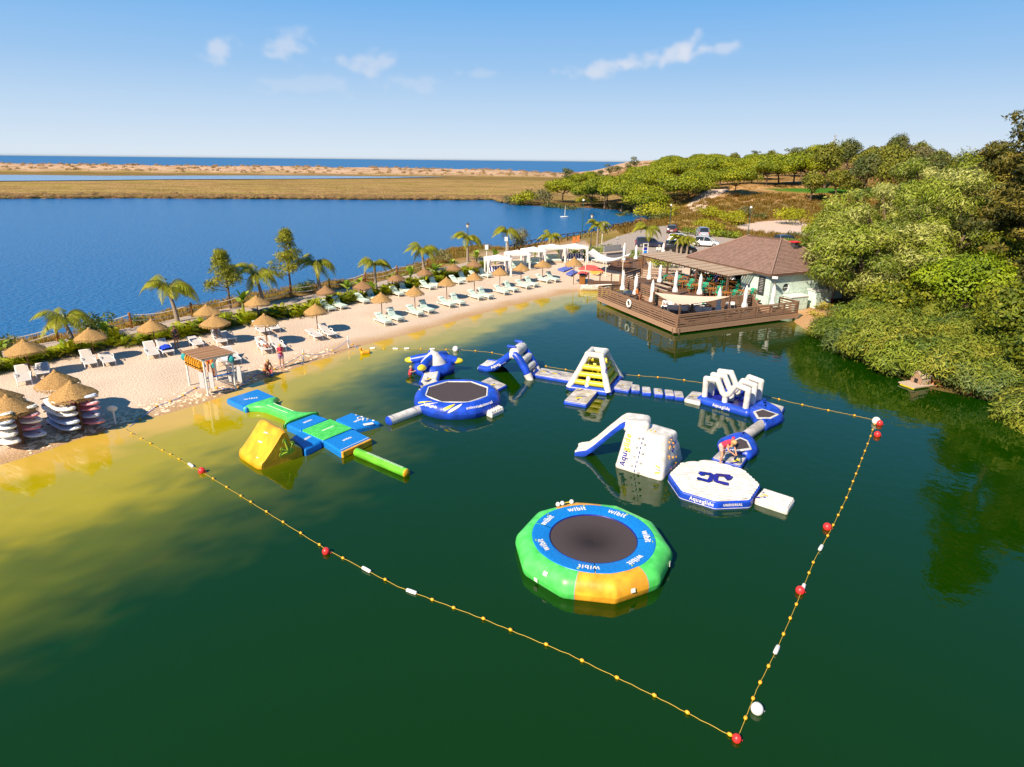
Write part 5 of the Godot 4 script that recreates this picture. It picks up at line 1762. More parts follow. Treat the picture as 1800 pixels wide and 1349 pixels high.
	for fi in faces.size():
		var f: Array = faces[fi]
		var nrm: Vector3 = (f[1] - f[0]).cross(f[3] - f[0]).normalized()
		if nrm.y < 0:
			nrm = -nrm
		var n := 26
		for k in n:
			var s0 := float(k) / n
			var s1 := (k + 1.0) / n
			var a: Vector3 = f[0].lerp(f[3], s0)
			var e: Vector3 = f[1].lerp(f[2], s0)
			var a2: Vector3 = f[0].lerp(f[3], s1)
			var e2: Vector3 = f[1].lerp(f[2], s1)
			var lift := nrm * 0.045
			var cols := maxi(1, int(a.distance_to(e) / 0.3))
			for c in cols:
				var u0 := float(c) / cols
				var u1 := (c + 1.0) / cols
				var tone := 0.78 + 0.3 * fposmod(sin(c * 12.9 + k * 78.2 + fi) * 437.5, 1.0)
				roof.col = Color(tone, tone, tone)
				var p0 := a.lerp(e, u0) + lift
				var p1 := a.lerp(e, u1) + lift
				roof.quad(p0, p1, a2.lerp(e2, u1) + nrm * 0.004, a2.lerp(e2, u0) + nrm * 0.004, nrm)
				roof.quad(p0, p1, p1 - lift - nrm * 0.01, p0 - lift - nrm * 0.01, (f[0] - f[3]))
	M.shingle.vertex_color_use_as_albedo = true
	var rp := part("roof", box_mesh(Vector3(R1.distance_to(R2) + 0.3, 0.12, 0.3), Transform3D.IDENTITY), M.deck_wood, t, along(R1 + Vector3(0, 0.02, 0), R2 + Vector3(0, 0.02, 0)))
	part("shingles", roof.done(), M.shingle, rp, along(R1 + Vector3(0, 0.02, 0), R2 + Vector3(0, 0.02, 0)).affine_inverse(), "stuff")
	for k in 4:
		var a: Vector3 = corner[k]
		var e: Vector3 = R2 if k in [1, 2] else R1
		part("hip_cap", tube_mesh([a + Vector3(0, 0.06, 0), e + Vector3(0, 0.06, 0)], 0.09, 6), M.shingle, t)
		var q: Vector3 = corner[(k + 1) % 4]
		var g := along(a, q)
		g.origin.y -= 0.1
		part("eaves_board", box_mesh(Vector3(a.distance_to(q), 0.18, 0.06)), M.deck_wood, t, g)
	b = Mb.new()
	b.plate(PackedVector2Array([E1, E2, E3, E4]), 3.38, 3.44)
	part("ceiling", b.done(), M.deck_wood, t)
	var vent := part("roof_vent", box_mesh(Vector3(0.5, 0.55, 0.5)), M.dark_grey, t, Transform3D(Basis(Vector3.UP, 0.4), R2.lerp(v3(E3, 3.5), 0.2) + Vector3(-0.3, 0.05, 0.5)))
	part("vent_cap", box_mesh(Vector3(0.75, 0.1, 0.75), tf(0, 0.33, 0)), M.life_red, vent)
	var wl := part("wall_lamp", rbox_mesh(Vector3(0.5, 0.22, 0.3), 0.05), M.white_plastic, t, Transform3D(Basis(Vector3.UP, -0.4), v3(E2, 3.3) + Vector3(0.35, -0.05, 0.15)))
	for k in 4:
		var p := c1.lerp(dmid, k / 3.0)
		part("post", box_mesh(Vector3(0.16, 2.4, 0.16), tf(p.x, up + 1.2, p.y, 0.4)), M.deck_wood, t)
	var bar := c1.lerp(dmid, 0.62) + w1 * 4.5
	part("bar_counter", box_mesh(Vector3(4.2, 1.1, 0.7)), M.deck_wood, t, tf(bar.x, up + 0.55, bar.y, 1.17))
	part("bar_shelf", box_mesh(Vector3(4.2, 0.06, 0.4)), M.pale_wood, t, tf(bar.x + 1.0, up + 1.5, bar.y - 0.45, 1.17))
	var cb := c2 - d1 * 0.85 - w1 * 0.13
	var board := part("menu_board", box_mesh(Vector3(0.8, 1.7, 0.05)), M.chalkboard, t, Transform3D(along(v3(c2), v3(dmid)).basis * Basis(Vector3.UP, PI), v3(cb, 2.25)))
	for k in 9:
		part("chalk_line", box_mesh(Vector3(0.3 + 0.25 * absf(sin(k * 2.3)), 0.02, 0.004), tf(0.05 * sin(k * 5.0), 0.65 - k * 0.15, 0.028)), M.white_plastic, board)
	for k in 2:
		var o: Vector3 = xf * Vector3(-len / 2 + [2.75, 5.55][k], 0, 0)
		var nrm3 := xf.basis.z * (1.0 if xf.basis.z.z > 0 else -1.0)
		var p: Vector3 = o + nrm3 * [0.75, 0.95][k]
		var cup := thing("storage_cupboard", ["low mint-white storage cupboard under the round window", "taller mint-white storage cupboard nearer the trees"][k], "cupboard", Vector3(p.x, ground_at(p.x, p.z), p.z), xf.basis.get_euler().y, "cupboards against the restaurant wall")
		var hh: float = [1.25, 1.5][k]
		part("cabinet", rbox_mesh(Vector3([2.1, 2.0][k], hh + 0.4, 1.0), 0.02, tf(0, hh / 2 - 0.2, 0)), M.mint_wall, cup)
		part("lid", box_mesh(Vector3([2.3, 2.2][k], 0.07, 1.15), tf(0, hh + 0.05, 0, 0, 0.05)), M.white_plastic, cup)
		var fz := 0.515 if nrm3.dot(Basis(Vector3.UP, cup.rotation.y) * Vector3.BACK) > 0 else -0.515
		for s in [-1.0, 1.0]:
			var dr := part("door", box_mesh(Vector3(0.95, hh - 0.2, 0.03), tf(s * 0.49, hh / 2, fz)), M.mint_wall, cup)
			part("handle", box_mesh(Vector3(0.03, 0.14, 0.03), tf(-s * 0.36, 0.1, 0.03 * signf(fz))), M.dark_grey, dr)
	var rb := on_ground(Vector2(30.62, -61.23))
	var fr := thing("red_drinks_fridge", "red and white cabinet at the right end of the restaurant wall", "fridge", rb, -0.43)
	part("cabinet", rbox_mesh(Vector3(0.6, 1.7, 0.6), 0.04, tf(0, 0.85, 0)), M.life_red, fr)
	part("door", box_mesh(Vector3(0.5, 1.1, 0.02), tf(0, 0.95, 0.312)), M.white_plastic, fr)
	var P1 := Vector3(14.4, 3.1, -72.6)
	var P2 := Vector3(19.95, 3.1, -58.9)
	var pg := thing("pergola", "timber slatted pergola along the restaurant's open front", "pergola")
	for k in 3:
		var o := v3(w1 * (k * 1.75)) + Vector3(0, 0.07 * k, 0)
		var bxf := along(P1 + o, P2 + o)
		part("beam", box_mesh(Vector3(P1.distance_to(P2) + 0.3, 0.2, 0.1)), M.deck_wood, pg, bxf)
	var n := 52
	for k in n:
		var a := P1.lerp(P2, k / (n - 1.0)) + Vector3(0, 0.13, 0)
		var e := a + v3(w1 * 3.75) + Vector3(0, 0.14, 0)
		var bxf := along(a - v3(w1 * 0.2), e)
		part("slat", box_mesh(Vector3(4.0, 0.08, 0.17)), M.pale_wood if k % 5 else M.fascia_wood, pg, bxf * tf(0, 0, 0, 0, 0.02 * sin(k * 4.0)))
	for k in 4:
		var p: Vector3 = P1.lerp(P2, [0.02, 0.34, 0.67, 0.985][k])
		part("post", box_mesh(Vector3(0.16, 2.1, 0.16), tf(p.x, 2.0, p.z, 0.4)), M.deck_wood, pg)
	for k in 6:
		var p := P1.lerp(P2, 0.2 + 0.13 * k) + v3(w1 * 2.4)
		var lamp := single("hanging_shade", lathe_mesh([Vector2(0.05, 0.28), Vector2(0.14, 0.26), Vector2(0.3, 0.0), Vector2(0.28, 0.0), Vector2(0.12, 0.24)], 14), M.white_fabric, "pale woven lamp shade hanging under the pergola, %s from the left" % ORD[k], "lamp shade", p + Vector3(0, -0.75, 0), 0.0, "lamp shades under the pergola")
		part("cord", tube_mesh([Vector3(0, 0.27, 0), Vector3(0, 0.85, 0)], 0.01, 4), M.black, lamp)
	var chair := make_director_chair()
	var table := make_table("dining_table", "table", 0.9, 0.9, 0.74, M.orange_wood, M.orange_wood)
	tag(table, "", "", "tables under the pergola")
	var ci := 0
	var row_names := ["front row", "middle row", "back row"]
	for i in 5:
		for j in 3:
			var p := Vector3(lerpf(16.3, 19.6, i / 4.0), up, lerpf(-66.0, -58.4, i / 4.0)) + v3(w1 * (j * 2.2))
			copy(table, "wooden dining table, %s under the pergola, %s from the left" % [row_names[j], ORD[i]], p, 0.4)
			for s in 4:
				var q := Basis(Vector3.UP, 0.4 + s * PI / 2) * Vector3(0, 0, -0.75)
				copy(chair, "teal canvas chair on side %s of the %s table, %s, counted from the left" % [["one", "two", "three", "four"][s], ORD[i], row_names[j]], p + q, 0.4 + s * PI / 2 + 0.1 * sin(ci * 3.3))
				ci += 1
	for s in [[Vector3(16.79, 0.6, -54.73), 1.9, "teal chair beside the sofas on the lower deck"], [Vector3(20.42, 0.6, -56.71), 0.7, "teal canvas chair left of the parasol near the deck steps"], [Vector3(21.7, 0.6, -57.01), -0.9, "teal canvas chair right of the parasol near the deck steps"], [Vector3(12.65, 0.6, -61.39), 0.4, "teal chair at the left end of the lower deck"], [Vector3(13.17, 0.6, -58.29), 2.2, "teal chair below the shade sail's left corner"]]:
		copy(chair, s[2], s[0], s[1])
	chair.free()
	table.free()
	var bench := make_table("low_bench", "bench", 2.2, 0.5, 0.42, M.pale_wood, M.deck_wood)
	for k in 4:
		copy(bench, "dark low bench with a pale top on the upper deck, %s from the front" % ORD[k], Vector3(13.4 + k * 0.75, up, -59.5 - k * 1.9), 0.4 + PI / 2, Vector3.ONE, "benches on the upper deck")
	bench.free()
	sofa("white lounge sofa nearest the deck corner", Vector3(14.43, 0.6, -54.62), 2.74, 2.0)
	sofa("white lounge sofa under the shade sail, left of the dark pole", Vector3(14.04, 0.6, -55.72), -0.4, 1.8)
	sofa("white lounge sofa right of the dark pole along the railing", Vector3(15.32, 0.6, -54.22), 2.74, 2.0)
	sofa("white lounge sofa at the right end of the sofa row", Vector3(16.23, 0.6, -54.16), 2.74, 1.8)
	sofa("white lounge sofa set against the inner railing", Vector3(16.17, 0.6, -56.51), -0.4, 2.2)
	var low := make_table("coffee_table", "table", 0.8, 0.8, 0.36, M.dark_grey, M.dark_grey)
	copy(low, "dark coffee table among the white sofas", Vector3(15.16, 0.6, -55.54), 0.4)
	copy(low, "dark coffee table at the left end of the lower deck", Vector3(10.35, 0.6, -61.82), 0.4)
	copy(low, "dark coffee table beside the left folded parasols", Vector3(11.26, 0.6, -61.31), 0.4)
	low.free()
	for k in 2:
		var ch := thing("white_high_chair", ["white high chair with splayed legs on the lower deck", "second white high chair just right of the first"][k], "chair", [Vector3(18.84, 0.6, -55.27), Vector3(19.25, 0.6, -55.28)][k], 0.3 + k)
		part("seat", rbox_mesh(Vector3(0.42, 0.28, 0.4), 0.08, tf(0, 0.78, 0)), M.white_plastic, ch)
		for q in 4:
			var sx := 1.0 if q % 2 else -1.0
			var sz := 1.0 if q > 1 else -1.0
			part("leg", tube_mesh([Vector3(sx * 0.28, 0, sz * 0.28), Vector3(sx * 0.14, 0.7, sz * 0.14)], 0.02, 5), M.steel, ch)
	var cp := [[Vector3(10.86, 0.6, -62.97), 2.0, "left end of the lower deck"], [Vector3(11.75, 0.6, -60.8), 2.0, "lower deck beside the orange chair, second from the left"], [Vector3(12.64, 0.6, -57.53), 2.05, "lower deck below the left tip of the shade sail"], [Vector3(14.24, 1, -66.9), 1.9, "upper deck behind the inner railing at its left end"], [Vector3(15.34, 1, -60.1), 2.1, "upper deck behind the shade sail"], [Vector3(17.38, 1, -59.15), 1.95, "upper deck in front of the teal chairs"], [Vector3(17.51, 0.6, -53.68), 2.1, "lower deck right of the sofas"], [Vector3(20.34, 0.6, -55.34), 2.0, "lower deck between two teal chairs near the steps"], [Vector3(23.06, 0.6, -56.14), 1.95, "lower deck's right end, before the mint wall"], [Vector3(15.01, 1, -65.33), 1.8, "upper deck beside the pergola's left post"], [Vector3(13.8, 0.8, -80.57), 2.4, "beach bar deck, left one"], [Vector3(15.77, 0.8, -83.09), 1.8, "beach bar deck, right one"], [Vector3(20.89, 0.8, -90.33), 1.2, "edge of the car park, a small one"]]
	for p in cp:
		closed_parasol("folded white parasol on the %s" % p[2], p[0], p[1])
	var sail := thing("shade_sail", "beige triangular shade sail on dark poles over the lower deck", "shade sail")
	var s1 := Vector3(12.06, 2.5, -54.22)
	var s2 := Vector3(13.33, 2.3, -50.18)
	var s3 := Vector3(18.3, 2.4, -53.34)
	var rows := []
	for i in 9:
		var row := PackedVector3Array()
		for j in 9:
			var u := i / 8.0
			var w := j / 8.0 * (1.0 - u)
			var k := 1.0 - u - w
			var p := s1 * k + s2 * u + s3 * w
			p.y -= 0.9 * (u * w + u * k + w * k) * 0.6
			p = p.lerp((s1 + s2 + s3) / 3.0, 0.35 * (u * w * (1 - u - w) * 4.0 + u * w * 0.4 + u * k * 0.4 + w * k * 0.4) * 0.5)
			row.append(p)
		rows.append(row)
	b = Mb.new()
	b.grid(rows, false, Vector3.UP)
	part("sail", b.done(), M.beige_sail, sail)
	for p in [s1, s2, s3]:
		part("pole", box_mesh(Vector3(0.12, p.y - fl + 0.1, 0.12), tf(p.x, (p.y + fl) * 0.5, p.z, 0.4)), M.deck_wood, sail)
	var lb := A.lerp(B, 0.465)
	var buoy := Mb.new()
	var ring := []
	for i in 25:
		var a := TAU * i / 24
		ring.append(Vector3(cos(a) * 0.3, sin(a) * 0.3, 0))
	buoy.tube(ring, 0.085, 8, false)
	var lbo := single("lifebuoy", buoy.done(), M.white_plastic, "white lifebuoy ring hanging on the left deck railing", "lifebuoy", v3(lb, fl + 0.55) + Vector3(-0.17, 0, 0.07))
	lbo.basis = Basis(Vector3.UP, atan2(-0.93, 0.36))
	var q := thing("timber_quay", "low dark timber quay wall behind the white dinghy", "quay")
	var qa := Vector3(8.18, 0.2, -69.24)
	var qb := Vector3(11.82, 0.2, -68.78)
	for k in 6:
		var g := along(qa, qb)
		g.origin.y = 0.05 + k * 0.14
		part("plank", box_mesh(Vector3(qa.distance_to(qb), 0.13, 0.08)), M.deck_wood, q, g)
	for k in 4:
		var p := qa.lerp(qb, k / 3.0)
		part("post", box_mesh(Vector3(0.1, 1.9, 0.1), tf(p.x, 0.75, p.z)), M.deck_wood, q)
	for k in 3:
		var a := qa.lerp(qb, k / 3.0) + Vector3(0, 1.45, 0)
		var e := qa.lerp(qb, (k + 1) / 3.0) + Vector3(0, 1.45, 0)
		part("rope", tube_mesh([a, a.lerp(e, 0.25) - Vector3(0, 0.2, 0), a.lerp(e, 0.5) - Vector3(0, 0.27, 0), a.lerp(e, 0.75) - Vector3(0, 0.2, 0), e], 0.03, 5), M.rope, q)
	dinghy()
	bar_deck()

func dinghy() -> void:
	var t := thing("dinghy", "white rigid dinghy moored beside the timber quay", "boat", Vector3(8.87, 0, -67.73), -0.06)
	var rows := []
	var inner := []
	for i in 15:
		var s := i / 14.0
		var x := (s - 0.5) * 3.4
		var w := 0.62 * pow(clampf(1.0 - pow(maxf(s - 0.35, 0) / 0.65, 2.2), 0.0, 1.0), 0.6)
		var sheer := 0.42 + 0.26 * s * s
		var row := PackedVector3Array()
		var irow := PackedVector3Array()
		for j in 11:
			var a := PI * j / 10
			row.append(Vector3(x, sheer - sin(a) * (sheer + 0.12 - 0.3 * s * s * s), cos(a) * maxf(w, 0.01)))
			irow.append(Vector3(x * 0.96, sheer - sin(a) * (sheer - 0.1) * 0.8, cos(a) * maxf(w - 0.07, 0.005)))
		rows.append(row)
		inner.append(irow)
	var b := Mb.new()
	b.grid(rows, false)
	b.cap(rows[0], Vector3.LEFT)
	part("hull", b.done(), M.white_plastic, t)
	b = Mb.new()
	b.grid(inner, false, Vector3.UP)
	part("cockpit", b.done(), M.toy_grey, t)
	var rim := []
	for i in 15:
		rim.append(rows[i][0])
	for i in range(13, -1, -1):
		rim.append(rows[i][10])
	part("gunwale", tube_mesh(rim, 0.045, 6), M.white_plastic, t)
	part("thwart", box_mesh(Vector3(0.3, 0.04, 1.1), tf(-0.3, 0.38, 0)), M.pale_wood, t)
	var line := []
	for i in range(1, 13):
		line.append(rows[i][1] + Vector3(0, -0.1 * sin(PI * (i - 1) / 11.0), 0.03))
	part("grab_line", tube_mesh(line, 0.015, 4), M.black, t)
	part("outboard", rbox_mesh(Vector3(0.25, 0.6, 0.25), 0.06, tf(1.75, 0.5, 0)), M.dark_grey, t)

func bar_deck() -> void:
	var pts := PackedVector2Array([Vector2(11.55, -78.13), Vector2(13.37, -76.15), Vector2(16.62, -78.89), Vector2(17.4, -85.21), Vector2(13.92, -86.52)])
	deck("dark timber deck of the beach bar", pts, 0.95, 0.5, [0, 1])
	var p0 := Vector2(11.58, -82.12)
	var p1 := Vector2(14.01, -83.77)
	var t := thing("beach_bar", "small grey beach bar counter under a white awning", "bar", Vector3.ZERO)
	var xf := along(v3(p0), v3(p1))
	part("counter", box_mesh(Vector3(p0.distance_to(p1), 1.25, 0.7)), M.grey, t, Transform3D(xf.basis, xf.origin + Vector3(0, 1.4, 0)))
	part("counter_top", box_mesh(Vector3(p0.distance_to(p1) + 0.2, 0.06, 0.85)), M.pale_wood, t, Transform3D(xf.basis, xf.origin + Vector3(0, 2.06, 0)))
	part("back_wall", box_mesh(Vector3(p0.distance_to(p1), 2.1, 0.1)), M.grey, t, Transform3D(xf.basis, xf.origin + Vector3(0, 1.8, -0.9)))
	var rows := []
	var a := Vector3(9, 3, -76.83)
	var e := Vector3(13.12, 2.9, -74)
	for i in 13:
		var s := i / 12.0
		var p := a.lerp(e, s) + Vector3(0, -0.85 * sin(PI * s), 0)
		rows.append(PackedVector3Array([p + Vector3(-0.6, 0.1, 1.4), p + Vector3(0, -0.08, 0), p + Vector3(0.6, 0.1, -1.4)]))
	var b := Mb.new()
	b.grid(rows, false, Vector3.UP)
	part("awning", b.done(), M.white_fabric, t)
	for s in [0.02, 0.55, 0.97]:
		var p := a.lerp(e, s) + Vector3(-0.6, -0.85 * sin(PI * s) + 0.1, 1.4)
		part("pole", tube_mesh([Vector3(p.x, 0.4, p.z), p], 0.04, 6), M.cream_frame, t)
	var stool := thing("bar_stool", "", "stool", Vector3.ZERO, 0.0, "wooden stools at the beach bar")
	part("seat", rbox_mesh(Vector3(0.36, 0.06, 0.36), 0.02, tf(0, 0.75, 0)), M.orange_wood, stool)
	for k in 4:
		part("leg", tube_mesh([Vector3(0.17 if k % 2 else -0.17, 0, 0.17 if k > 1 else -0.17), Vector3(0.12 if k % 2 else -0.12, 0.74, 0.12 if k > 1 else -0.12)], 0.022, 5), M.orange_wood, stool)
	var ss := [Vector3(11.73, 0.95, -78.11), Vector3(12.36, 0.95, -78.59), Vector3(12.65, 0.95, -76.86), Vector3(13.27, 0.95, -78.21), Vector3(13.68, 0.95, -77.36), Vector3(13.88, 0.95, -76.1), Vector3(15.54, 0.95, -79.26), Vector3(16.14, 0.95, -80.21)]
	for k in ss.size():
		copy(stool, "wooden bar stool on the beach bar deck, %s from the left" % ORD[k], ss[k], k * 0.7)
	stool.free()
	for k in 2:
		var m := make_table("beach_bench", "bench", 1.9, 0.8, 0.4, M.cream_frame, M.cream_frame)
		m.position = on_ground([Vector2(11.06, -83), Vector2(10.53, -85.41)][k])
		m.rotation.y = -0.7
		tag(m, ["pale slatted bench on the sand in front of the beach bar", "pale low table beside the right cabana"][k])

# ---------------------------------------------------------------- inflatables on the pond
func flat2(pts: Array) -> PackedVector2Array:
	var o := PackedVector2Array()
	for p in pts:
		o.append(Vector2(p.x, p.z) if p is Vector3 else p)
	return o

# an inflated mat from its corner points; a coloured rim below and a pad on top
func mat_float(t: Node3D, pts: Array, y: float, rim: String, top: String, called := "mat", th := 0.28, ribs := 0, dir := Vector2.ZERO) -> void:
	var o := flat2(pts)
	var b := Mb.new()
	b.slab(rounded(o, 0.12), y - th, y - 0.015, 0.09)
	part(called, b.done(), M[rim], t)
	var c := Vector2.ZERO
	for p in o:
		c += p
	c /= o.size()
	var inner := PackedVector2Array()
	for p in o:
		inner.append(p + (c - p).normalized() * 0.07)
	b = Mb.new()
	if ribs:
		var n := Vector2(-dir.y, dir.x)
		var lo := 1e9
		var hi := -1e9
		for p in inner:
			lo = minf(lo, p.dot(n))
			hi = maxf(hi, p.dot(n))
		for k in ribs:
			var a := lerpf(lo, hi, float(k) / ribs)
			var e := lerpf(lo, hi, (k + 1.0) / ribs)
			var band := PackedVector2Array([n * a - dir * 60, n * e - dir * 60, n * e + dir * 60, n * a + dir * 60])
			for piece in Geometry2D.intersect_polygons(inner, band):
				if piece.size() < 3:
					continue
				var lo_u := 1e9
				var hi_u := -1e9
				var lo2 := 1e9
				var hi2 := -1e9
				for p in piece:
					var near := absf(p.dot(n) - a) < absf(p.dot(n) - e)
					var u: float = p.dot(dir)
					if near:
						lo_u = minf(lo_u, u)
						hi_u = maxf(hi_u, u)
					else:
						lo2 = minf(lo2, u)
						hi2 = maxf(hi2, u)
				if lo_u > hi_u or lo2 > hi2:
					continue
				var rows := []
				for i in 7:
					var s := i / 6.0
					var w := lerpf(a, e, s)
					var y2 := y + 0.055 * pow(sin(PI * s), 0.5)
					var p0 := n * w + dir * lerpf(lo_u, lo2, s)
					var p1 := n * w + dir * lerpf(hi_u, hi2, s)
					rows.append(PackedVector3Array([v3(p0, y2 - 0.02), v3(p0.lerp(p1, 0.03), y2), v3(p0.lerp(p1, 0.97), y2), v3(p1, y2 - 0.02)]))
				b.grid(rows, false, Vector3.UP)
	b.slab(rounded(inner, 0.1), y - 0.06, y, 0.03)
	part("pad", b.done(), M[top], t)

func swoosh(t: Node3D, at: Vector3, turn: float, size: float) -> void:
	for k in 3:
		var b := Mb.new()
		var rows := []
		for i in 9:
			var s := i / 8.0
			var a := lerpf(0.2, 1.5, s) + k * 0.5
			var r := size * (0.5 + 0.16 * k)
			var w := size * 0.1 * sin(PI * clampf(s, 0.03, 0.97)) * (1.0 if k != 1 else 2.0)
			rows.append(PackedVector3Array([Vector3(cos(a) * (r - w) - size * 0.4, 0, sin(a) * (r - w) - size * 0.4), Vector3(cos(a) * (r + w) - size * 0.4, 0, sin(a) * (r + w) - size * 0.4)]))
		b.grid(rows, false, Vector3.UP)
		part("printed_flash", b.done(), M[["toy_navy", "toy_lemon", "toy_navy"][k]], t, tf(at.x, at.y + 0.004 * k, at.z, turn))

func log_tube(t: Node3D, a: Vector3, e: Vector3, r: float, body: String, end: String) -> void:
	var d := (e - a).normalized()
	var pts := []
	var rad := []
	for i in 9:
		var s := i / 8.0
		pts.append(a.lerp(e, s))
		rad.append(r)
	var b := Mb.new()
	b.tube(pts, rad, 20, false)
	part("log_body", b.done(), M[body], t)
	for k in 2:
		var p := a if k == 0 else e
		var o := -d if k == 0 else d
		b = Mb.new()
		b.ball(Vector3.ZERO, Vector3(r, 0.07, r), 20, 8)
		part("end_cap", b.done(), M[end], t, Transform3D(Basis(o.cross(Vector3.UP).normalized(), o, o.cross(Vector3.UP).normalized().cross(o)), p))

# ring of inflated tube round a polygon, split in coloured parts
func ring_rows(c: Vector3, corners: int, first: float, rad: float, tube: float, a0: float, a1: float, n: int, soft := 0.02) -> Array:
	var rows := []
	for i in n + 1:
		var a := lerpf(a0, a1, float(i) / n)
		var seg := TAU / corners
		var m := fposmod(a - first, seg) - seg * 0.5
		var pr := cos(seg * 0.5) / cos(m)
		pr = lerpf(pr, 1.0, soft)
		var row := PackedVector3Array()
		for j in 25:
			var q := TAU * j / 24
			var r := (rad + tube * cos(q)) * pr
			row.append(c + Vector3(cos(a) * r, tube * sin(q), sin(a) * r))
		rows.append(row)
	return rows

func big_trampoline() -> void:
	var c := Vector3(2.87, 0.22, -19.2)
	var t := thing("water_trampoline", "large round green and yellow water trampoline with a blue rim in the foreground", "trampoline")
	var cols := ["toy_amber", "toy_green", "toy_amber", "toy_green"]
	var cuts := [54.0, 109.0, 239.0, 284.0, 414.0]
	for k in 4:
		var b := Mb.new()
		b.grid(ring_rows(c, 10, deg_to_rad(81), 2.22, 0.52, deg_to_rad(cuts[k] + 0.25), deg_to_rad(cuts[k + 1] - 0.25), 40))
		part("tube_section", b.done(), M[cols[k]], t)
		b = Mb.new()
		b.grid(ring_rows(c, 10, deg_to_rad(81), 2.22, 0.524, deg_to_rad(cuts[k] - 0.3), deg_to_rad(cuts[k] + 0.3), 1))
		part("seam", b.done(), M.grey, t)
	var gaps := [2.0, 95.0, 202.0, 362.0]
	for k in 3:
		var rows := []
		for i in 41:
			var a := deg_to_rad(lerpf(gaps[k] + 0.5, gaps[k + 1] - 0.5, i / 40.0))
			var row := PackedVector3Array()
			for q in [[1.5, 0.44], [1.51, 0.475], [1.7, 0.5], [1.9, 0.525], [2.08, 0.535], [2.12, 0.53], [2.13, 0.5]]:
				row.append(c + Vector3(cos(a) * q[0], q[1], sin(a) * q[0]))
			rows.append(row)
		var b := Mb.new()
		b.grid(rows, false, Vector3.UP)
		part("rim_pad", b.done(), M.toy_sky, t)
	var prof := []
	for i in 12:
		var s := i / 11.0
		prof.append(Vector2(1.54 * maxf(s, 0.001), 0.44 - 0.14 * pow(1.0 - s, 2.0)))
	var b := Mb.new()
	b.lathe(prof, 64, Transform3D(Basis.IDENTITY, c), Vector3.UP)
	for i in b.v.size():
		var wear := 1.0 - 0.6 * exp(-pow(b.v[i].distance_to(c + Vector3(0, 0.3, 0)) / 0.85, 2.0))
		b.c[i] = Color(wear, wear, wear)
	M.trampoline_bed.vertex_color_use_as_albedo = true
	part("bed", b.done(), M.trampoline_bed, t)
	part("bed_ring", lathe_mesh([Vector2(1.49, 0.43), Vector2(1.5, 0.47), Vector2(1.52, 0.485), Vector2(1.535, 0.47)], 64), M.toy_navy, t, Transform3D(Basis.IDENTITY, c))
	for a in [-102.7, -55.0, 0.0, 49.0, 101.0, 162.0, 213.0]:
		var q := deg_to_rad(a)
		var o := Vector3(cos(q), 0, sin(q))
		var y := o
		y = (o + Vector3(0, 0.09, 0)).normalized()
		var x := y.cross(Vector3.UP).normalized()
		var tx := letters("wibit", 0.29, M.white_plastic, t, Transform3D(Basis(x, y, x.cross(y)), c + o * 1.84 + Vector3(0, 0.535, 0)))
		var lf := Mb.new()
		lf.col = Color.WHITE
		lf.ball(Vector3.ZERO, Vector3(0.05, 0.02, 0.03), 8, 6)
		part("leaf_mark", lf.done(), M.toy_leaf, t, Transform3D(Basis(x, y, x.cross(y)), c + o * 1.99 + x * 0.33 + Vector3(0, 0.54, 0)))
	for p in [[133.0, 0.62, "patch"], [140.0, -0.1, "patch"], [68.0, 0.25, "patch"], [20.0, 0.1, "patch"]]:
		var q := deg_to_rad(p[0])
		var o := Vector3(cos(q), 0, sin(q))
		var nn: Vector3 = o * cos(p[1]) + Vector3.UP * sin(p[1])
		var x := nn.cross(Vector3.UP).normalized()
		part("patch", rbox_mesh(Vector3(0.16, 0.14, 0.02), 0.009), M.white_plastic, t, Transform3D(Basis(x, nn.cross(x), nn), c + o * 2.19 * (cos(PI / 10) * 1.02) + nn * 0.53))
	var line := []
	for k in 4:
		var q := deg_to_rad(lerpf(-118, -104, k / 3.0))
		line.append(c + Vector3(cos(q) * 2.32, 0.58, sin(q) * 2.32))
	part("rope", tube_mesh(line, 0.02, 5), M.toy_lemon, t)
	for k in [0, 1, 3]:
		var fb := Mb.new()
		fb.ball(line[k], Vector3.ONE * 0.09, 10, 8)
		part("float", fb.done(), M.white_plastic, t)

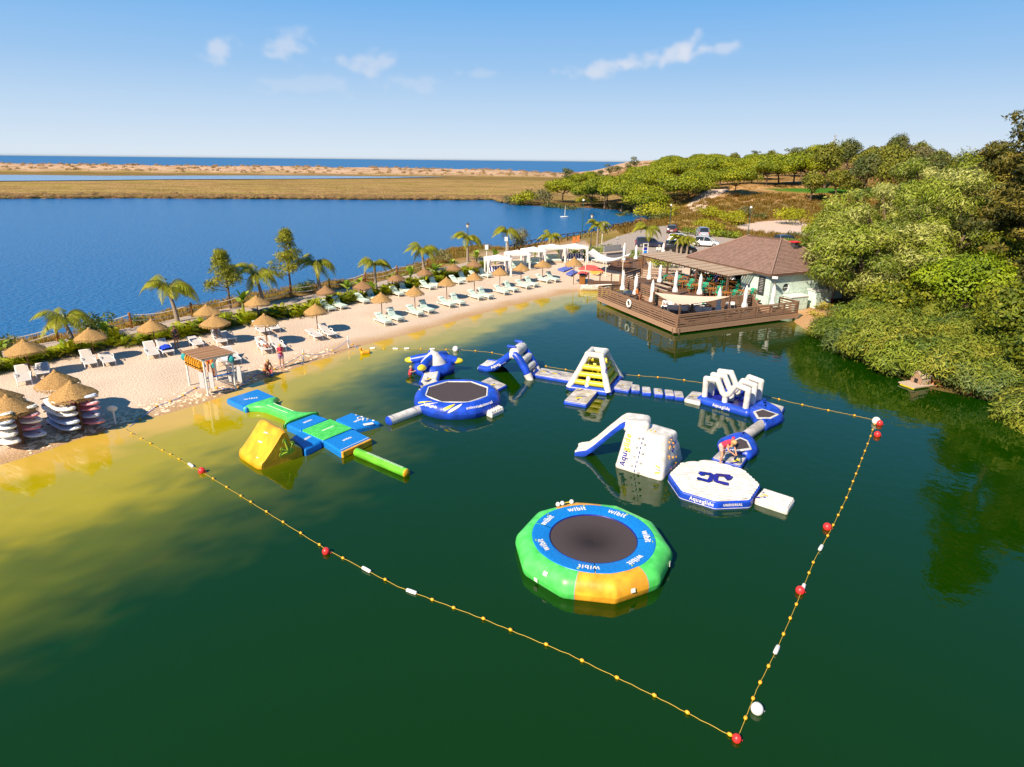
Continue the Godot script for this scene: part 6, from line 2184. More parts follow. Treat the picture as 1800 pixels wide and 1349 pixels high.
func green_blue_course() -> void:
	var t := thing("water_mat", "blue water mat nearest the beach, at the end of the green beam", "water mat", Vector3.ZERO, 0.0, "blue water mats")
	mat_float(t, [Vector3(-15.96, 0, -33.37), Vector3(-14.82, 0, -35.07), Vector3(-13.31, 0, -33.8), Vector3(-14.29, 0, -31.96)], 0.3, "toy_sky", "toy_sky", "mat", 0.4)
	letters("wibit", 0.3, M.white_plastic, t, Transform3D(Basis(Vector3(0.9, 0, -0.43), Vector3(0.43, 0, 0.9).rotated(Vector3.UP, PI), Vector3.UP), Vector3(-14.57, 0.3, -33.42) + Vector3(0, 0.012, 0)))
	t = thing("balance_beam", "green inflatable beam that widens at both ends, between two blue mats", "balance beam")
	var c0 := Vector3(-13.81, 0, -32.9)
	var c1 := Vector3(-10.92, 0, -30.71)
	var d := (c1 - c0).normalized()
	var n := d.cross(Vector3.UP)
	var L := c0.distance_to(c1)
	var rows := []
	for i in 23:
		var s := clampf((i - 1) / 20.0, 0.0, 1.0)
		var w := (0.34 + 0.75 * pow(absf(s - 0.5) * 2.0, 4.0)) * (0.9 if i in [0, 22] else 1.0)
		var lift := 0.08 if i in [0, 22] else 0.0
		var row := PackedVector3Array()
		for j in 17:
			var q := TAU * j / 17
			var x := signf(cos(q)) * pow(absf(cos(q)), 0.55)
			row.append(c0 + d * L * s + n * w * x + Vector3(0, 0.13 + (0.27 - lift) * signf(sin(q)) * pow(absf(sin(q)), 0.7), 0))
		rows.append(row)
	var b := Mb.new()
	b.grid(rows, true)
	b.cap(rows[0], -d)
	b.cap(rows[-1], d)
	part("beam", b.done(), M.toy_green, t)
	for sg in [-1.0, 1.0]:
		part("stripe", tube_mesh([c0 + d * L * 0.25 + n * 0.18 * sg + Vector3(0, 0.397, 0), c0 + d * L * 0.75 + n * 0.18 * sg + Vector3(0, 0.397, 0)], 0.012, 5), M.white_plastic, t)
	var specs := [["blue water mat between the green beam and the green square", [Vector3(-11.39, 0, -29.73), Vector3(-10.38, 0, -31.19), Vector3(-9.42, 0, -30.52), Vector3(-10.39, 0, -28.91)], "toy_sky"], ["blue water mat with a studded end, on the far side of the green square", [Vector3(-9.15, 0, -30.61), Vector3(-8.52, 0, -31.56), Vector3(-6.7, 0, -30.3), Vector3(-7.87, 0, -29.33)], "toy_sky"], ["blue water mat with a yellow front edge, carrying the green log", [Vector3(-8.98, 0, -27.82), Vector3(-7.86, 0, -29.26), Vector3(-6.75, 0, -28.2), Vector3(-7.81, 0, -26.61)], "toy_sky"], ["blue water mat at the foot of the yellow slide", [Vector3(-10.61, 0, -28.24), Vector3(-10.37, 0, -28.85), Vector3(-8.99, 0, -27.76), Vector3(-9.5, 0, -26.75)], "toy_sky"]]
	for k in specs.size():
		t = thing("water_mat", specs[k][0], "water mat", Vector3.ZERO, 0.0, "blue water mats")
		var p: Array = specs[k][1]
		mat_float(t, p, 0.34 if k != 1 else 0.28, specs[k][2], specs[k][2], "mat", 0.45)
		var mid: Vector3 = (p[0] + p[2]) * 0.5
		var ax: Vector3 = (p[1] - p[0]).normalized()
		letters("wibit", 0.22, M.white_plastic, t, Transform3D(Basis(ax, Vector3.UP.cross(ax), Vector3.UP), mid + Vector3(0, 0.352 if k != 1 else 0.292, 0)))
		if k == 1:
			for i in 10:
				part("hand_grip", rbox_mesh(Vector3(0.13, 0.05, 0.08), 0.02), M.grey if i % 2 else M.white_plastic, t, Transform3D(Basis(Vector3.UP, i), p[2].lerp(p[1], 0.12 + 0.08 * i).lerp(mid, 0.2 + 0.22 * (i % 3)) + Vector3(0, 0.3, 0)))
			part("patch", rbox_mesh(Vector3(0.5, 0.02, 0.25), 0.008), M.white_plastic, t, Transform3D(Basis(Vector3.UP, 0.5), p[2].lerp(p[3], 0.4).lerp(mid, 0.14) + Vector3(0, 0.295, 0)))
		if k == 2:
			var e := along(p[2], p[3])
			e.origin += Vector3(0, 0.16, 0) + (p[3] - p[0]).normalized() * 0.04
			part("front_edge", rbox_mesh(Vector3(p[2].distance_to(p[3]) - 0.06, 0.34, 0.14), 0.06), M.toy_amber, t, e)
			e.origin += Vector3(0, 0.185, 0) - (p[3] - p[0]).normalized() * 0.16
			part("stripe", box_mesh(Vector3(p[2].distance_to(p[3]) * 0.9, 0.008, 0.03)), M.white_plastic, t, e)
	t = thing("water_mat", "square green water mat with dark ribs in the middle of the blue ones", "water mat")
	var sq := [Vector3(-10.39, 0, -28.91), Vector3(-9.34, 0, -30.45), Vector3(-7.86, 0, -29.26), Vector3(-8.96, 0, -27.76)]
	var sd := Vector2(sq[1].x - sq[0].x, sq[1].z - sq[0].z).normalized()
	mat_float(t, sq, 0.36, "toy_sky", "toy_green", "mat", 0.45, 8, sd)
	var sx := Vector3(sd.x, 0, sd.y)
	letters("wibit", 0.3, M.white_plastic, t, Transform3D(Basis(sx, Vector3.UP.cross(sx), Vector3.UP), (sq[0] + sq[2]) * 0.5 + Vector3(0.05, 0.402, -0.05)))
	t = thing("balance_log", "thin lime-green inflatable log with a yellow tip", "balance log")
	var la := Vector3(-7.18, 0.14, -27)
	var lb := Vector3(-4.55, 0.14, -24.94)
	log_tube(t, la, lb, 0.2, "toy_lime", "toy_yellow")
	for k in 20:
		var x := along(la, lb)
		x.origin = la.lerp(lb, 0.24 + 0.036 * k) + Vector3(0, 0.2, 0)
		part("grip_stripe", box_mesh(Vector3(0.035, 0.012, 0.13)), M.white_plastic, t, x)
	rows = []
	t = thing("inflatable_slide", "yellow wedge-shaped inflatable slide with a green hand print", "slide")
	var F := Vector3(-11.07, 0, -25.23)
	var R := Vector3(-9.58, 0, -26.87)
	var B := Vector3(-12.64, 0, -26.68) - F
	var len := F.distance_to(R)
	var ax := (R - F).normalized()
	var prof := PackedVector2Array([Vector2(0.02, -0.15), Vector2(0, 0.12), Vector2(0.03, 0.28), Vector2(0.1, 0.38), Vector2(0.3, 0.82), Vector2(0.5, 1.32), Vector2(0.55, 1.46), Vector2(0.6, 1.52), Vector2(0.66, 1.5), Vector2(0.7, 1.38), Vector2(0.73, 1.12), Vector2(0.78, 0.82), Vector2(0.87, 0.58), Vector2(0.97, 0.42), Vector2(1.0, 0.3), Vector2(1.0, -0.15)])
	var w := B.length()
	var mid := Vector2(0.55, 0.5)
	for i in 15:
		var s := i / 14.0
		var inset := 0.0
		if i < 3:
			inset = [0.1, 0.03, 0.008][i]
		if i > 11:
			inset = [0.008, 0.03, 0.1][i - 12]
		var row := PackedVector3Array()
		for p in prof:
			var q := p.lerp(mid, inset)
			var sag := 0.06 * sin(PI * s) * smoothstep(0.3, 0.9, p.y)
			row.append(F + ax * len * q.x + B * clampf(s, 0.0, 1.0) * 1.0 + Vector3(0, q.y - sag, 0))
		rows.append(row)
	b = Mb.new()
	b.grid(rows, true)
	b.cap_poly(rows[0], -B)
	b.cap_poly(rows[-1], B)
	part("slide_body", b.done(), M.toy_yellow, t)
	var hand := func(u: float, y: float) -> Vector3:
		return F + ax * len * u + Vector3(0, y, 0) - B.normalized() * 0.012
	var palm_at: Vector3 = hand.call(0.66, 0.46)
	b = Mb.new()
	b.ball(Vector3.ZERO, Vector3(0.3, 0.13, 0.008), 16, 8)
	part("hand_print", b.done(), M.toy_leaf, t, Transform3D(Basis(ax, Vector3.UP, ax.cross(Vector3.UP)), palm_at))
	for f in [[0.5, 0.42], [0.53, 0.66], [0.6, 1.02], [0.76, 0.8]]:
		var tip: Vector3 = hand.call(f[0], f[1])
		var root: Vector3 = palm_at.lerp(tip, 0.2)
		part("hand_print", tube_mesh([root, tip], [0.05, 0.035], 8), M.toy_leaf, t)
		b = Mb.new()
		b.ball(Vector3.ZERO, Vector3(0.11, 0.12, 0.008), 12, 8)
		part("hand_print", b.done(), M.toy_leaf, t, Transform3D(Basis(ax, Vector3.UP, ax.cross(Vector3.UP)), tip))
	for k in 3:
		var u: float = [0.12, 0.32, 0.46][k]
		var y: float = [0.42, 0.87, 1.22][k]
		part("patch", rbox_mesh(Vector3(0.3 if k else 0.16, 0.02, 0.1), 0.008), M.white_plastic, t, Transform3D(Basis(Vector3.UP, -0.6) * Basis(ax.cross(Vector3.UP).normalized(), 0.0), F + ax * len * u + B * [0.25, 0.5, 0.5][k] + Vector3(0, y - 0.02, 0)))

func rocker() -> void:
	var t := thing("inflatable_rocker", "blue and white inflatable rocker with yellow-tipped arms behind the blue trampoline", "inflatable rocker")
	var c := Vector3(-5.08, 0, -39.57)
	var b := Mb.new()
	b.grid(ring_rows(c + Vector3(0, 0.25, 0), 24, 0, 0.95, 0.4, 0, TAU, 48))
	part("ring", b.done(), M.toy_blue, t)
	part("dome", lathe_mesh([Vector2(1.0, 0.3), Vector2(0.8, 0.75), Vector2(0.5, 1.1), Vector2(0.25, 1.28), Vector2(0.001, 1.32)], 24), M.toy_white, t, Transform3D(Basis.IDENTITY, c))
	for k in 4:
		var a: float = [PI * 1.03, PI * 0.62, -0.05, -1.15][k]
		var o := Vector3(cos(a), 0, sin(a))
		part("arm", tube_mesh([c + Vector3(0, 1.05, 0) + o * 0.25, c + Vector3(0, 0.85, 0) + o * 0.9, c + Vector3(0, 0.72, 0) + o * 1.45], [0.2, 0.27, 0.26], 12), M.toy_blue, t)
		b = Mb.new()
		b.ball(Vector3.ZERO, Vector3(0.42, 0.2, 0.27), 14, 10)
		part("arm_tip", b.done(), M.toy_lemon, t, Transform3D(Basis(o, Vector3.UP, o.cross(Vector3.UP)), c + Vector3(0, 0.7, 0) + o * 1.5))
	t = thing("boarding_ramp", "white boarding ramp with blue sides between the rocker and the blue trampoline", "ramp")
	var p := [Vector3(-5.55, 0, -36.56), Vector3(-5.5, 0, -41.15), Vector3(-4.62, 0, -40.43), Vector3(-4.6, 0, -37)]
	b = Mb.new()
	var rows := []
	for i in 9:
		var s := i / 8.0
		var y := 0.28 + 0.7 * s * s
		var l: Vector3 = p[0].lerp(p[1], s)
		var r: Vector3 = p[3].lerp(p[2], s)
		rows.append(PackedVector3Array([l + Vector3(0, y - 0.3, 0), l + Vector3(0, y, 0), l.lerp(r, 0.12) + Vector3(0, y + 0.03, 0), l.lerp(r, 0.5) + Vector3(0, y, 0), l.lerp(r, 0.88) + Vector3(0, y + 0.03, 0), r + Vector3(0, y, 0), r + Vector3(0, y - 0.3, 0)]))
	b.grid(rows, false, Vector3.UP)
	b.cap(rows[0], Vector3.BACK)
	part("ramp", b.done(), M.toy_white, t)
	for i in 2:
		var pts := []
		for q in rows:
			pts.append(q[1 if i == 0 else 5] - Vector3(0, 0.1, 0))
		part("side_tube", tube_mesh(pts, 0.12, 8), M.toy_blue, t)
	swoosh(t, p[0].lerp(p[3], 0.5).lerp(p[1], 0.1) + Vector3(0, 0.33, 0), 1.0, 0.6)

func blue_trampoline() -> void:
	var c := Vector3(-3.06, 0.3, -33.68)
	var t := thing("water_trampoline", "blue round water trampoline with an octagonal grey bed", "trampoline")
	for k in 8:
		var b := Mb.new()
		b.grid(ring_rows(c, 8, 0.3, 1.98, 0.5, 0.3 + k * PI / 4, 0.3 + (k + 1) * PI / 4, 10, 0.7))
		part("tube_section", b.done(), M.toy_blue, t)
	var oct := []
	var outer := []
	for k in 8:
		var a := 0.3 + k * PI / 4 + 0.08
		oct.append(c + Vector3(cos(a) * 1.72, 0.46, sin(a) * 1.72))
		outer.append(c + Vector3(cos(a) * 1.82, 0.44, sin(a) * 1.82))
	var b := Mb.new()
	b.cap(oct, Vector3.UP)
	part("bed", b.done(), M.trampoline_bed, t)
	for k in 8:
		part("bed_edge", tube_mesh([outer[k], outer[(k + 1) % 8]], 0.055, 6), M.toy_white, t)
	for k in 4:
		var a: float = [1.62, 2.35, -0.25, 3.5][k]
		for j in 2:
			var rows := []
			for i in 9:
				var s := i / 8.0
				var w := 0.16 * sin(PI * (0.08 + 0.84 * s)) * (1.0 if k == 0 else 0.7)
				var row := PackedVector3Array()
				for u in [-1.0, 0.0, 1.0]:
					var aa: float = a + (j - 0.5) * 0.18 + (0.32 * (s - 0.5) if k == 0 else 0.5 * (s - 0.5)) + u * w * 0.4
					var q := lerpf(1.35, 0.25, s)
					row.append(c + Vector3(cos(aa) * (1.95 + 0.505 * cos(q)), 0.512 * sin(q), sin(aa) * (1.95 + 0.505 * cos(q))))
				rows.append(row)
			b = Mb.new()
			b.grid(rows, false, Vector3(cos(a), 0.6, sin(a)))
			part("printed_flash", b.done(), M[["toy_white", "toy_lemon"][j]], t)
	for a in [2.15, 0.75, 1.1]:
		var o := Vector3(cos(a), 0, sin(a))
		var nn := (o + Vector3.UP * 0.9).normalized()
		var x := nn.cross(Vector3.UP).normalized()
		letters("Aquaglide" if a > 2 else "universal", 0.2, M.white_plastic, t, Transform3D(Basis(-x, nn.cross(-x), nn), c + o * 1.95 + nn * 0.515))
	t = thing("balance_log", "white inflatable log with a blue end, left of the blue trampoline", "balance log")
	log_tube(t, Vector3(-6.38, 0.16, -30.68), Vector3(-4.48, 0.16, -32.94), 0.27, "toy_white", "toy_blue")
	for s in [0.06, 0.58]:
		var e := along(Vector3(-6.38, 0.16, -30.68), Vector3(-4.48, 0.16, -32.94))
		e.origin = Vector3(-6.38, 0.16, -30.68).lerp(Vector3(-4.48, 0.16, -32.94), s)
		part("band", lathe_mesh([Vector2(0.272, -0.025), Vector2(0.276, 0), Vector2(0.272, 0.025)], 20), M.toy_navy, t, Transform3D(e.basis * Basis(Vector3.BACK, PI / 2) * Basis(Vector3.RIGHT, 0.25), e.origin))
	t = thing("boarding_mat", "small slatted white boarding mat in front of the blue trampoline", "water mat", Vector3.ZERO, 0.0, "small white boarding mats")
	var q := [Vector3(-2.05, 0, -32.81), Vector3(-1.37, 0, -33.7), Vector3(-0.39, 0, -32.52), Vector3(-1.07, 0, -31.68)]
	mat_float(t, q, 0.26, "toy_white", "toy_white", "mat", 0.35, 5, Vector2(q[3].x - q[0].x, q[3].z - q[0].z).normalized())
	swoosh(t, (q[0] + q[2]) * 0.5 + Vector3(-0.1, 0.3, 0), 0.6, 0.55)
	t = thing("boarding_mat", "white boarding mat with a blue rim behind the blue trampoline", "water mat", Vector3.ZERO, 0.0, "small white boarding mats")
	q = [Vector3(-2.15, 0, -36.77), Vector3(-1.43, 0, -37.97), Vector3(-0.27, 0, -36.51), Vector3(-1.06, 0, -35.29)]
	mat_float(t, q, 0.2, "toy_blue", "toy_grey")
	swoosh(t, (q[0] + q[2]) * 0.5 + Vector3(0.15, 0.21, 0.05), 0.3, 0.6)

func a_frame_slide() -> void:
	var t := thing("inflatable_slide", "blue and white inflatable slide with steps and two blue handles at its top", "slide")
	var R0 := Vector3(1.11, 0, -38.05)
	var W := Vector3(1.99, 0, -40.41) - R0
	W = W.normalized() * 1.75
	var F0 := Vector3(-1.34, 0, -39.45)
	var len := F0.distance_to(R0)
	var ax := (R0 - F0).normalized()
	var pt := func(u: float, y: float, w: float) -> Vector3:
		return F0 + ax * u * len + Vector3(0, y, 0) + W * w
	for sg in 2:
		var w := 0.06 if sg == 0 else 0.94
		part("side_wall", tube_mesh([pt.call(-0.34, 0.1, w), pt.call(-0.12, 0.1, w), pt.call(0.08, 0.35, w), pt.call(0.3, 0.9, w), pt.call(0.48, 1.36, w), pt.call(0.62, 1.42, w), pt.call(0.74, 1.1, w), pt.call(0.88, 0.55, w), pt.call(1.0, -0.05, w)], [0.2, 0.22, 0.24, 0.25, 0.25, 0.25, 0.25, 0.25, 0.22], 14), M.toy_blue, t)
		part("foot_tip", tube_mesh([pt.call(0.93, 0.32, w), pt.call(1.015, -0.12, w)], [0.262, 0.22], 14), M.toy_white, t)
		part("white_flash", tube_mesh([pt.call(0.42, 1.2, w), pt.call(0.54, 1.42, w), pt.call(0.66, 1.33, w)], [0.18, 0.275, 0.2], 14), M.toy_white, t)
	var rows := []
	for q in [[-0.4, 0.1], [-0.36, 0.22], [-0.14, 0.24], [0.06, 0.46], [0.3, 1.05], [0.46, 1.5], [0.52, 1.58]]:
		rows.append(PackedVector3Array([pt.call(q[0], q[1] - 0.1, 0.02), pt.call(q[0], q[1] + 0.04, 0.14), pt.call(q[0], q[1], 0.5), pt.call(q[0], q[1] + 0.04, 0.86), pt.call(q[0], q[1] - 0.1, 0.98)]))
	var b := Mb.new()
	b.grid(rows, false, Vector3.UP)
	part("slide_surface", b.done(), M.toy_white, t)
	rows = []
	for q in [[-0.38, -0.05], [-0.14, -0.02], [0.08, 0.2], [0.32, 0.75], [0.5, 1.2]]:
		rows.append(PackedVector3Array([pt.call(q[0], q[1], 0.02), pt.call(q[0], q[1] - 0.04, 0.5), pt.call(q[0], q[1], 0.98)]))
	b = Mb.new()
	b.grid(rows, false, Vector3.DOWN)
	part("underside", b.done(), M.toy_lemon, t)
	for q in [[0.58, 1.52, 0.36], [0.76, 1.02, 0.25], [0.87, 0.55, 0.25]]:
		var a: Vector3 = pt.call(q[0], q[1], 0.04)
		var e: Vector3 = pt.call(q[0], q[1], 0.96)
		part("step", tube_mesh([a, a.lerp(e, 0.05), a.lerp(e, 0.95), e], [q[2] * 0.75, q[2], q[2], q[2] * 0.75], 16), M.toy_white, t)
		part("valve", tube_mesh([a - W.normalized() * 0.02, a + W.normalized() * 0.02], 0.05, 8), M.black, t)
	for w in [0.12, 0.88]:
		var h: Vector3 = pt.call(0.5, 1.88, w)
		part("handle", tube_mesh([h - ax * 0.3, h - ax * 0.24, h + ax * 0.24, h + ax * 0.3], [0.08, 0.11, 0.11, 0.08], 10), M.toy_blue, t)
	var x := -ax
	letters("Aquaglide", 0.24, M.white_plastic, t, Transform3D(Basis(W.normalized().cross(Vector3.UP).normalized(), Vector3.UP, -W.normalized()) * Basis(Vector3.BACK, 0.52), pt.call(0.2, 0.68, 0.06) - W.normalized() * 0.255))
	part("patch", rbox_mesh(Vector3(0.3, 0.2, 0.02), 0.008), M.white_plastic, t, Transform3D(along(R0, R0 + W).basis, pt.call(1.0, 0.3, 0.5) + ax * 0.0))
	part("lower_beam", tube_mesh([pt.call(0.97, 0.12, 0.05), pt.call(0.97, 0.12, 0.95)], 0.2, 10), M.toy_blue, t)
	t = thing("walkway_mat", "long white walkway mat with a blue rim between slide and tower", "water mat")
	var q := [Vector3(1.37, 0, -38.51), Vector3(1.89, 0, -39.92), Vector3(4.03, 0, -38.82), Vector3(3.62, 0, -37.37)]
	mat_float(t, q, 0.22, "toy_blue", "toy_grey")
	for s in [0.18, 0.75]:
		swoosh(t, q[0].lerp(q[3], s).lerp(q[1], 0.45) + Vector3(0, 0.225, 0), 2.6, 0.6)

func pyramid_tower() -> void:
	var t := thing("climbing_tower", "white pyramid climbing frame with yellow rungs on a blue base", "climbing frame")
	var c := [Vector3(3.5, 0.1, -36.35), Vector3(5.65, 0.1, -35.52), Vector3(6.78, 0.1, -38.27)]
	c.append(c[0] + c[2] - c[1])
	var mid: Vector3 = (c[0] + c[2]) * 0.5
	var top := []
	for k in 4:
		var a: Vector3 = c[k]
		var e: Vector3 = c[(k + 1) % 4]
		part("base_tube", tube_mesh([a, e], 0.24, 14), M.toy_blue, t)
		top.append(mid.lerp(a, 0.37) + Vector3(0, 1.93, 0))
	for k in 4:
		var a: Vector3 = c[k]
		part("corner_pole", tube_mesh([a + Vector3(0, 0.02, 0) + (a - mid).normalized() * 0.1, a.lerp(top[k], 0.5), top[k]], [0.2, 0.19, 0.17], 12), M.toy_white, t)
		part("top_beam", tube_mesh([top[k], top[(k + 1) % 4]], 0.19, 12), M.toy_white, t)
		var bl := Mb.new()
		bl.ball(top[k], Vector3.ONE * 0.195, 12, 8)
		part("top_corner", bl.done(), M.toy_white, t)
	for k in 4:
		for lv in [0.2, 0.43, 0.64]:
			var a: Vector3 = c[k].lerp(top[k], lv)
			var e: Vector3 = c[(k + 1) % 4].lerp(top[(k + 1) % 4], lv)
			var r := 0.17 if k in [0, 2] else 0.13
			part("rung", tube_mesh([a, e], r, 10), M.toy_lemon, t)
	var fa: Vector3 = c[0].lerp(c[1], 0.42)
	part("front_leg", tube_mesh([fa - Vector3(0, 0.1, 0) + Vector3(0, 0, 0.14), fa + (mid - fa) * 0.3 + Vector3(0, 0.85, 0)], [0.15, 0.14], 10), M.toy_white, t)
	var b := Mb.new()
	for k in [1, 2, 3]:
		var a: Vector3 = c[k].lerp(mid, 0.12)
		var e: Vector3 = c[(k + 1) % 4].lerp(mid, 0.12)
		b.quad(a, e, e.lerp(top[(k + 1) % 4], 0.4), a.lerp(top[k], 0.4), a - mid)
	part("net_panel", b.done(), M.toy_lemon, t)
	letters("Aquaglide", 0.16, M.toy_navy, t, Transform3D(Basis(Vector3.BACK, PI / 2 - 0.25) * Basis(Vector3.UP, 0.3), c[1].lerp(top[1], 0.55) + Vector3(0.02, 0, 0.2)))
	t = thing("boarding_mat", "white mat with a blue rim in front of the pyramid climbing frame", "water mat", Vector3.ZERO, 0.0, "small white boarding mats")
	var q := [Vector3(2.91, 0, -33.83), Vector3(3.98, 0, -36.34), Vector3(5.28, 0, -35.98), Vector3(4.17, 0, -33.25)]
	mat_float(t, q, 0.22, "toy_blue", "toy_grey")
	swoosh(t, q[0].lerp(q[3], 0.5).lerp(q[1], 0.2) + Vector3(0.1, 0.225, 0), 3.6, 0.7)
	swoosh(t, q[0].lerp(q[3], 0.55).lerp(q[1], 0.9) + Vector3(0.2, 0.225, 0), 0.8, 0.6)

func stepping_mats() -> void:
	var quads := [[Vector3(5.97, 0, -36.1), Vector3(6.52, 0, -37.68), Vector3(7.51, 0, -37.28), Vector3(6.95, 0, -35.63)]]
	for k in 5:
		quads.append([])
	var o := [Vector3(7.06, 0, -35.74), Vector3(7.64, 0, -35.36), Vector3(8.29, 0, -35.1), Vector3(8.89, 0, -34.88), Vector3(9.4, 0, -34.66)]
	for k in 5:
		var a: Vector3 = o[k]
		quads[k + 1] = [a, a + Vector3(0.2, 0, -1.15), a + Vector3(0.72, 0, -1.0), a + Vector3(0.56, 0, 0.12)]
	quads.append([Vector3(9.88, 0, -34.4), Vector3(10.69, 0, -35.75), Vector3(11.26, 0, -35.47), Vector3(10.66, 0, -33.79)])
	var labels := ["white stepping mat joined to the pyramid climbing frame", "first small stepping mat right of the climbing frame", "second small stepping mat in the row", "third small stepping mat, with a yellow mark", "fourth small stepping mat in the row", "last small stepping mat before the arches", "white stepping mat joined to the white arches"]
	for k in quads.size():
		var t := thing("stepping_mat", labels[k], "water mat", Vector3.ZERO, 0.0, "stepping mats between tower and arches")
		mat_float(t, quads[k], 0.22, "toy_blue" if k < 6 else "toy_white", "toy_grey")
		if k in [0, 3, 6]:
			swoosh(t, (quads[k][0] + quads[k][2]) * 0.5 + Vector3(0, 0.225, 0), 0.5 + k, 0.42)

func arches() -> void:
	var t := thing("inflatable_arches", "three white zigzag arches on a blue inflatable base", "inflatable arches")
	var a := Vector3(10.88, 0.12, -34.39)
	var e := Vector3(12.81, 0.12, -32.43)
	var back := Vector3(14.11, 0.12, -33.93) - e
	var c := [a, e, e + back, a + back]
	for k in 4:
		part("base_tube", tube_mesh([c[k], c[(k + 1) % 4]], 0.27, 14), M.toy_blue, t)
		var bl := Mb.new()
		bl.ball(c[k], Vector3.ONE * 0.275, 12, 8)
		part("base_corner", bl.done(), M.toy_blue, t)
	var b := Mb.new()
	b.quad(c[0] + Vector3(0, 0.05, 0), c[1] + Vector3(0, 0.05, 0), c[2] + Vector3(0, 0.05, 0), c[3] + Vector3(0, 0.05, 0), Vector3.UP)
	part("floor_net", b.done(), M.toy_navy, t)
	for k in 3:
		var o := back * (0.04 + 0.46 * k)
		var p := a + o
		var q := e + o
		var pts := []
		for m in [[0.05, 0.1], [0.04, 1.32], [0.3, 1.4], [0.43, 0.78], [0.5, 0.62], [0.57, 0.78], [0.7, 1.4], [0.96, 1.32], [0.95, 0.1]]:
			pts.append(p.lerp(q, m[0]) + Vector3(0, m[1], 0))
		for i in pts.size() - 1:
			part("arch_tube", tube_mesh([pts[i], pts[i + 1]], 0.165, 12), M.toy_white, t)
			var bl := Mb.new()
			bl.ball(pts[i + 1], Vector3.ONE * 0.17, 12, 8)
			part("arch_joint", bl.done(), M.toy_white, t)
		part("middle_post", tube_mesh([pts[4], p.lerp(q, 0.5) + Vector3(0, 0.1, 0)], 0.16, 12), M.toy_white, t)
	b = Mb.new()
	b.quad(c[3] + Vector3(0, 0.2, 0), c[2] + Vector3(0, 0.2, 0), c[2] + Vector3(0, 0.75, 0), c[3] + Vector3(0, 0.75, 0), -back)
	part("back_wall", b.done(), M.toy_blue, t)
	var ax := (e - a).normalized()
	letters("Aquaglide", 0.22, M.white_plastic, t, Transform3D(Basis(ax, (Vector3.UP - ax.cross(Vector3.UP) * 0.0).normalized(), ax.cross(Vector3.UP)), a.lerp(e, 0.5) + ax.cross(Vector3.UP) * 0.275 + Vector3(0, 0.05, 0)))

func corner_trampoline(label: String, pts: Array, bed: Array) -> void:
	var t := thing("corner_trampoline", label, "trampoline", Vector3.ZERO, 0.0, "small blue corner trampolines")
	var n := pts.size()
	var c := Vector3.ZERO
	for p in pts:
		c += p
	c /= n
	var b := Mb.new()
	b.slab(rounded(flat2(pts), 0.3), -0.14, 0.5, 0.3)
	part("tube", b.done(), M.toy_blue, t)
	b = Mb.new()
	b.slab(rounded(flat2(bed), 0.06), 0.46, 0.52, 0.02)
	part("bed_edge", b.done(), M.toy_white, t)
	var inner := []
	var m := Vector3.ZERO
	for p in bed:
		m += p
	m /= bed.size()
	for p in bed:
		inner.append(m + (p - m) * 0.78)
	b = Mb.new()
	b.slab(rounded(flat2(inner), 0.05), 0.5, 0.527, 0.005)
	part("bed", b.done(), M.trampoline_bed, t)

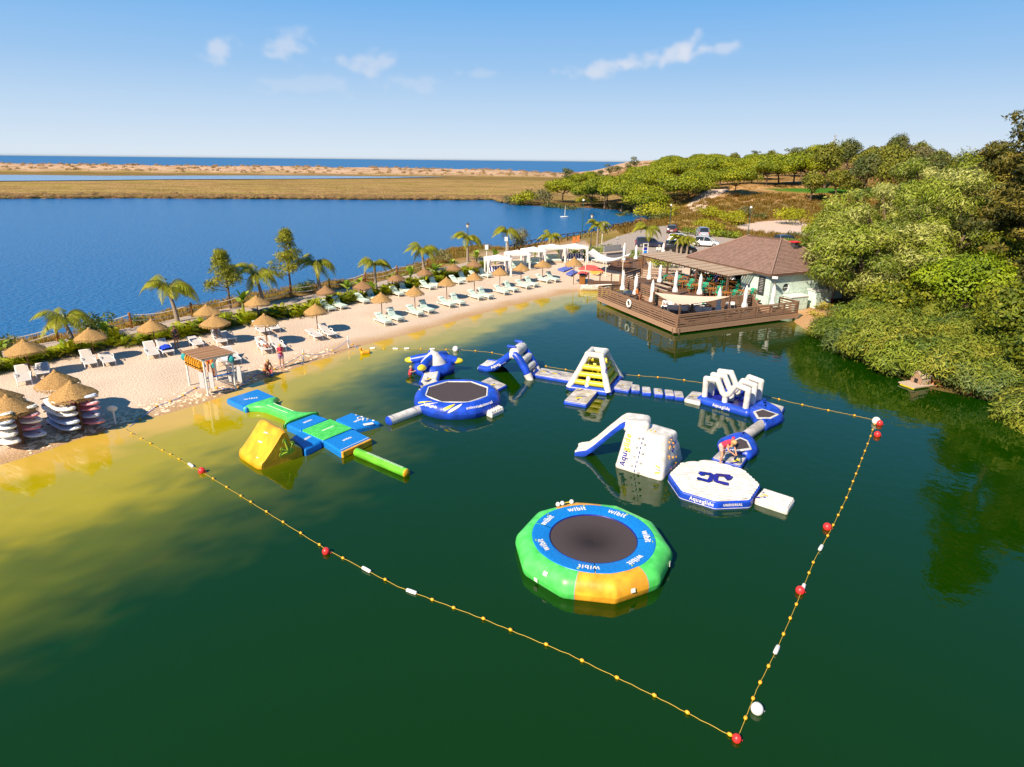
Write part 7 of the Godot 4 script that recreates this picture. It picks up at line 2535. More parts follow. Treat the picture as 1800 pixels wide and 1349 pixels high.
func right_side() -> void:
	var pts := [Vector3(12.9, 0, -32.65), Vector3(12.69, 0, -30.89), Vector3(13.01, 0, -30.16), Vector3(14.44, 0, -31.4), Vector3(14.67, 0, -32.45), Vector3(14.27, 0, -34.07)]
	corner_trampoline("small blue trampoline at the right end of the white arches", pts, [Vector3(12.86, 0.5, -31.73), Vector3(12.73, 0.5, -30.77), Vector3(13.47, 0.5, -30.79), Vector3(14.11, 0.5, -31.36), Vector3(13.5, 0.5, -32.16)])
	var t := thing("boarding_mat", "white mat with yellow flashes behind the right corner trampoline", "water mat", Vector3.ZERO, 0.0, "small white boarding mats")
	var q := [Vector3(13.59, 0, -33.43), Vector3(14.27, 0, -34.25), Vector3(15.22, 0, -33.22), Vector3(14.66, 0, -32.28)]
	mat_float(t, q, 0.24, "toy_blue", "toy_grey")
	swoosh(t, q[1].lerp(q[2], 0.5).lerp(q[0], 0.25) + Vector3(0, 0.245, 0), 0.2, 0.6)
	t = thing("balance_log", "short grey-white inflatable log between the two corner trampolines", "balance log")
	log_tube(t, Vector3(11.39, 0.2, -28.89), Vector3(13.02, 0.2, -30.73), 0.27, "toy_grey", "toy_grey")
	corner_trampoline("small blue trampoline beside the woman in the red top", [Vector3(9.94, 0, -28.36), Vector3(9.78, 0, -27.46), Vector3(10.3, 0, -27.23), Vector3(10.95, 0, -26.64), Vector3(11.66, 0, -27.44), Vector3(11.83, 0, -28.53), Vector3(11.66, 0, -29.34), Vector3(10.9, 0, -29.12)], [Vector3(10.17, 0.5, -27.6), Vector3(10.19, 0.5, -26.66), Vector3(11.14, 0.5, -26.99), Vector3(11.28, 0.5, -27.95), Vector3(11.03, 0.5, -28.34)])
	t = thing("boarding_mat", "grey-white mat with a blue rim that the woman stands on", "water mat", Vector3.ZERO, 0.0, "small white boarding mats")
	q = [Vector3(9.16, 0, -26.6), Vector3(9.9, 0, -27.59), Vector3(10.98, 0, -26.88), Vector3(10.29, 0, -25.77)]
	mat_float(t, q, 0.24, "toy_blue", "toy_grey")
	swoosh(t, q[2].lerp(q[3], 0.4).lerp(q[0], 0.28) + Vector3(0, 0.245, 0), 0.6, 0.6)
	t = thing("octagon_platform", "octagonal white ribbed platform with a blue rim and a navy logo", "platform")
	var o := [Vector3(6.75, 0.36, -24.72), Vector3(7.55, 0.36, -25.83), Vector3(8.91, 0.36, -26.09), Vector3(10.19, 0.36, -25.24), Vector3(10.42, 0.36, -23.78), Vector3(9.53, 0.36, -22.48), Vector3(8.1, 0.36, -22.34), Vector3(6.9, 0.36, -23.19)]
	var ax := Vector2(o[7].x - o[6].x, o[7].z - o[6].z).normalized()
	var rib := Vector2(0.985, 0.174)
	mat_float(t, o, 0.36, "toy_blue", "toy_white", "base", 0.55, 16, rib)
	var b := Mb.new()
	b.slab(rounded(flat2(o), 0.12), 0.02, 0.05, 0.012)
	part("rim_line", b.done(), M.toy_white, t, Transform3D(Basis.from_scale(Vector3(1.003, 1, 1.003)), Vector3(8.53, 0, -24.2) * -0.003 * Vector3(1, 0, 1)))
	var lc := Vector3(8.57, 0.4, -24.19) + Vector3(0, 0.03, 0)
	var lx := Vector3(0.985, 0, 0.174)
	var lz := Vector3(-0.174, 0, 0.985)
	var strokes := [[[-1.0, 0.16], [-0.42, 0.38], [-0.3, 0.3], [-0.08, -0.3], [-0.16, -0.36], [-0.8, -0.42]], [[0.98, -0.34], [0.24, -0.36], [0.16, -0.28], [0.02, 0.26], [0.1, 0.34], [0.72, 0.5]], [[-0.62, -0.16], [-0.8, -0.42]], [[0.62, -0.02], [0.86, -0.1], [0.98, -0.34]]]
	for sidx in strokes.size():
		var s: Array = strokes[sidx]
		var rows := []
		for i in s.size():
			var p := Vector2(s[i][0], s[i][1])
			var d0: Vector2 = p - Vector2(s[maxi(i - 1, 0)][0], s[maxi(i - 1, 0)][1])
			var d1: Vector2 = Vector2(s[mini(i + 1, s.size() - 1)][0], s[mini(i + 1, s.size() - 1)][1]) - p
			var dd := (d0.normalized() + d1.normalized()).normalized()
			var nn := Vector2(-dd.y, dd.x) * 0.135
			var row := PackedVector3Array()
			for u in [-1.0, 1.0]:
				var z: Vector2 = p + nn * u
				row.append(lc + lx * z.x * 0.72 + lz * z.y * 0.92 + Vector3(0, 0.03 + 0.002 * sidx, 0))
			rows.append(row)
		b = Mb.new()
		b.grid(rows, false, Vector3.UP)
		part("logo_stroke", b.done(), M.toy_navy, t)
	for k in 2:
		var p0: Vector3 = o[7] if k == 0 else o[6]
		var p1: Vector3 = o[6] if k == 0 else o[5]
		var dx := (p1 - p0).normalized()
		var out := dx.cross(Vector3.UP)
		if out.z < 0:
			out = -out
		letters(["Aquaglide", "UNIVERSAL"][k], [0.21, 0.15][k], M.white_plastic, t, Transform3D(Basis(dx, Vector3.UP, out), p0.lerp(p1, [0.62, 0.5][k]) + Vector3(0, -0.17, 0) + out * 0.008))
	t = thing("boarding_mat", "slatted white boarding mat right of the octagonal platform", "water mat", Vector3.ZERO, 0.0, "small white boarding mats")
	q = [Vector3(9.82, 0, -22.85), Vector3(10.46, 0, -23.66), Vector3(11.47, 0, -22.84), Vector3(10.83, 0, -21.99)]
	mat_float(t, q, 0.27, "toy_white", "toy_white", "mat", 0.36, 5, Vector2(q[3].x - q[0].x, q[3].z - q[0].z).normalized())
	swoosh(t, q[0].lerp(q[3], 0.35).lerp(q[1], 0.55) + Vector3(0, 0.31, 0), 0.4, 0.6)

func white_tower() -> void:
	var t := thing("climbing_tower", "big white inflatable climbing block with hand holds and a slide on its far side", "climbing block")
	var base := [Vector3(4.63, 0, -26.03), Vector3(6.51, 0, -24.67), Vector3(8.03, 0, -26.99)]
	base.append(base[0] + base[2] - base[1])
	var hh := 1.72
	var top := [Vector3(5, 1.72, -26.32), Vector3(6.63, 1.72, -25.43), Vector3(7.44, 1.72, -26.32), Vector3(6.29, 1.72, -27.21)]
	var b := Mb.new()
	var rows := []
	var lo := rounded(flat2(base), 0.28, 5)
	var hi := rounded(flat2(top), 0.3, 5)
	var m := lo.size()
	var cl := Vector2.ZERO
	var ch := Vector2.ZERO
	for p in lo:
		cl += p / m
	for p in hi:
		ch += p / m
	var flo := PackedVector2Array()
	var fhi := PackedVector2Array()
	for i in m:
		var n := 14 if i % 6 == 5 else 1
		for k in n:
			flo.append(lo[i].lerp(lo[(i + 1) % m], float(k) / n))
			fhi.append(hi[i].lerp(hi[(i + 1) % m], float(k) / n))
	var prof := [[0.0, -0.15, 0.94], [0.0, -0.02, 1.0], [0.04, 0.1, 1.015]]
	for k in 13:
		prof.append([0.05 + 0.9 * k / 12.0, lerpf(0.16, hh - 0.12, k / 12.0), 1.0])
	prof.append_array([[1.0, hh - 0.04, 0.96], [1.0, hh, 0.86], [1.0, hh + 0.01, 0.5], [1.0, hh + 0.01, 0.02]])
	for pr in prof:
		var row := PackedVector3Array()
		for i in flo.size():
			var p := flo[i].lerp(fhi[i], pr[0])
			var c := cl.lerp(ch, pr[0])
			var q: Vector2 = c + (p - c) * pr[2]
			var right := (q - c).normalized().dot(Vector2(0.8, -0.3).normalized())
			var swell := 0.012 * sin(q.dot(Vector2(0.8, 0.6)) * 9.0) * (1.0 if pr[2] > 0.9 else 0.2)
			if right > 0.55:
				swell = 0.055 * relief.get_noise_3d(q.x * 60, pr[1] * 60, q.y * 60) * 1.6
			q += (q - c).normalized() * swell
			row.append(v3(q, pr[1]))
		rows.append(row)
	b.grid(rows, true)
	part("block", b.done(), M.toy_white, t)
	var face := func(u: float, w: float) -> Vector3:
		return base[0].lerp(base[1], u).lerp(top[0].lerp(top[1], u), w)
	var dx: Vector3 = (base[1] - base[0]).normalized()
	var dy: Vector3 = (face.call(0.5, 1.0) - face.call(0.5, 0.0)).normalized()
	var nn := dx.cross(dy).normalized()
	if nn.z < 0:
		nn = -nn
	var fx := Basis(dx, dy, nn)
	for k in 8:
		part("hand_hold", rbox_mesh(Vector3(0.035, 0.11, 0.05), 0.015), M.toy_navy, t, Transform3D(fx, face.call(0.44 + 0.01 * k, 0.06 + 0.117 * k) + nn * 0.05))
		part("hand_hold", rbox_mesh(Vector3(0.11, 0.08, 0.05), 0.02), M.grey, t, Transform3D(fx * Basis(Vector3.BACK, 0.3), face.call((0.36 if k % 2 else 0.52) + 0.008 * k, 0.05 + 0.117 * k) + nn * 0.05))
	letters("Aqua", 0.34, M.toy_navy, t, Transform3D(fx * Basis(Vector3.BACK, PI / 2 - 0.06), face.call(0.16, 0.33) + nn * 0.035))
	letters("glide", 0.34, M.toy_lemon, t, Transform3D(fx * Basis(Vector3.BACK, PI / 2 - 0.06), face.call(0.165, 0.7) + nn * 0.035))
	for k in 3:
		part("printed_flash", rbox_mesh(Vector3(0.22, 0.07, 0.012), 0.005), M[["toy_lemon", "grey", "toy_lemon"][k]], t, Transform3D(fx * Basis(Vector3.BACK, 0.3 - 0.3 * k), face.call(0.9, 0.17 + 0.07 * k) + nn * 0.04))
	var rr := RandomNumberGenerator.new()
	rr.seed = 12
	var d2: Vector3 = (base[2] - base[1]).normalized()
	var n2 := d2.cross(Vector3.UP)
	if n2.x < 0:
		n2 = -n2
	n2 = (n2 + Vector3.UP * 0.35).normalized()
	for k in 24:
		var w := rr.randf_range(0.1, 0.95)
		var u: float = [0.36, 0.55][k % 2] + rr.randfn(0, 0.05)
		var p: Vector3 = base[1].lerp(base[2], u).lerp(top[1].lerp(top[2], u), w)
		part("hand_hold", rbox_mesh(Vector3(0.1, 0.07, 0.05), 0.02), M[["orange_mat", "toy_navy", "orange_mat"][k % 3]], t, Transform3D(Basis(d2, n2.cross(d2), n2) * Basis(Vector3.BACK, rr.randf() * 3), p + n2 * 0.05))
	for k in 5:
		part("hand_hold", rbox_mesh(Vector3(0.1, 0.04, 0.07), 0.015), M[["grey", "orange_mat"][int(k > 2)]], t, Transform3D(Basis(Vector3.UP, k), top[0].lerp(top[1], 0.25 + 0.15 * k).lerp(top[3], 0.3) + Vector3(0, 0.03, 0)))
	t = thing("inflatable_slide", "white slide with blue sides leading down left from the climbing block", "slide")
	var s0 := Vector3(3.37, 0.15, -27.55)
	var s1 := Vector3(5.28, 1.75, -27.11)
	s1 = Vector3(5.28, 1.8, -26.99)
	var sd := Vector3(s1.x - s0.x, 0, s1.z - s0.z).normalized()
	var sw := sd.cross(Vector3.UP) * 0.48
	var sl := Vector2(s1.x - s0.x, s1.z - s0.z).length()
	rows = []
	var side := [[], []]
	for q in [[-0.14, 0.12], [-0.06, 0.2], [0.12, 0.3], [0.3, 0.62], [0.6, 1.28], [0.86, 1.82], [0.95, 1.95], [1.0, 1.98], [1.35, 1.98]]:
		var p: Vector3 = Vector3(s0.x, q[1], s0.z) + sd * sl * q[0]
		rows.append(PackedVector3Array([p - sw - Vector3(0, 0.25, 0), p - sw + Vector3(0, 0.06, 0), p - sw * 0.8 + Vector3(0, 0.12, 0), p - sw * 0.6, p + sw * 0.6, p + sw * 0.8 + Vector3(0, 0.12, 0), p + sw + Vector3(0, 0.06, 0), p + sw - Vector3(0, 0.25, 0)]))
		for k in 2:
			side[k].append(p + sw * (1.02 if k else -1.02))
	b = Mb.new()
	b.grid(rows, true)
	b.cap(rows[0], -sd)
	part("chute", b.done(), M.toy_white, t)
	for k in 2:
		var prs := []
		for i in 8:
			var p: Vector3 = side[k][i]
			prs.append(PackedVector3Array([p - Vector3(0, 0.26, 0), p + sw.normalized() * (0.03 if k else -0.03) - Vector3(0, 0.1, 0), p + Vector3(0, 0.04, 0)]))
		b = Mb.new()
		b.grid(prs, false, sw * (1.0 if k else -1.0))
		part("side_panel", b.done(), M.toy_blue, t)
	var blk := along(s1, s1 + sd)
	part("top_block", rbox_mesh(Vector3(1.15, 0.62, 1.1), 0.2), M.toy_white, t, Transform3D(blk.basis, Vector3(s1.x, 1.78, s1.z) + sd * 0.45))

func water_toys() -> void:
	big_trampoline()
	green_blue_course()
	rocker()
	blue_trampoline()
	a_frame_slide()
	pyramid_tower()
	stepping_mats()
	arches()
	right_side()
	white_tower()

# ---------------------------------------------------------------- buoys
func buoy_line(label: String, pts: Array, gap: float, white_at: Array) -> void:
	var t := thing("buoy_line", label, "buoy line", Vector3.ZERO, 0.0, "yellow buoy lines round the water park")
	var whole := []
	for i in pts.size() - 1:
		for k in 12:
			var s := k / 12.0
			whole.append(pts[i].lerp(pts[i + 1], s) + Vector3(0, 0.025 + 0.012 * sin(k * 2.1 + i), 0))
	whole.append(pts[-1] + Vector3(0, 0.03, 0))
	part("rope", tube_mesh(whole, 0.009, 5), M.rope_yellow, t)
	var fl := Mb.new()
	fl.ball(Vector3.ZERO, Vector3(0.068, 0.05, 0.05), 10, 8)
	var fm := fl.done()
	var cy := lathe_mesh([Vector2(0.001, -0.19), Vector2(0.06, -0.18), Vector2(0.065, 0), Vector2(0.06, 0.18), Vector2(0.001, 0.19)], 10)
	var run := 0.0
	var n := 0
	var rr := RandomNumberGenerator.new()
	rr.seed = pts.size()
	for i in whole.size() - 1:
		var d: float = whole[i].distance_to(whole[i + 1])
		run += d
		if run > gap * rr.randf_range(0.8, 1.2):
			run = 0.0
			var x := along(whole[i], whole[i + 1])
			if n in white_at:
				part("white_float", cy, M.white_plastic, t, Transform3D(x.basis * Basis(Vector3.BACK, PI / 2), whole[i] + Vector3(0, 0.02, 0)))
			else:
				part("yellow_float", fm, M.toy_yellow, t, Transform3D(x.basis, whole[i] + Vector3(0, 0.015, 0)))
			n += 1

func big_buoy(label: String, at: Vector3, r: float, m: String) -> void:
	var t := thing("buoy", label, "buoy", at)
	var b := Mb.new()
	b.ball(Vector3(0, r * 0.55, 0), Vector3(r, r * 1.08, r), 18, 14)
	part("ball", b.done(), M[m], t)
	part("eyelet", tube_mesh([Vector3(r * 0.8, r * 0.2, 0), Vector3(r * 1.25, r * 0.05, 0)], r * 0.18, 7), M.toy_red if m == "toy_red" else M.grey, t)

func buoy_lines() -> void:
	mat("rope_yellow", 0.5, 0.34, 0.05, 0.8)
	buoy_line("buoy line running from the beach to the near corner, left side of the pond", [Vector3(-19.61, 0.15, -29.53), Vector3(-18.42, 0, -28.78), Vector3(-16.15, 0, -27.08), Vector3(-13.62, 0, -25.17), Vector3(-10.07, 0, -22.26), Vector3(-6.48, 0, -19.31), Vector3(-3.59, 0, -17.26), Vector3(-0.78, 0, -15.77), Vector3(1.66, 0, -14.36), Vector3(3.75, 0, -12.92), Vector3(5.46, 0, -11.64)], 0.9, [6, 17, 19])
	buoy_line("buoy line along the right side of the pond", [Vector3(5.46, 0, -11.64), Vector3(5.66, 0, -11.93), Vector3(6.47, 0, -13.16), Vector3(7.54, 0, -14.59), Vector3(8.94, 0, -16.6), Vector3(10.57, 0, -19), Vector3(12.12, 0, -21.03), Vector3(13.81, 0, -23.35), Vector3(15.79, 0, -26.24), Vector3(18.06, 0, -29.58), Vector3(19.29, 0, -31.45)], 0.8, [4, 8, 11])
	buoy_line("buoy line on the far side, from the right corner behind the arches to the slide", [Vector3(19.57, 0, -31.85), Vector3(18.46, 0, -32.72), Vector3(17.27, 0, -33.54), Vector3(16.06, 0, -34.49), Vector3(14.59, 0, -35.87), Vector3(12.36, 0, -37.54), Vector3(9.79, 0, -38.67), Vector3(6.98, 0, -39.26), Vector3(4.44, 0, -39.65), Vector3(2.27, 0, -40.79), Vector3(0.77, 0, -42.42), Vector3(-1.65, 0, -44), Vector3(-4.07, 0, -44.64)], 1.35, [])
	buoy_line("buoy line of white and yellow floats by the beach, far left end", [Vector3(-4.07, 0, -44.64), Vector3(-5.8, 0, -44.58), Vector3(-8.28, 0, -44.63), Vector3(-10.75, 0, -44.61)], 0.75, [1, 3, 4, 6, 8, 9])
	for p in [["red buoy at the near corner of the buoy lines", Vector3(5.44, 0, -11.62), 0.11, "toy_red"], ["red buoy beside the long left buoy line, nearer the camera", Vector3(-6.42, 0, -19.11), 0.135, "toy_red"], ["red buoy beside the left buoy line near the yellow slide", Vector3(-13.5, 0, -25.06), 0.15, "toy_red"], ["red buoy left of the right-hand line, nearer the camera", Vector3(9.31, 0, -17.22), 0.14, "toy_red"], ["red buoy left of the right-hand line, farther away", Vector3(11.94, 0, -21.03), 0.15, "toy_red"], ["red buoy just below the far right corner", Vector3(18.53, 0, -29.8), 0.16, "toy_red"], ["red buoy touching the white one at the far right corner", Vector3(19.45, 0, -31.3), 0.16, "toy_red"], ["large white buoy near the near corner of the lines", Vector3(6.23, 0, -12.48), 0.155, "white_plastic"], ["white buoy at the far right corner", Vector3(19.39, 0, -31.53), 0.21, "white_plastic"], ["white buoy on the far line near the beach", Vector3(-4.09, 0, -44.35), 0.22, "white_plastic"], ["red buoy behind the pyramid climbing frame", Vector3(4.3, 0, -38.94), 0.3, "toy_red"]]:
		big_buoy(p[0], p[1], p[2], p[3])
	var t := thing("yellow_float_toy", "yellow inflatable toy lying in the shallows at the end of the float line", "pool toy", Vector3(-10.4, 0, -43.4), 0.4)
	part("body", rbox_mesh(Vector3(0.7, 0.3, 0.4), 0.14, tf(0, 0.1, 0)), M.toy_amber, t)
	part("neck", tube_mesh([Vector3(-0.25, 0.15, 0), Vector3(-0.35, 0.45, 0)], 0.1, 8), M.toy_amber, t)

# ---------------------------------------------------------------- the beach
func make_parasol(sd: int, old: bool, dia: float, tilt := 0.0) -> Node3D:
	var r := RandomNumberGenerator.new()
	r.seed = sd
	var t := thing("straw_parasol", "", "parasol")
	var R := dia * 0.5
	var apex := 0.5 * R + 0.02
	part("pole", tube_mesh([Vector3(0, -1.75, 0), Vector3(0, apex - 0.1, 0)], 0.045, 8), M.pole_wood if not old else M.bark, t)
	var rows := []
	var n := 15
	for i in n:
		var s := float(i) / (n - 1)
		var row := PackedVector3Array()
		for j in 48:
			var a := TAU * j / 48
			var lay := 0.018 * fposmod(s * 7.0, 1.0)
			var q := R * s * (1.0 + 0.02 * sin(a * 9.0 + sd) + 0.02 * sin(a * 4.0 + sd * 2.0) + r.randfn(0, 0.018) * s)
			row.append(Vector3(cos(a) * maxf(q, 0.02), apex * (1.0 - pow(s, 1.15)) + lay + 0.035 * sin(a * 3 + sd) * s + r.randfn(0, 0.008), sin(a) * maxf(q, 0.02)))
		rows.append(row)
	var hang := PackedVector3Array()
	for j in 48:
		var p: Vector3 = rows[-1][j]
		hang.append(p * Vector3(1.0, 1, 1.0) + Vector3(0, -0.05 - 0.1 * r.randf(), 0))
	var b := Mb.new()
	b.grid(rows, true, Vector3.UP)
	part("canopy", b.done(), M.old_straw if old else M.straw, t)
	b = Mb.new()
	for j in 150:
		var a := TAU * j / 150.0 + r.randf() * 0.03
		var o := Vector3(cos(a), 0, sin(a))
		var l := r.randf_range(0.07, 0.2)
		b.leaf(o * R * 0.985 + Vector3(0, 0.03 * sin(a * 3 + sd), 0), (Vector3.DOWN + o * r.randf_range(0.05, 0.5)).normalized(), Vector3(-o.z, 0, o.x), l, 0.07, o)
	part("fringe", b.done(), M.old_straw if old else M.straw, t)
	b = Mb.new()
	b.lathe([Vector2(0.16, 0.0), Vector2(0.1, 0.07), Vector2(0.04, 0.13), Vector2(0.001, 0.15)], 14, Transform3D(Basis.IDENTITY, Vector3(0, apex - 0.05, 0)))
	part("top_tuft", b.done(), M.old_straw if old else M.straw, t)
	return t

func make_white_lounger(back: float) -> Node3D:
	var t := thing("sun_lounger", "", "sun lounger")
	for s in [-1.0, 1.0]:
		var b := Mb.new()
		b.tube([Vector3(s * 0.33, 0.34, 0.92), Vector3(s * 0.34, 0.36, 0.3), Vector3(s * 0.34, 0.36, -0.35)], 0.035, 7)
		part("side_rail", b.done(), M.white_plastic, t)
		part("leg", tube_mesh([Vector3(s * 0.34, 0, 0.78), Vector3(s * 0.34, 0.2, 0.7), Vector3(s * 0.33, 0.34, 0.6)], [0.03, 0.035, 0.04], 6), M.white_plastic, t)
		part("leg", tube_mesh([Vector3(s * 0.34, 0, -0.4), Vector3(s * 0.34, 0.2, -0.3), Vector3(s * 0.33, 0.34, -0.22)], [0.03, 0.035, 0.04], 6), M.white_plastic, t)
		part("armrest", tube_mesh([Vector3(s * 0.37, 0.36, 0.16), Vector3(s * 0.39, 0.52, 0.06), Vector3(s * 0.39, 0.54, -0.3), Vector3(s * 0.36, 0.4, -0.44)], 0.03, 6), M.white_plastic, t)
	part("foot_rail", tube_mesh([Vector3(-0.33, 0.34, 0.92), Vector3(0, 0.34, 0.97), Vector3(0.33, 0.34, 0.92)], 0.035, 7), M.white_plastic, t)
	var b := Mb.new()
	b.rbox(tf(0, 0.36, 0.26), Vector3(0.6, 0.025, 1.24), 0.012)
	part("seat_sling", b.done(), M.sling_fabric, t)
	var bp := part("backrest", rbox_mesh(Vector3(0.66, 0.035, 0.8), 0.017, tf(0, 0, -0.4)), M.white_plastic, t, tf(0, 0.37, -0.36, 0, back))
	part("back_sling", rbox_mesh(Vector3(0.54, 0.02, 0.68), 0.01, tf(0, 0.02, -0.38)), M.sling_fabric, bp)
	return t

func make_mint_lounger(back: float, dark: bool) -> Node3D:
	var t := thing("sun_lounger", "", "sun lounger")
	for s in [-1.0, 1.0]:
		part("side_rail", box_mesh(Vector3(0.05, 0.09, 2.0), tf(s * 0.36, 0.26, 0)), M.cream_frame, t)
		for z in [-0.85, 0.9]:
			part("leg", box_mesh(Vector3(0.06, 0.24, 0.06), tf(s * 0.35, 0.1, z)), M.cream_frame, t)
	for z in [-0.98, 0.98]:
		part("end_rail", box_mesh(Vector3(0.67, 0.085, 0.05), tf(0, 0.26, z)), M.cream_frame, t)
	part("mattress", rbox_mesh(Vector3(0.66, 0.09, 1.26), 0.04, tf(0, 0.35, 0.36)), M.mint_fabric, t)
	var bp := part("back_mattress", rbox_mesh(Vector3(0.66, 0.09, 0.78), 0.04, tf(0, 0.02, -0.39)), M.mint_fabric, t, tf(0, 0.34, -0.28, 0, back))
	part("pillow", rbox_mesh(Vector3(0.5, 0.09, 0.26), 0.045, tf(0, 0.09, -0.6)), M.mint_fabric, bp)
	return t

func cabana(label: String, at: Vector3, turn: float, stripes: bool, w := 2.7) -> void:
	var t := thing("cabana", label, "cabana", at, turn, "white canopied cabanas")
	var h := 1.95
	var hw := w * 0.5
	for x in [-1.0, 1.0]:
		for z in [-1.0, 1.0]:
			part("post", box_mesh(Vector3(0.08, h, 0.08), tf(x * hw, h * 0.5, z * hw * 0.8)), M.cream_frame, t)
			var rows := []
			for i in 11:
				var s := i / 10.0
				var r := lerpf(0.3, 0.13, smoothstep(0.0, 0.55, s)) if s < 0.6 else lerpf(0.1, 0.16, (s - 0.6) / 0.4)
				var row := PackedVector3Array()
				for j in 14:
					var a := TAU * j / 14
					var q := r * (1.0 + 0.2 * cos(a * 5 + x + z))
					row.append(Vector3(x * (hw - 0.02 - 0.14 * (1.0 - s)) + cos(a) * q * 0.8, h * (0.98 - 0.93 * s), z * (hw * 0.8 - 0.02) + sin(a) * q * 0.6))
				rows.append(row)
			var b := Mb.new()
			b.grid(rows, true)
			part("curtain", b.done(), M.white_fabric, t)
	var rows := []
	for i in 11:
		var row := PackedVector3Array()
		for j in 11:
			var u := i / 5.0 - 1.0
			var v := j / 5.0 - 1.0
			row.append(Vector3(u * (hw + 0.06), h + 0.38 * (1.0 - maxf(absf(u), absf(v))) - 0.05 * (1.0 - absf(absf(u) - 0.5) * 2.0) * (1 - absf(v)), v * (hw * 0.8 + 0.06)))
		rows.append(row)
	var b := Mb.new()
	b.grid(rows, false, Vector3.UP)
	part("canopy", b.done(), M.white_fabric, t)
	for k in 4:
		var wv := (hw * 0.8 + 0.06) if k % 2 == 0 else hw + 0.06
		var lv := (hw + 0.06) if k % 2 == 0 else hw * 0.8 + 0.06
		part("valance", box_mesh(Vector3(lv * 2, 0.2, 0.02), tf(0, h - 0.09, wv)), M.white_fabric, t, Transform3D(Basis(Vector3.UP, k * PI / 2), Vector3.ZERO))
	var bed := thing("day_bed", "%s day bed in the %s" % ["navy and white striped" if stripes else "mint green", label.split(",")[0].replace("white canopied ", "")], "day bed", at, turn, "day beds in the cabanas")
	part("base", rbox_mesh(Vector3(w * 0.72, 0.24, w * 0.6), 0.03, tf(0, 0.14, 0.1)), M.pale_wood, bed)
	var mt := part("mattress", rbox_mesh(Vector3(w * 0.7, 0.18, w * 0.58), 0.07, tf(0, 0.34, 0.1)), M.white_fabric if stripes else M.mint_fabric, bed)
	var bk := part("back_cushion", rbox_mesh(Vector3(w * 0.68, 0.6, 0.16), 0.07, tf(0, 0.66, -w * 0.18, 0, -0.35)), M.white_fabric if stripes else M.mint_fabric, bed)
	if stripes:
		for k in 6:
			var x := (k - 2.5) * w * 0.115
			part("stripe", box_mesh(Vector3(w * 0.055, 0.012, w * 0.55), tf(x, 0.432, 0.1)), M.navy_stripe, mt)
			part("stripe", box_mesh(Vector3(w * 0.055, 0.55, 0.012), tf(x, 0.66, -w * 0.18, 0, -0.35) * tf(0, 0, 0.082)), M.navy_stripe, bk)
	else:
		for k in 3:
			part("pillow", rbox_mesh(Vector3(0.42, 0.16, 0.3), 0.07, tf((k - 1) * w * 0.22, 0.52, -w * 0.08, 0.2 * k)), M.mint_fabric, bed)

func make_board(m: String, pad: String) -> Node3D:
	var t := thing("paddle_board", "", "paddle board")
	var rows := []
	for i in 21:
		var s := i / 20.0
		var z := (s - 0.5) * 3.1
		var w := 0.42 * pow(clampf(1.0 - pow(absf(s - 0.47) * 1.93, 2.6), 0.0, 1.0), 0.55) + 0.006
		var rk := 0.2 * pow(maxf(0.0, s - 0.6) / 0.4, 2.0) + 0.05 * pow(maxf(0.0, 0.3 - s) / 0.3, 2.0)
		var row := PackedVector3Array()
		for j in 14:
			var a := TAU * j / 14
			row.append(Vector3(cos(a) * w, rk + 0.075 * signf(sin(a)) * pow(absf(sin(a)), 0.6) * minf(1.0, w / 0.12), z))
		rows.append(row)
	var b := Mb.new()
	b.grid(rows, true)
	part("board", b.done(), M[m], t)
	part("deck_pad", rbox_mesh(Vector3(0.46, 0.012, 0.95), 0.005, tf(0, 0.06, -0.35)), M[pad], t)
	part("nose_cap", rbox_mesh(Vector3(0.26, 0.014, 0.34), 0.006, tf(0, 0.2, 1.3, 0, -0.22)), M.foam_white, t)
	part("carry_strap", tube_mesh([Vector3(-0.06, 0.12, 1.05), Vector3(0, 0.16, 1.0), Vector3(0.1, 0.12, 0.96)], 0.02, 5), M.black, t)
	part("fin", box_mesh(Vector3(0.015, 0.18, 0.16), tf(0, -0.13, -1.25, 0, 0.4)), M.foam_pink, t)
	return t

func board_rack(label: String, at: Vector2, turn: float, words: String, sd: int) -> void:
	var g := ground_at(at.x, at.y)
	var t := thing("board_rack", label, "rack", Vector3(at.x, g, at.y), turn, "paddle board racks under straw canopies")
	for z in [-0.85, 0.75]:
		part("post", tube_mesh([Vector3(0, -0.3, z), Vector3(0, 1.62, z)], 0.07, 8), M.pole_wood, t)
		for k in 5:
			part("arm", tube_mesh([Vector3(-0.95, 0.2 + 0.34 * k, z), Vector3(0.95, 0.2 + 0.34 * k, z)], 0.03, 6), M.pole_wood, t)
	var bs := [make_board("foam_white", "foam_white"), make_board("foam_pink", "foam_white"), make_board("foam_blue", "foam_white")]
	var kinds := [[2, 2, 0, 0, 0], [1, 2, 1, 1, 2]] if sd == 0 else [[0, 0, 0, 2, 0], [2, 1, 0, 1, 0]]
	var looks := ["white", "pink", "pale blue"]
	for side in 2:
		for k in 5:
			if side == 0 and k == 4 and sd == 0:
				continue
			var off := Basis(Vector3.UP, turn) * Vector3((side - 0.5) * 1.0, 0.3 + 0.34 * k, 0.12 * sin(k * 2.2 + sd + side) + 0.1)
			copy(bs[kinds[side][k]], "%s paddle board, %s from the bottom, %s side of the %s" % [looks[kinds[side][k]], ORD[k], ["left", "right"][side], words], Vector3(at.x, g, at.y) + off, turn + 0.05 * sin(k * 3.7 + side), Vector3.ONE, "paddle boards on the racks")
	for b in bs:
		b.free()

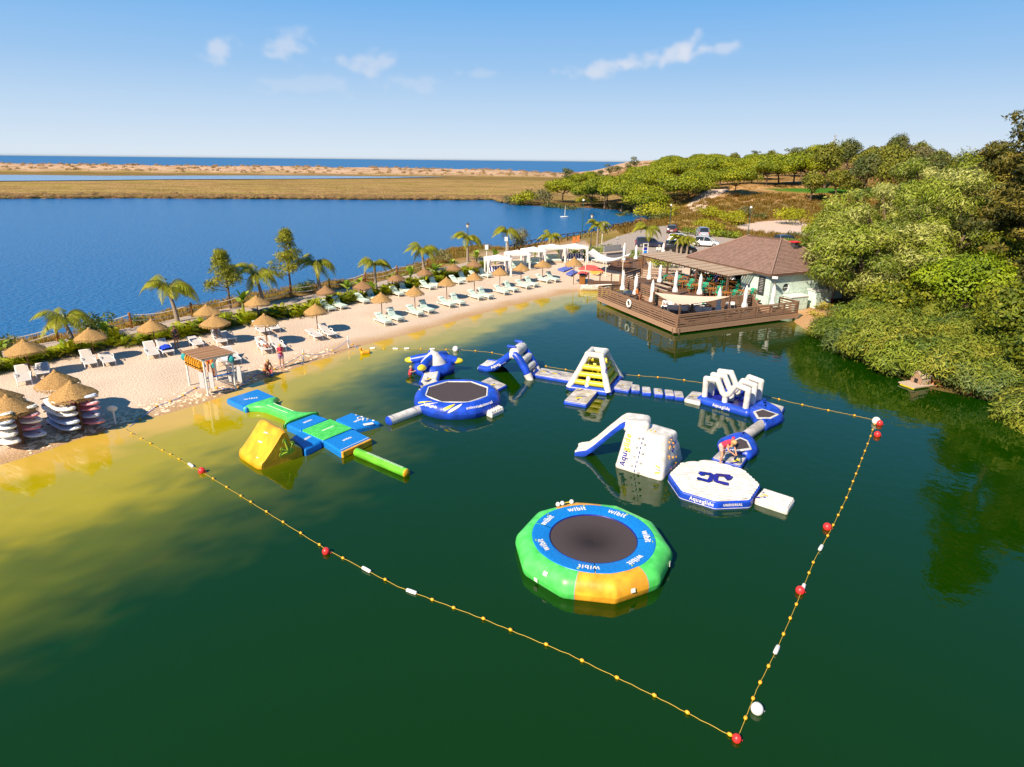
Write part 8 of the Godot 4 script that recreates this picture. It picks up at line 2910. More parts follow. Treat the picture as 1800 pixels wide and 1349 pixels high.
func beach() -> void:
	var fresh := make_parasol(1, false, 2.2)
	var fresh2 := make_parasol(2, false, 2.2)
	var worn := make_parasol(3, true, 2.0)
	var ps := [[Vector2(-28.51, -35.9), 1.55, 2.05, 0, "straw parasol farthest left on the beach"], [Vector2(-26.8, -39.23), 1.45, 1.85, 0, "second straw parasol from the left, over two white loungers"], [Vector2(-24.3, -41.91), 1.4, 1.85, 0, "third straw parasol from the left, above the blue towel"], [Vector2(-20.87, -43.67), 1.35, 2.05, 0, "straw parasol just behind the timber-roofed shelter"], [Vector2(-22.78, -46.67), 1.4, 1.9, 0, "straw parasol in the hedge behind the shelter"], [Vector2(-20.32, -49.99), 1.4, 1.9, 0, "straw parasol in the hedge below the full palm"], [Vector2(-17.55, -44.13), 1.5, 1.85, 0, "straw parasol over the lounger with a person lying on it"], [Vector2(-15, -47.82), 1.5, 1.8, 0, "light straw parasol alone over two white loungers, mid beach"], [Vector2(-16.41, -55.56), 1.25, 1.65, 1, "worn straw parasol by the hedge with a tall post through its top"], [Vector2(-13.92, -58.66), 1.15, 1.75, 1, "worn straw parasol by the hedge, left of the sparse palm"], [Vector2(-11.07, -53.06), 1.35, 1.75, 2, "straw parasol nearest the water over mint loungers, leftmost"], [Vector2(-11.43, -62.37), 1.25, 1.7, 1, "straw parasol by the hedge, right of the sparse palm"], [Vector2(-8.72, -56.12), 1.35, 1.75, 2, "straw parasol over mint loungers in the front row, second"], [Vector2(-9.1, -65.82), 1.25, 1.65, 1, "straw parasol by the hedge, below the palm with the grey shrub"], [Vector2(-6.33, -60.57), 1.35, 1.75, 2, "straw parasol over mint loungers in the front row, third"], [Vector2(-6.43, -69.27), 1.2, 1.65, 1, "straw parasol by the hedge near the left lamp post"], [Vector2(-3.87, -63.6), 1.35, 1.7, 2, "straw parasol over mint loungers in the front row, fourth"], [Vector2(-4.38, -71.75), 1.25, 1.75, 1, "straw parasol by the hedge, left of the leftmost cabana"], [Vector2(-1.39, -66.79), 1.35, 1.7, 2, "straw parasol over mint loungers in front of the leftmost cabana"], [Vector2(0.86, -69.43), 1.35, 1.85, 2, "straw parasol over mint loungers in front of the second cabana"], [Vector2(3.29, -71.58), 1.4, 1.95, 0, "straw parasol over the last mint loungers on the right"], [Vector2(6.64, -70.11), 2.1, 1.95, 0, "straw parasol on a tall dark pole beside the coloured mats"]]
	for p in ps:
		var src: Node3D = [fresh, worn, fresh2][p[3]]
		var k: float = p[2] / (2.0 if p[3] == 1 else 2.2)
		copy(src, p[4], on_ground(p[0], p[1] + 0.07), p[0].x * 2.0, Vector3(k, maxf(1.0, p[1] / 1.7) * 1.05, k), "straw parasols on the beach")
	board_rack("rack of stacked paddle boards under two straw canopies, nearer the sign", Vector2(-21.97, -29.7), 0.97, "rack nearer the sign", 0)
	board_rack("rack of stacked paddle boards cut off by the left edge", Vector2(-23.68, -27.97), 0.97, "left-edge rack", 1)
	for p in [[Vector2(-23.31, -30.89), 2.0, "rear big straw canopy over the paddle board rack near the sign"], [Vector2(-21.71, -29.64), 2.05, "front big straw canopy over the paddle board rack near the sign"], [Vector2(-23.29, -27.56), 2.1, "front big straw canopy over the rack at the left edge"], [Vector2(-24.43, -28.33), 2.1, "rear big straw canopy over the rack at the left edge"]]:
		copy(fresh if p[2].begins_with("front") else fresh2, p[2], on_ground(p[0], 1.72), p[0].x, Vector3(p[1] / 2.2, 1.2, p[1] / 2.2), "big straw canopies over the board racks")
	fresh.free()
	fresh2.free()
	worn.free()
	var wl := [make_white_lounger(0.62), make_white_lounger(0.12)]
	var ws := [[Vector2(-28.26, -34.96), 0, "white sun lounger left under the leftmost parasol"], [Vector2(-28.11, -36.31), 1, "white sun lounger right under the leftmost parasol"], [Vector2(-26.57, -38.27), 0, "white sun lounger left of the second parasol's pole"], [Vector2(-25.65, -38.66), 1, "flat white sun lounger right of the second parasol's pole"], [Vector2(-23.73, -40.34), 0, "white sun lounger left of the blue towel"], [Vector2(-23.18, -41.01), 0, "white sun lounger under the blue towel"], [Vector2(-20.47, -44.41), 1, "white sun lounger right of the parasol behind the shelter"], [Vector2(-20.71, -43.65), 0, "white sun lounger under the parasol behind the shelter"], [Vector2(-19.07, -39.94), 0, "white sun lounger behind the shelter, left one"], [Vector2(-18.49, -40.34), 0, "white sun lounger behind the shelter, right one"], [Vector2(-18.83, -46.52), 0, "white sun lounger above the parasol with the lying person, left"], [Vector2(-18.29, -47.38), 1, "white sun lounger above the parasol with the lying person, right"], [Vector2(-17.28, -42.77), 0, "white sun lounger that a person lies on"], [Vector2(-16.54, -43.37), 0, "white sun lounger right of the lying person"], [Vector2(-14.82, -46.37), 1, "white sun lounger left under the lone mid-beach parasol"], [Vector2(-14.03, -47.07), 0, "white sun lounger right under the lone mid-beach parasol"], [Vector2(-22.04, -42.87), 1, "white sun lounger beside the woman standing by the hedge"]]
	for p in ws:
		copy(wl[p[1]], p[2], on_ground(p[0]), 0.68 + 0.06 * sin(p[0].x * 7.0), Vector3.ONE * 0.97, "white plastic sun loungers")
	for w in wl:
		w.free()
	var ml := [make_mint_lounger(0.55, false), make_mint_lounger(0.95, true)]
	var gs := [Vector2(-16.1, -54.5), Vector2(-15.26, -55.3), Vector2(-13.78, -57.64), Vector2(-13.05, -58.92), Vector2(-10.64, -51.29), Vector2(-9.91, -52.45), Vector2(-11.2, -61.13), Vector2(-10.65, -62.55), Vector2(-8.5, -54.42), Vector2(-7.68, -55.69), Vector2(-8.72, -64.55), Vector2(-8.06, -65.66), Vector2(-6.14, -58.14), Vector2(-5.22, -59.06), Vector2(-6.04, -67.69), Vector2(-5.29, -69.07), Vector2(-3.63, -61.52), Vector2(-2.77, -62.12), Vector2(-4.16, -70.88), Vector2(-3.2, -71.84), Vector2(-1.19, -64.21), Vector2(-0.28, -65.47), Vector2(1.03, -67.11), Vector2(1.9, -68.14), Vector2(3.3, -70.26), Vector2(4.34, -71.03)]
	var whose := ["worn parasol with the tall post", "worn parasol left of the sparse palm", "first front-row parasol over mint loungers", "hedge parasol right of the sparse palm", "second front-row parasol", "hedge parasol below the grey shrub", "third front-row parasol", "hedge parasol near the left lamp post", "fourth front-row parasol", "hedge parasol left of the cabanas", "parasol before the leftmost cabana", "parasol before the second cabana", "last parasol on the right"]
	for i in gs.size():
		copy(ml[i % 2], "mint sun lounger, %s one at the %s" % [["left", "right"][i % 2], whose[i / 2]], on_ground(gs[i]), 0.74 + 0.05 * sin(i * 2.7), Vector3.ONE * 0.98, "mint green sun loungers")
		if i % 2 == 0:
			var q: Vector2 = gs[i].lerp(gs[i + 1], 0.5) + Vector2(-0.05, -0.55)
			var tb := single("side_table", rbox_mesh(Vector3(0.36, 0.36, 0.36), 0.05, tf(0, 0.18, 0)), M.cream_frame, "small pale side table between the loungers at the %s" % whose[i / 2], "side table", on_ground(q), 0.3, "side tables between mint loungers")
			part("tray", box_mesh(Vector3(0.4, 0.03, 0.4), tf(0, 0.38, 0)), M.mint_fabric, tb)
	for m in ml:
		m.free()
	var tw := Mb.new()
	var rows := []
	for i in 9:
		var row := PackedVector3Array()
		for j in 9:
			row.append(Vector3((j - 4) * 0.1, 0.5 + 0.09 * relief.get_noise_2d(i * 30.0, j * 30.0) - 0.16 * pow(absf(j - 4) / 4.0, 4.0), (i - 4) * 0.14))
		rows.append(row)
	tw.grid(rows, false, Vector3.UP)
	single("towel", tw.done(), M.blue_towel, "crumpled bright blue towel thrown over a white lounger", "towel", on_ground(Vector2(-23.1, -41.01), -0.02), 0.68)
	single("towel", tw.done(), M.cloth_white, "white towel on the lounger behind the shelter", "towel", on_ground(Vector2(-18.6, -39.95), -0.04), 0.9)
	var bag := Mb.new()
	bag.ball(Vector3(0, 0.25, 0), Vector3(0.28, 0.27, 0.22), 14, 10)
	var bg := single("beach_bag", bag.done(), M.cloth_white, "white beach bag at the foot of the loungers behind the shelter", "bag", on_ground(Vector2(-18.51, -39.59)))
	part("handle", tube_mesh([Vector3(-0.12, 0.48, 0), Vector3(0, 0.66, 0), Vector3(0.12, 0.48, 0)], 0.015, 5), M.cloth_red, bg)
	var cs := [[Vector2(-1.76, -73.42), "white canopied leftmost cabana, nearest the hedge", true, 2.75], [Vector2(0.48, -77.6), "white canopied second cabana from the left, by the tall palm", false, 2.7], [Vector2(2.49, -80.83), "white canopied third cabana from the left, in the row", false, 2.7], [Vector2(5.02, -83.85), "white canopied fourth cabana from the left, with pillows", false, 3.0], [Vector2(7.97, -84.56), "white canopied rightmost cabana, beside the hedge", true, 3.0]]
	for c in cs:
		cabana(c[1], on_ground(c[0]), 0.2, c[2], c[3])
	for p in [[[Vector2(5.26, -77.07), Vector2(6.61, -79.53), Vector2(7.36, -78.48), Vector2(5.96, -75.47)], "blue_mat", "blue beach mat, left of the coloured ones"], [[Vector2(6.07, -74.29), Vector2(7.11, -77.19), Vector2(7.65, -75.58), Vector2(6.64, -73.17)], "blue_mat", "smaller blue beach mat nearer the water"], [[Vector2(7.84, -77.65), Vector2(9.12, -80.59), Vector2(10.18, -79.99), Vector2(10.91, -76.39), Vector2(9.41, -76.92)], "red_mat", "long red beach mat under the straw parasol on a tall pole"], [[Vector2(7.5, -74.77), Vector2(8.11, -76.21), Vector2(8.82, -75.25), Vector2(8.28, -73.27)], "red_mat", "small red beach mat behind the orange stand"], [[Vector2(9.11, -76.07), Vector2(10.62, -75.76), Vector2(10.08, -74.15), Vector2(9.09, -74.09)], "orange_mat", "orange beach mat right of the red one"]]:
		var o := PackedVector2Array()
		var c: Vector2 = p[0][0]
		for q in p[0]:
			o.append(q - c)
		var b := Mb.new()
		b.slab(rounded(o, 0.2), 0.0, 0.16, 0.08)
		single("beach_mat", b.done(), M[p[1]], p[2], "mat", on_ground(c, 0.02), 0.0, "coloured beach mats")
	var st := thing("orange_stand", "orange timber stand with a dark sloping top by the dinghy", "stand", on_ground(Vector2(7.62, -70.51)), 0.1)
	part("body", box_mesh(Vector3(0.55, 1.0, 0.4), tf(0, 0.5, 0)), M.orange_wood, st)
	part("top", box_mesh(Vector3(0.6, 0.06, 0.5), tf(0, 1.04, 0, 0, 0.3)), M.dark_grey, st)
	part("side_post", box_mesh(Vector3(0.06, 1.4, 0.06), tf(0.34, 0.7, 0)), M.pole_wood, st)
	var F := Vector3(-17.45, 0.25, -34.44)
	var R := Vector3(-16.35, 0.25, -35.61)
	var L := Vector3(-19.14, 0.3, -35.79)
	var B := L + R - F
	var t := thing("beach_shelter", "small timber-roofed shelter on four white posts at the water's edge", "shelter")
	var hh := 1.95
	for p in [F, R, L, B]:
		part("post", tube_mesh([p - Vector3(0, 0.4, 0), p + Vector3(0, hh, 0)], 0.055, 8), M.white_plastic, t)
	for e in [[F, R], [L, B], [F, L], [R, B]]:
		var x := along(e[0], e[1])
		x.origin.y = 0.25 + hh
		part("roof_beam", box_mesh(Vector3(e[0].distance_to(e[1]) + 0.2, 0.1, 0.08)), M.cream_frame, t, x)
	var w: float = F.distance_to(L)
	var dl := (L - F).normalized()
	var dr := (R - F).normalized()
	for k in 14:
		var p := F + dl * (w + 0.3) * ((k + 0.5) / 14.0) - dl * 0.15
		var x := along(p, p + dr * F.distance_to(R))
		x.origin.y = 0.25 + hh + 0.09 + 0.004 * sin(k * 5.0)
		part("roof_plank", box_mesh(Vector3(F.distance_to(R) + 0.35, 0.035, (w + 0.3) / 14.0 - 0.012)), M.shelter_wood if k % 3 else M.fascia_wood, t, x)
	var x2 := along(F, R)
	x2.origin.y = 1.05
	part("blue_bar", tube_mesh([F + Vector3(0, 0.85, 0), R + Vector3(0, 0.85, 0)], 0.04, 7), M.cloth_blue, t)
	for p in [F, R]:
		for s in [-1.0, 1.0]:
			part("grey_panel", rbox_mesh(Vector3(0.36, 0.95, 0.04), 0.01), M.panel_grey, t, Transform3D(Basis(Vector3.UP, -0.3), p + Vector3(0.27 * s, 0.72, -0.06)))
	for p in [L, R]:
		var fb := Mb.new()
		fb.ball(Vector3.ZERO, Vector3(0.2, 0.22, 0.14), 10, 8)
		part("teal_bundle", fb.done(), M.cloth_teal, t, Transform3D(Basis.IDENTITY, p + Vector3(0, hh - 0.25, 0.1)))
	for k in 7:
		var p := L.lerp(F, 0.12 + 0.12 * k) + Vector3(0, hh - 0.45, 0)
		var j := thing("life_jacket", "yellow life jacket hanging under the shelter roof, %s from the left" % ORD[k], "life jacket", p, 0.6 + 0.2 * sin(k * 2.0), "yellow life jackets under the shelter")
		for s in [-1.0, 1.0]:
			part("panel", rbox_mesh(Vector3(0.15, 0.5, 0.1), 0.045, tf(s * 0.085, 0, 0)), M.toy_amber, j)
		part("belt", box_mesh(Vector3(0.33, 0.05, 0.115), tf(0, -0.08, 0)), M.black, j)
		part("collar", tube_mesh([Vector3(-0.1, 0.25, 0), Vector3(0, 0.36, -0.04), Vector3(0.1, 0.25, 0)], 0.04, 6), M.toy_amber, j)
	var sg := thing("water_sign", "small white oval sign on a post at the waterline by the boards", "sign", on_ground(Vector2(-20.29, -30.22)), 0.2)
	part("post", box_mesh(Vector3(0.07, 1.2, 0.05), tf(0, 0.3, 0)), M.white_plastic, sg)
	part("plate", lathe_mesh([Vector2(0.001, -0.02), Vector2(0.2, -0.02), Vector2(0.2, 0.02), Vector2(0.001, 0.02)], 18), M.white_plastic, sg, Transform3D(Basis(Vector3.RIGHT, PI / 2).scaled_local(Vector3(1.25, 1, 0.8)), Vector3(0, 0.88, 0.04)))
	var pts := [Vector2(-19.46, -29.94), Vector2(-19.4, -32.49), Vector2(-18.82, -33.7), Vector2(-18.59, -35.54), Vector2(-16.37, -35.61), Vector2(-16.15, -38.2), Vector2(-14.03, -41.11), Vector2(-11.89, -44.69), Vector2(-10.64, -44.49)]
	var br := thing("beach_rope", "rope with yellow floats on white posts along the sand edge", "rope barrier")
	for k in [6, 7]:
		part("post", tube_mesh([on_ground(pts[k], -0.3), on_ground(pts[k], 0.85)], 0.05, 7), M.white_plastic, br)
	var ln := []
	for i in pts.size() - 1:
		for k in 8:
			var s := k / 8.0
			var y0: float = 0.6 if i in [6, 7] else 0.04
			var y1: float = 0.6 if i + 1 in [6, 7] else 0.04
			ln.append(on_ground(pts[i].lerp(pts[i + 1], s), maxf(0.04, lerpf(y0, y1, s) - 0.45 * 4 * s * (1 - s) * (1.0 if i == 6 else 0.4))))
	part("rope", tube_mesh(ln, 0.02, 5), M.cloth_blue_rope, br)
	for k in range(3, ln.size(), 5):
		var fb := Mb.new()
		fb.ball(ln[k], Vector3(0.09, 0.07, 0.07), 10, 8)
		part("yellow_float", fb.done(), M.toy_yellow, br)
	var lump := Mb.new()
	lump.ball(Vector3.ZERO, Vector3(0.15, 0.03, 0.09), 7, 5)
	var rr := RandomNumberGenerator.new()
	rr.seed = 44
	var at := []
	for k in 500:
		var i := rr.randi_range(4, 11)
		var p := shore[i].lerp(shore[i + 1], rr.randf())
		var d := (shore[i + 1] - shore[i]).normalized()
		p += Vector2(d.y, -d.x) * -absf(rr.randfn(0.9, 0.7)) * -1.0
		if signed_distance(pond_poly, p) < 0.25:
			continue
		at.append(Transform3D(Basis(Vector3.UP, rr.randf() * TAU).scaled(Vector3.ONE * rr.randf_range(0.4, 1.2)), on_ground(p, -0.005)))
	scatter("sand_lumps", lump.done(), M.sand_lump, at)

func duck_house() -> void:
	var c := Vector3(25.22, 0, -37.74)
	var t := thing("duck_house", "small wooden duck house on a floating raft by the right bank", "duck house", c, 0.35)
	for k in 7:
		part("raft_plank", box_mesh(Vector3(0.235, 0.07, 1.15), tf((k - 3) * 0.245, 0.12 + 0.004 * (k % 2), 0)), M.pale_wood, t)
	part("float", rbox_mesh(Vector3(1.65, 0.14, 1.0), 0.05, tf(0, 0.02, 0)), M.toy_lemon, t)
	for s in [-1.0, 1.0]:
		part("side_wall", box_mesh(Vector3(0.78, 0.42, 0.04), tf(0.3, 0.37, s * 0.34)), M.pale_wood, t)
		var b := Mb.new()
		var x: float = 0.3 + s * 0.39
		b.plate(PackedVector2Array([Vector2(-0.36, 0), Vector2(0.36, 0), Vector2(0.36, 0.42), Vector2(0, 0.78), Vector2(-0.36, 0.42)]), -0.02, 0.02, Transform3D(Basis(Vector3.BACK, Vector3.RIGHT, Vector3.UP), Vector3(x, 0.16, 0)))
		part("gable_wall", b.done(), M.fascia_wood, t)
		for k in 3:
			part("roof_board", box_mesh(Vector3(0.95, 0.03, 0.19), tf(0.3, 0.0, 0)), M.pale_wood, t, Transform3D(Basis(Vector3.RIGHT, s * 0.8), Vector3(0, 0.9 - 0.125 * k, s * (0.09 + 0.128 * k))))
	part("doorway", box_mesh(Vector3(0.015, 0.28, 0.24), tf(-0.114, 0.34, 0)), M.black, t)

# ---------------------------------------------------------------- people
# capsules [a, b, ra, rb] -> one smooth skin by surface nets
func skin_mesh(caps: Array, cell: float, blend := 0.03, grow := 0.0) -> ArrayMesh:
	var lo := Vector3.INF
	var hi := -Vector3.INF
	for c in caps:
		var r: float = maxf(c[2], c[3]) + grow + cell * 3
		lo = lo.min(c[0] - Vector3.ONE * r).min(c[1] - Vector3.ONE * r)
		hi = hi.max(c[0] + Vector3.ONE * r).max(c[1] + Vector3.ONE * r)
	var n := Vector3i(((hi - lo) / cell).ceil()) + Vector3i.ONE
	var f := PackedFloat32Array()
	f.resize(n.x * n.y * n.z)
	f.fill(1.0)
	for c in caps:
		var a: Vector3 = c[0]
		var ab: Vector3 = c[1] - a
		var l2 := maxf(ab.length_squared(), 1e-8)
		var rm: float = maxf(c[2], c[3]) + grow + blend + cell * 2
		var i0 := Vector3i(((a.min(c[1]) - Vector3.ONE * rm - lo) / cell).floor()).clamp(Vector3i.ZERO, n - Vector3i.ONE)
		var i1 := Vector3i(((a.max(c[1]) + Vector3.ONE * rm - lo) / cell).ceil()).clamp(Vector3i.ZERO, n - Vector3i.ONE)
		for z in range(i0.z, i1.z + 1):
			for y in range(i0.y, i1.y + 1):
				for x in range(i0.x, i1.x + 1):
					var p := lo + Vector3(x, y, z) * cell
					var t := clampf((p - a).dot(ab) / l2, 0, 1)
					var d := p.distance_to(a + ab * t) - lerpf(c[2], c[3], t) - grow
					var i := (z * n.y + y) * n.x + x
					var o := f[i]
					var h := maxf(blend - absf(o - d), 0.0) / blend
					f[i] = minf(o, d) - h * h * blend * 0.25
	var b := Mb.new()
	var at := {}
	var step := [1, n.x, n.x * n.y]
	for z in n.z - 1:
		for y in n.y - 1:
			for x in n.x - 1:
				var i := (z * n.y + y) * n.x + x
				var inside := 0
				var sum := Vector3.ZERO
				var cnt := 0
				var v := PackedFloat32Array()
				for k in 8:
					var q := f[i + (k & 1) * step[0] + ((k >> 1) & 1) * step[1] + ((k >> 2) & 1) * step[2]]
					v.append(q)
					if q < 0:
						inside += 1
				if inside == 0 or inside == 8:
					continue
				for k in 8:
					for ax in 3:
						if k & (1 << ax):
							continue
						var k2 := k | (1 << ax)
						if (v[k] < 0) != (v[k2] < 0):
							var t := v[k] / (v[k] - v[k2])
							var p := Vector3(k & 1, (k >> 1) & 1, (k >> 2) & 1)
							p[ax] += t
							sum += p
							cnt += 1
				var g := Vector3(v[1] + v[3] + v[5] + v[7] - v[0] - v[2] - v[4] - v[6], v[2] + v[3] + v[6] + v[7] - v[0] - v[1] - v[4] - v[5], v[4] + v[5] + v[6] + v[7] - v[0] - v[1] - v[2] - v[3])
				at[i] = b.vert(lo + (Vector3(x, y, z) + sum / cnt) * cell, g.normalized())
	for i in at:
		for ax in 3:
			var u: int = step[(ax + 1) % 3]
			var w: int = step[(ax + 2) % 3]
			if not (at.has(i - u) and at.has(i - w) and at.has(i - u - w)):
				continue
			var s0 := f[i] < 0
			if s0 == (f[i + step[ax]] < 0):
				continue
			var q := [at[i - u - w], at[i - w], at[i], at[i - u]]
			if s0:
				b.ix.append_array([q[0], q[2], q[1], q[0], q[3], q[2]])
			else:
				b.ix.append_array([q[0], q[1], q[2], q[0], q[2], q[3]])
	return b.done()

const POSES := {
	"stand": {"hip": [0, 0.93, 0], "chest": [0, 1.3, 0], "neck": [0, 1.47, 0.01], "head": [0, 1.6, 0.03], "kl": [-0.1, 0.5, 0.03], "al": [-0.12, 0.08, -0.02], "kr": [0.1, 0.5, 0.0], "ar": [0.13, 0.08, -0.05], "el": [-0.27, 1.14, -0.03], "wl": [-0.2, 0.98, 0.16], "er": [0.27, 1.14, -0.02], "wr": [0.24, 0.9, 0.08]},
	"phone": {"hip": [0, 0.93, 0], "chest": [0, 1.3, 0.0], "neck": [0, 1.46, 0.03], "head": [0, 1.58, 0.08], "kl": [-0.09, 0.5, 0.02], "al": [-0.1, 0.08, -0.02], "kr": [0.1, 0.5, 0.06], "ar": [0.12, 0.08, 0.02], "el": [-0.24, 1.12, 0.04], "wl": [-0.08, 1.2, 0.24], "er": [0.24, 1.12, 0.04], "wr": [0.08, 1.18, 0.25]},
	"squat": {"hip": [0, 0.34, -0.1], "chest": [0, 0.68, 0.1], "neck": [0, 0.84, 0.17], "head": [0, 0.95, 0.24], "kl": [-0.17, 0.5, 0.22], "al": [-0.15, 0.08, 0.0], "kr": [0.17, 0.5, 0.22], "ar": [0.15, 0.08, 0.0], "el": [-0.25, 0.5, 0.26], "wl": [-0.12, 0.3, 0.42], "er": [0.25, 0.5, 0.26], "wr": [0.12, 0.3, 0.42]},
	"sit": {"hip": [0, 0.1, 0], "chest": [0, 0.46, 0.05], "neck": [0, 0.62, 0.07], "head": [0, 0.75, 0.1], "kl": [-0.13, 0.32, 0.38], "al": [-0.12, 0.06, 0.62], "kr": [0.13, 0.3, 0.4], "ar": [0.13, 0.06, 0.66], "el": [-0.26, 0.34, 0.14], "wl": [-0.16, 0.2, 0.36], "er": [0.26, 0.34, 0.14], "wr": [0.16, 0.2, 0.36]},
	"chair": {"hip": [0, 0.5, 0], "chest": [0, 0.86, -0.03], "neck": [0, 1.02, -0.02], "head": [0, 1.15, 0.01], "kl": [-0.12, 0.52, 0.42], "al": [-0.12, 0.08, 0.44], "kr": [0.12, 0.52, 0.42], "ar": [0.13, 0.08, 0.42], "el": [-0.25, 0.72, 0.1], "wl": [-0.15, 0.7, 0.36], "er": [0.25, 0.72, 0.1], "wr": [0.15, 0.7, 0.36]},
	"bend": {"hip": [0, 0.86, -0.16], "chest": [0, 1.1, 0.14], "neck": [0, 1.18, 0.3], "head": [0, 1.2, 0.43], "kl": [-0.12, 0.46, -0.02], "al": [-0.16, 0.08, -0.06], "kr": [0.12, 0.47, -0.1], "ar": [0.17, 0.08, -0.28], "el": [-0.23, 0.86, 0.34], "wl": [-0.1, 0.72, 0.52], "er": [0.23, 0.86, 0.34], "wr": [0.1, 0.72, 0.52]},
	"lie": {"hip": [0, 0.1, 0], "chest": [0, 0.16, -0.36], "neck": [0, 0.25, -0.52], "head": [0, 0.34, -0.63], "kl": [-0.1, 0.2, 0.42], "al": [-0.1, 0.08, 0.84], "kr": [0.1, 0.12, 0.44], "ar": [0.11, 0.08, 0.86], "el": [-0.28, 0.1, -0.18], "wl": [-0.24, 0.1, 0.08], "er": [0.28, 0.1, -0.18], "wr": [0.24, 0.1, 0.08]},
	"swim": {"hip": [0, -0.5, -0.1], "chest": [0, -0.12, 0], "neck": [0, 0.06, 0.02], "head": [0, 0.2, 0.05], "kl": [-0.1, -0.8, 0.1], "al": [-0.1, -1.1, 0], "kr": [0.1, -0.8, 0.1], "ar": [0.1, -1.1, 0], "el": [-0.26, -0.06, 0.2], "wl": [-0.14, 0.02, 0.42], "er": [0.26, -0.06, 0.2], "wr": [0.14, 0.02, 0.42]},
	"climb": {"hip": [0, 0.9, 0], "chest": [0, 1.26, 0.08], "neck": [0, 1.42, 0.12], "head": [0, 1.55, 0.16], "kl": [-0.14, 0.66, 0.26], "al": [-0.14, 0.3, 0.14], "kr": [0.12, 0.5, 0.06], "ar": [0.12, 0.08, 0.0], "el": [-0.26, 1.36, 0.28], "wl": [-0.2, 1.56, 0.42], "er": [0.26, 1.3, 0.28], "wr": [0.2, 1.42, 0.44]},
}

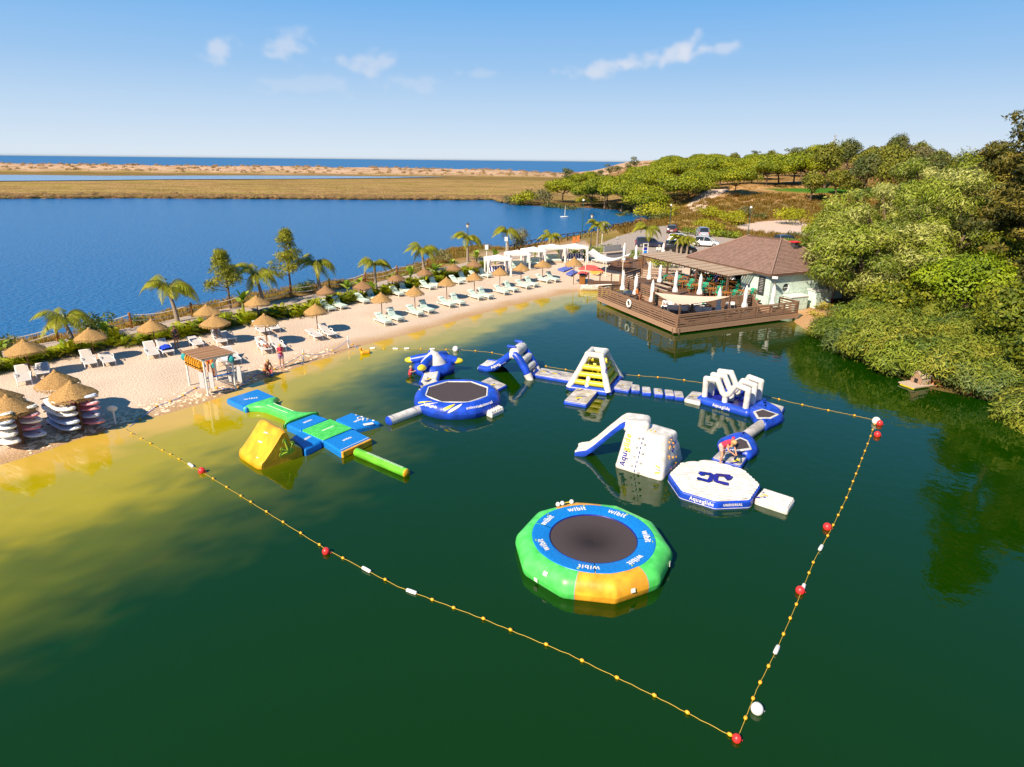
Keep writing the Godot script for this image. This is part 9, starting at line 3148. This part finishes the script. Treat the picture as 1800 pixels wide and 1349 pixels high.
func person(label: String, pose: String, at: Vector3, turn: float, size: float, skin: String, hair: String, top: String, bottom: String, long_hair := false, cell := 0.024, cover := 1) -> Node3D:
	var J := {}
	for k in POSES[pose]:
		var p: Array = POSES[pose][k]
		J[k] = Vector3(p[0], p[1], p[2])
	var up: Vector3 = (J.neck - J.hip).normalized()
	var side := Vector3.RIGHT
	var sl: Vector3 = J.chest + up * 0.1 - side * 0.17
	var sr: Vector3 = J.chest + up * 0.1 + side * 0.17
	var hl: Vector3 = J.hip - side * 0.09
	var hr: Vector3 = J.hip + side * 0.09
	var fwd: Vector3 = up.cross(side) * -1.0
	if fwd.z < 0 and pose != "lie":
		fwd = -fwd
	var look: Vector3 = (Vector3(0, -0.25, 1) if pose != "lie" else Vector3(0, 0.9, 0.3)).normalized()
	var toe := Vector3(0, -0.03, 0.15) if pose != "lie" else Vector3(0, 0.13, 0.06)
	var torso := [[J.hip, J.chest - up * 0.12, 0.125, 0.115], [J.chest - up * 0.12, J.chest + up * 0.08, 0.12, 0.12], [sl, sr, 0.065, 0.065], [hl, hr, 0.105, 0.105]]
	var caps := torso.duplicate()
	caps.append_array([[J.chest + up * 0.1, J.neck, 0.07, 0.052], [J.neck, J.head, 0.052, 0.055], [J.head + up * 0.03, J.head + up * 0.03 - look * 0.03, 0.092, 0.096], [J.head - up * 0.03 + look * 0.03, J.head + up * 0.02 + look * 0.02, 0.062, 0.08], [J.head + look * 0.1, J.head + look * 0.104 - up * 0.015, 0.014, 0.018], [J.head - side * 0.095, J.head - side * 0.1 + up * 0.02, 0.014, 0.018], [J.head + side * 0.095, J.head + side * 0.1 + up * 0.02, 0.014, 0.018]])
	for s in [["l", sl, hl], ["r", sr, hr]]:
		var k: Vector3 = J["k" + s[0]]
		var a: Vector3 = J["a" + s[0]]
		var e: Vector3 = J["e" + s[0]]
		var w: Vector3 = J["w" + s[0]]
		var hd: Vector3 = (w - e).normalized()
		caps.append_array([[s[2], k, 0.088, 0.055], [k, k.lerp(a, 0.35), 0.054, 0.056], [k.lerp(a, 0.35), a, 0.056, 0.036], [a, a + toe, 0.038, 0.03], [s[1], e, 0.052, 0.038], [e, w, 0.04, 0.028], [w, w + hd * 0.085, 0.03, 0.032]])
	var t := thing("person", label, "person", at, turn)
	t.scale = Vector3.ONE * size
	var body := skin_mesh(caps, cell)
	var b := Mb.new()
	b.v = body.surface_get_arrays(0)[Mesh.ARRAY_VERTEX]
	b.n = body.surface_get_arrays(0)[Mesh.ARRAY_NORMAL]
	b.c = body.surface_get_arrays(0)[Mesh.ARRAY_COLOR]
	b.uv = body.surface_get_arrays(0)[Mesh.ARRAY_TEX_UV]
	b.ix = body.surface_get_arrays(0)[Mesh.ARRAY_INDEX]
	for s in ["l", "r"]:
		var e: Vector3 = J["e" + s]
		var w: Vector3 = J["w" + s]
		var hd := (w - e).normalized()
		var ac := hd.cross(Vector3.UP).normalized() if absf(hd.y) < 0.9 else Vector3.BACK
		var curl := hd.cross(ac)
		for q in 4:
			var r0 := w + hd * 0.095 + ac * (q - 1.5) * 0.02
			var fl: float = [0.06, 0.072, 0.068, 0.052][q]
			b.tube([r0, r0 + hd * fl * 0.55, r0 + hd * fl * 0.9 - curl * 0.02], [0.0095, 0.009, 0.0075], 5)
		var th := w + hd * 0.03 + ac * 0.03
		b.tube([th, th + hd * 0.03 + ac * 0.022, th + hd * 0.058 + ac * 0.028], [0.012, 0.011, 0.009], 5)
	part("body", b.done(), M[skin], t)
	var hc := [[J.head + up * 0.045 - look * 0.035, J.head + up * 0.055 - look * 0.015, 0.1, 0.098]]
	if long_hair:
		hc.append([J.head - look * 0.085, J.head - look * 0.11 - Vector3(0, 0.24, 0), 0.07, 0.045])
	part("hair", skin_mesh(hc, 0.02, 0.02, 0.008), M[hair], t)
	for s in [-1.0, 1.0]:
		var eb := Mb.new()
		eb.ball(Vector3.ZERO, Vector3(0.014, 0.008, 0.008), 6, 4)
		part("eye", eb.done(), M.dark_hair, t, Transform3D(Basis.IDENTITY, J.head + up * 0.012 + look * 0.094 + side * s * 0.034))
	part("mouth", tube_mesh([J.head - up * 0.05 + look * 0.092 - side * 0.022, J.head - up * 0.053 + look * 0.097, J.head - up * 0.05 + look * 0.092 + side * 0.022], 0.005, 4), M.cloth_red, t)
	if top:
		var tc := torso.slice(0, 3) if cover else [torso[1]]
		if cover > 1:
			tc.append_array([[sl, sl.lerp(J.el, 0.55), 0.056, 0.05], [sr, sr.lerp(J.er, 0.55), 0.056, 0.05]])
		part("top", skin_mesh(tc, cell, 0.03, 0.016), M[top], t)
	if bottom:
		part("shorts", skin_mesh([[hl, hl.lerp(J.kl, 0.5 if cover else 0.08), 0.094, 0.08 if cover else 0.09], [hr, hr.lerp(J.kr, 0.5 if cover else 0.08), 0.094, 0.08 if cover else 0.09], [hl, hr, 0.105, 0.105], [J.hip, J.hip + up * (0.08 if cover else 0.01), 0.12, 0.115]], cell, 0.03, 0.015), M[bottom], t)
	return t

func people() -> void:
	person("woman in a dark bikini standing in front of the hedge", "stand", on_ground(Vector2(-23.09, -42.34)), 0.9, 0.9, "tanned_skin", "dark_hair", "cloth_black", "cloth_black", true, 0.026, 0)
	person("person in teal shorts with an orange life vest standing under the shelter", "phone", on_ground(Vector2(-18.34, -37.3)), 2.6, 0.97, "tanned_skin", "dark_hair", "cloth_orange", "cloth_teal", false, 0.026)
	person("person in a teal shirt and dark shorts by the shelter's front post", "stand", on_ground(Vector2(-18.86, -36.95)), 1.4, 0.93, "tanned_skin", "dark_hair", "cloth_teal", "cloth_black", false, 0.026, 2)
	person("dark-haired person at the back of the shelter", "stand", on_ground(Vector2(-18.86, -37.95)), 0.4, 0.95, "tanned_skin", "dark_hair", "cloth_red", "cloth_orange", true, 0.026)
	person("adult with tanned skin crouching on the sand by the water", "squat", on_ground(Vector2(-15.48, -38.33)), 0.9, 1.0, "tanned_skin", "fair_hair", "", "cloth_orange", false, 0.026)
	person("small child in bright blue sitting in front of the crouching adult", "sit", on_ground(Vector2(-15.23, -38.29)), -0.4, 0.62, "skin", "fair_hair", "cloth_red", "cloth_blue", false, 0.028)
	person("person in a lilac skirt and patterned top standing at the water's edge", "phone", on_ground(Vector2(-15.07, -39.84)), 0.6, 0.93, "skin", "fair_hair", "cloth_red", "cloth_lilac", false, 0.026)
	person("fair-haired child in red standing in the water left of the rocker", "swim", Vector3(-6.5, 0.28, -38.9), 1.2, 0.85, "skin", "fair_hair", "cloth_red", "cloth_red", false, 0.026)
	person("child in a dark life vest and red cap climbing behind the pyramid frame", "climb", Vector3(4.71, 0.15, -38.4), 2.6, 0.85, "skin", "cloth_red", "cloth_black", "cloth_white", false, 0.026)
	person("fair-haired woman in a red top bending over the small trampoline", "bend", Vector3(9.53, 0.24, -26.01), 0.62, 0.97, "skin", "fair_hair", "cloth_red", "cloth_pink", true, 0.02, 1)
	person("fair-haired child in a yellow vest and red helmet held by the bending woman", "sit", Vector3(10.26, 0.53, -26.97), -1.5, 0.66, "skin", "cloth_red", "toy_yellow", "cloth_blue", false, 0.02)
	person("person lying on a white lounger under a straw parasol", "lie", on_ground(Vector2(-17.28, -42.77), 0.36), 0.68, 0.95, "tanned_skin", "cloth_teal", "cloth_white", "cloth_white", false, 0.026)
	person("person in orange seated on the lower deck by the railing", "chair", Vector3(11.78, 0.56, -60.2), 0.7, 0.97, "tanned_skin", "dark_hair", "cloth_orange", "cloth_black", false, 0.03)
	person("person in dark clothes seated on a sofa under the shade sail", "chair", Vector3(13.68, 0.56, -56.34), -0.5, 0.97, "tanned_skin", "dark_hair", "cloth_black", "cloth_black", false, 0.03)
	person("waiter in a white shirt standing under the pergola", "stand", Vector3(18.9, 1.0, -66.3), 0.2, 1.0, "tanned_skin", "dark_hair", "cloth_white", "cloth_red", false, 0.03, 2)
	person("person in navy standing near the bar counter", "stand", Vector3(20.2, 1.0, -63.6), -0.6, 1.0, "skin", "dark_hair", "cloth_navy", "cloth_navy", false, 0.03, 2)
	person("person in a white shirt standing under the trees beside the restaurant", "stand", on_ground(Vector2(33.22, -63.87)), 0.6, 1.0, "tanned_skin", "dark_hair", "cloth_navy", "cloth_white", false, 0.03, 2)
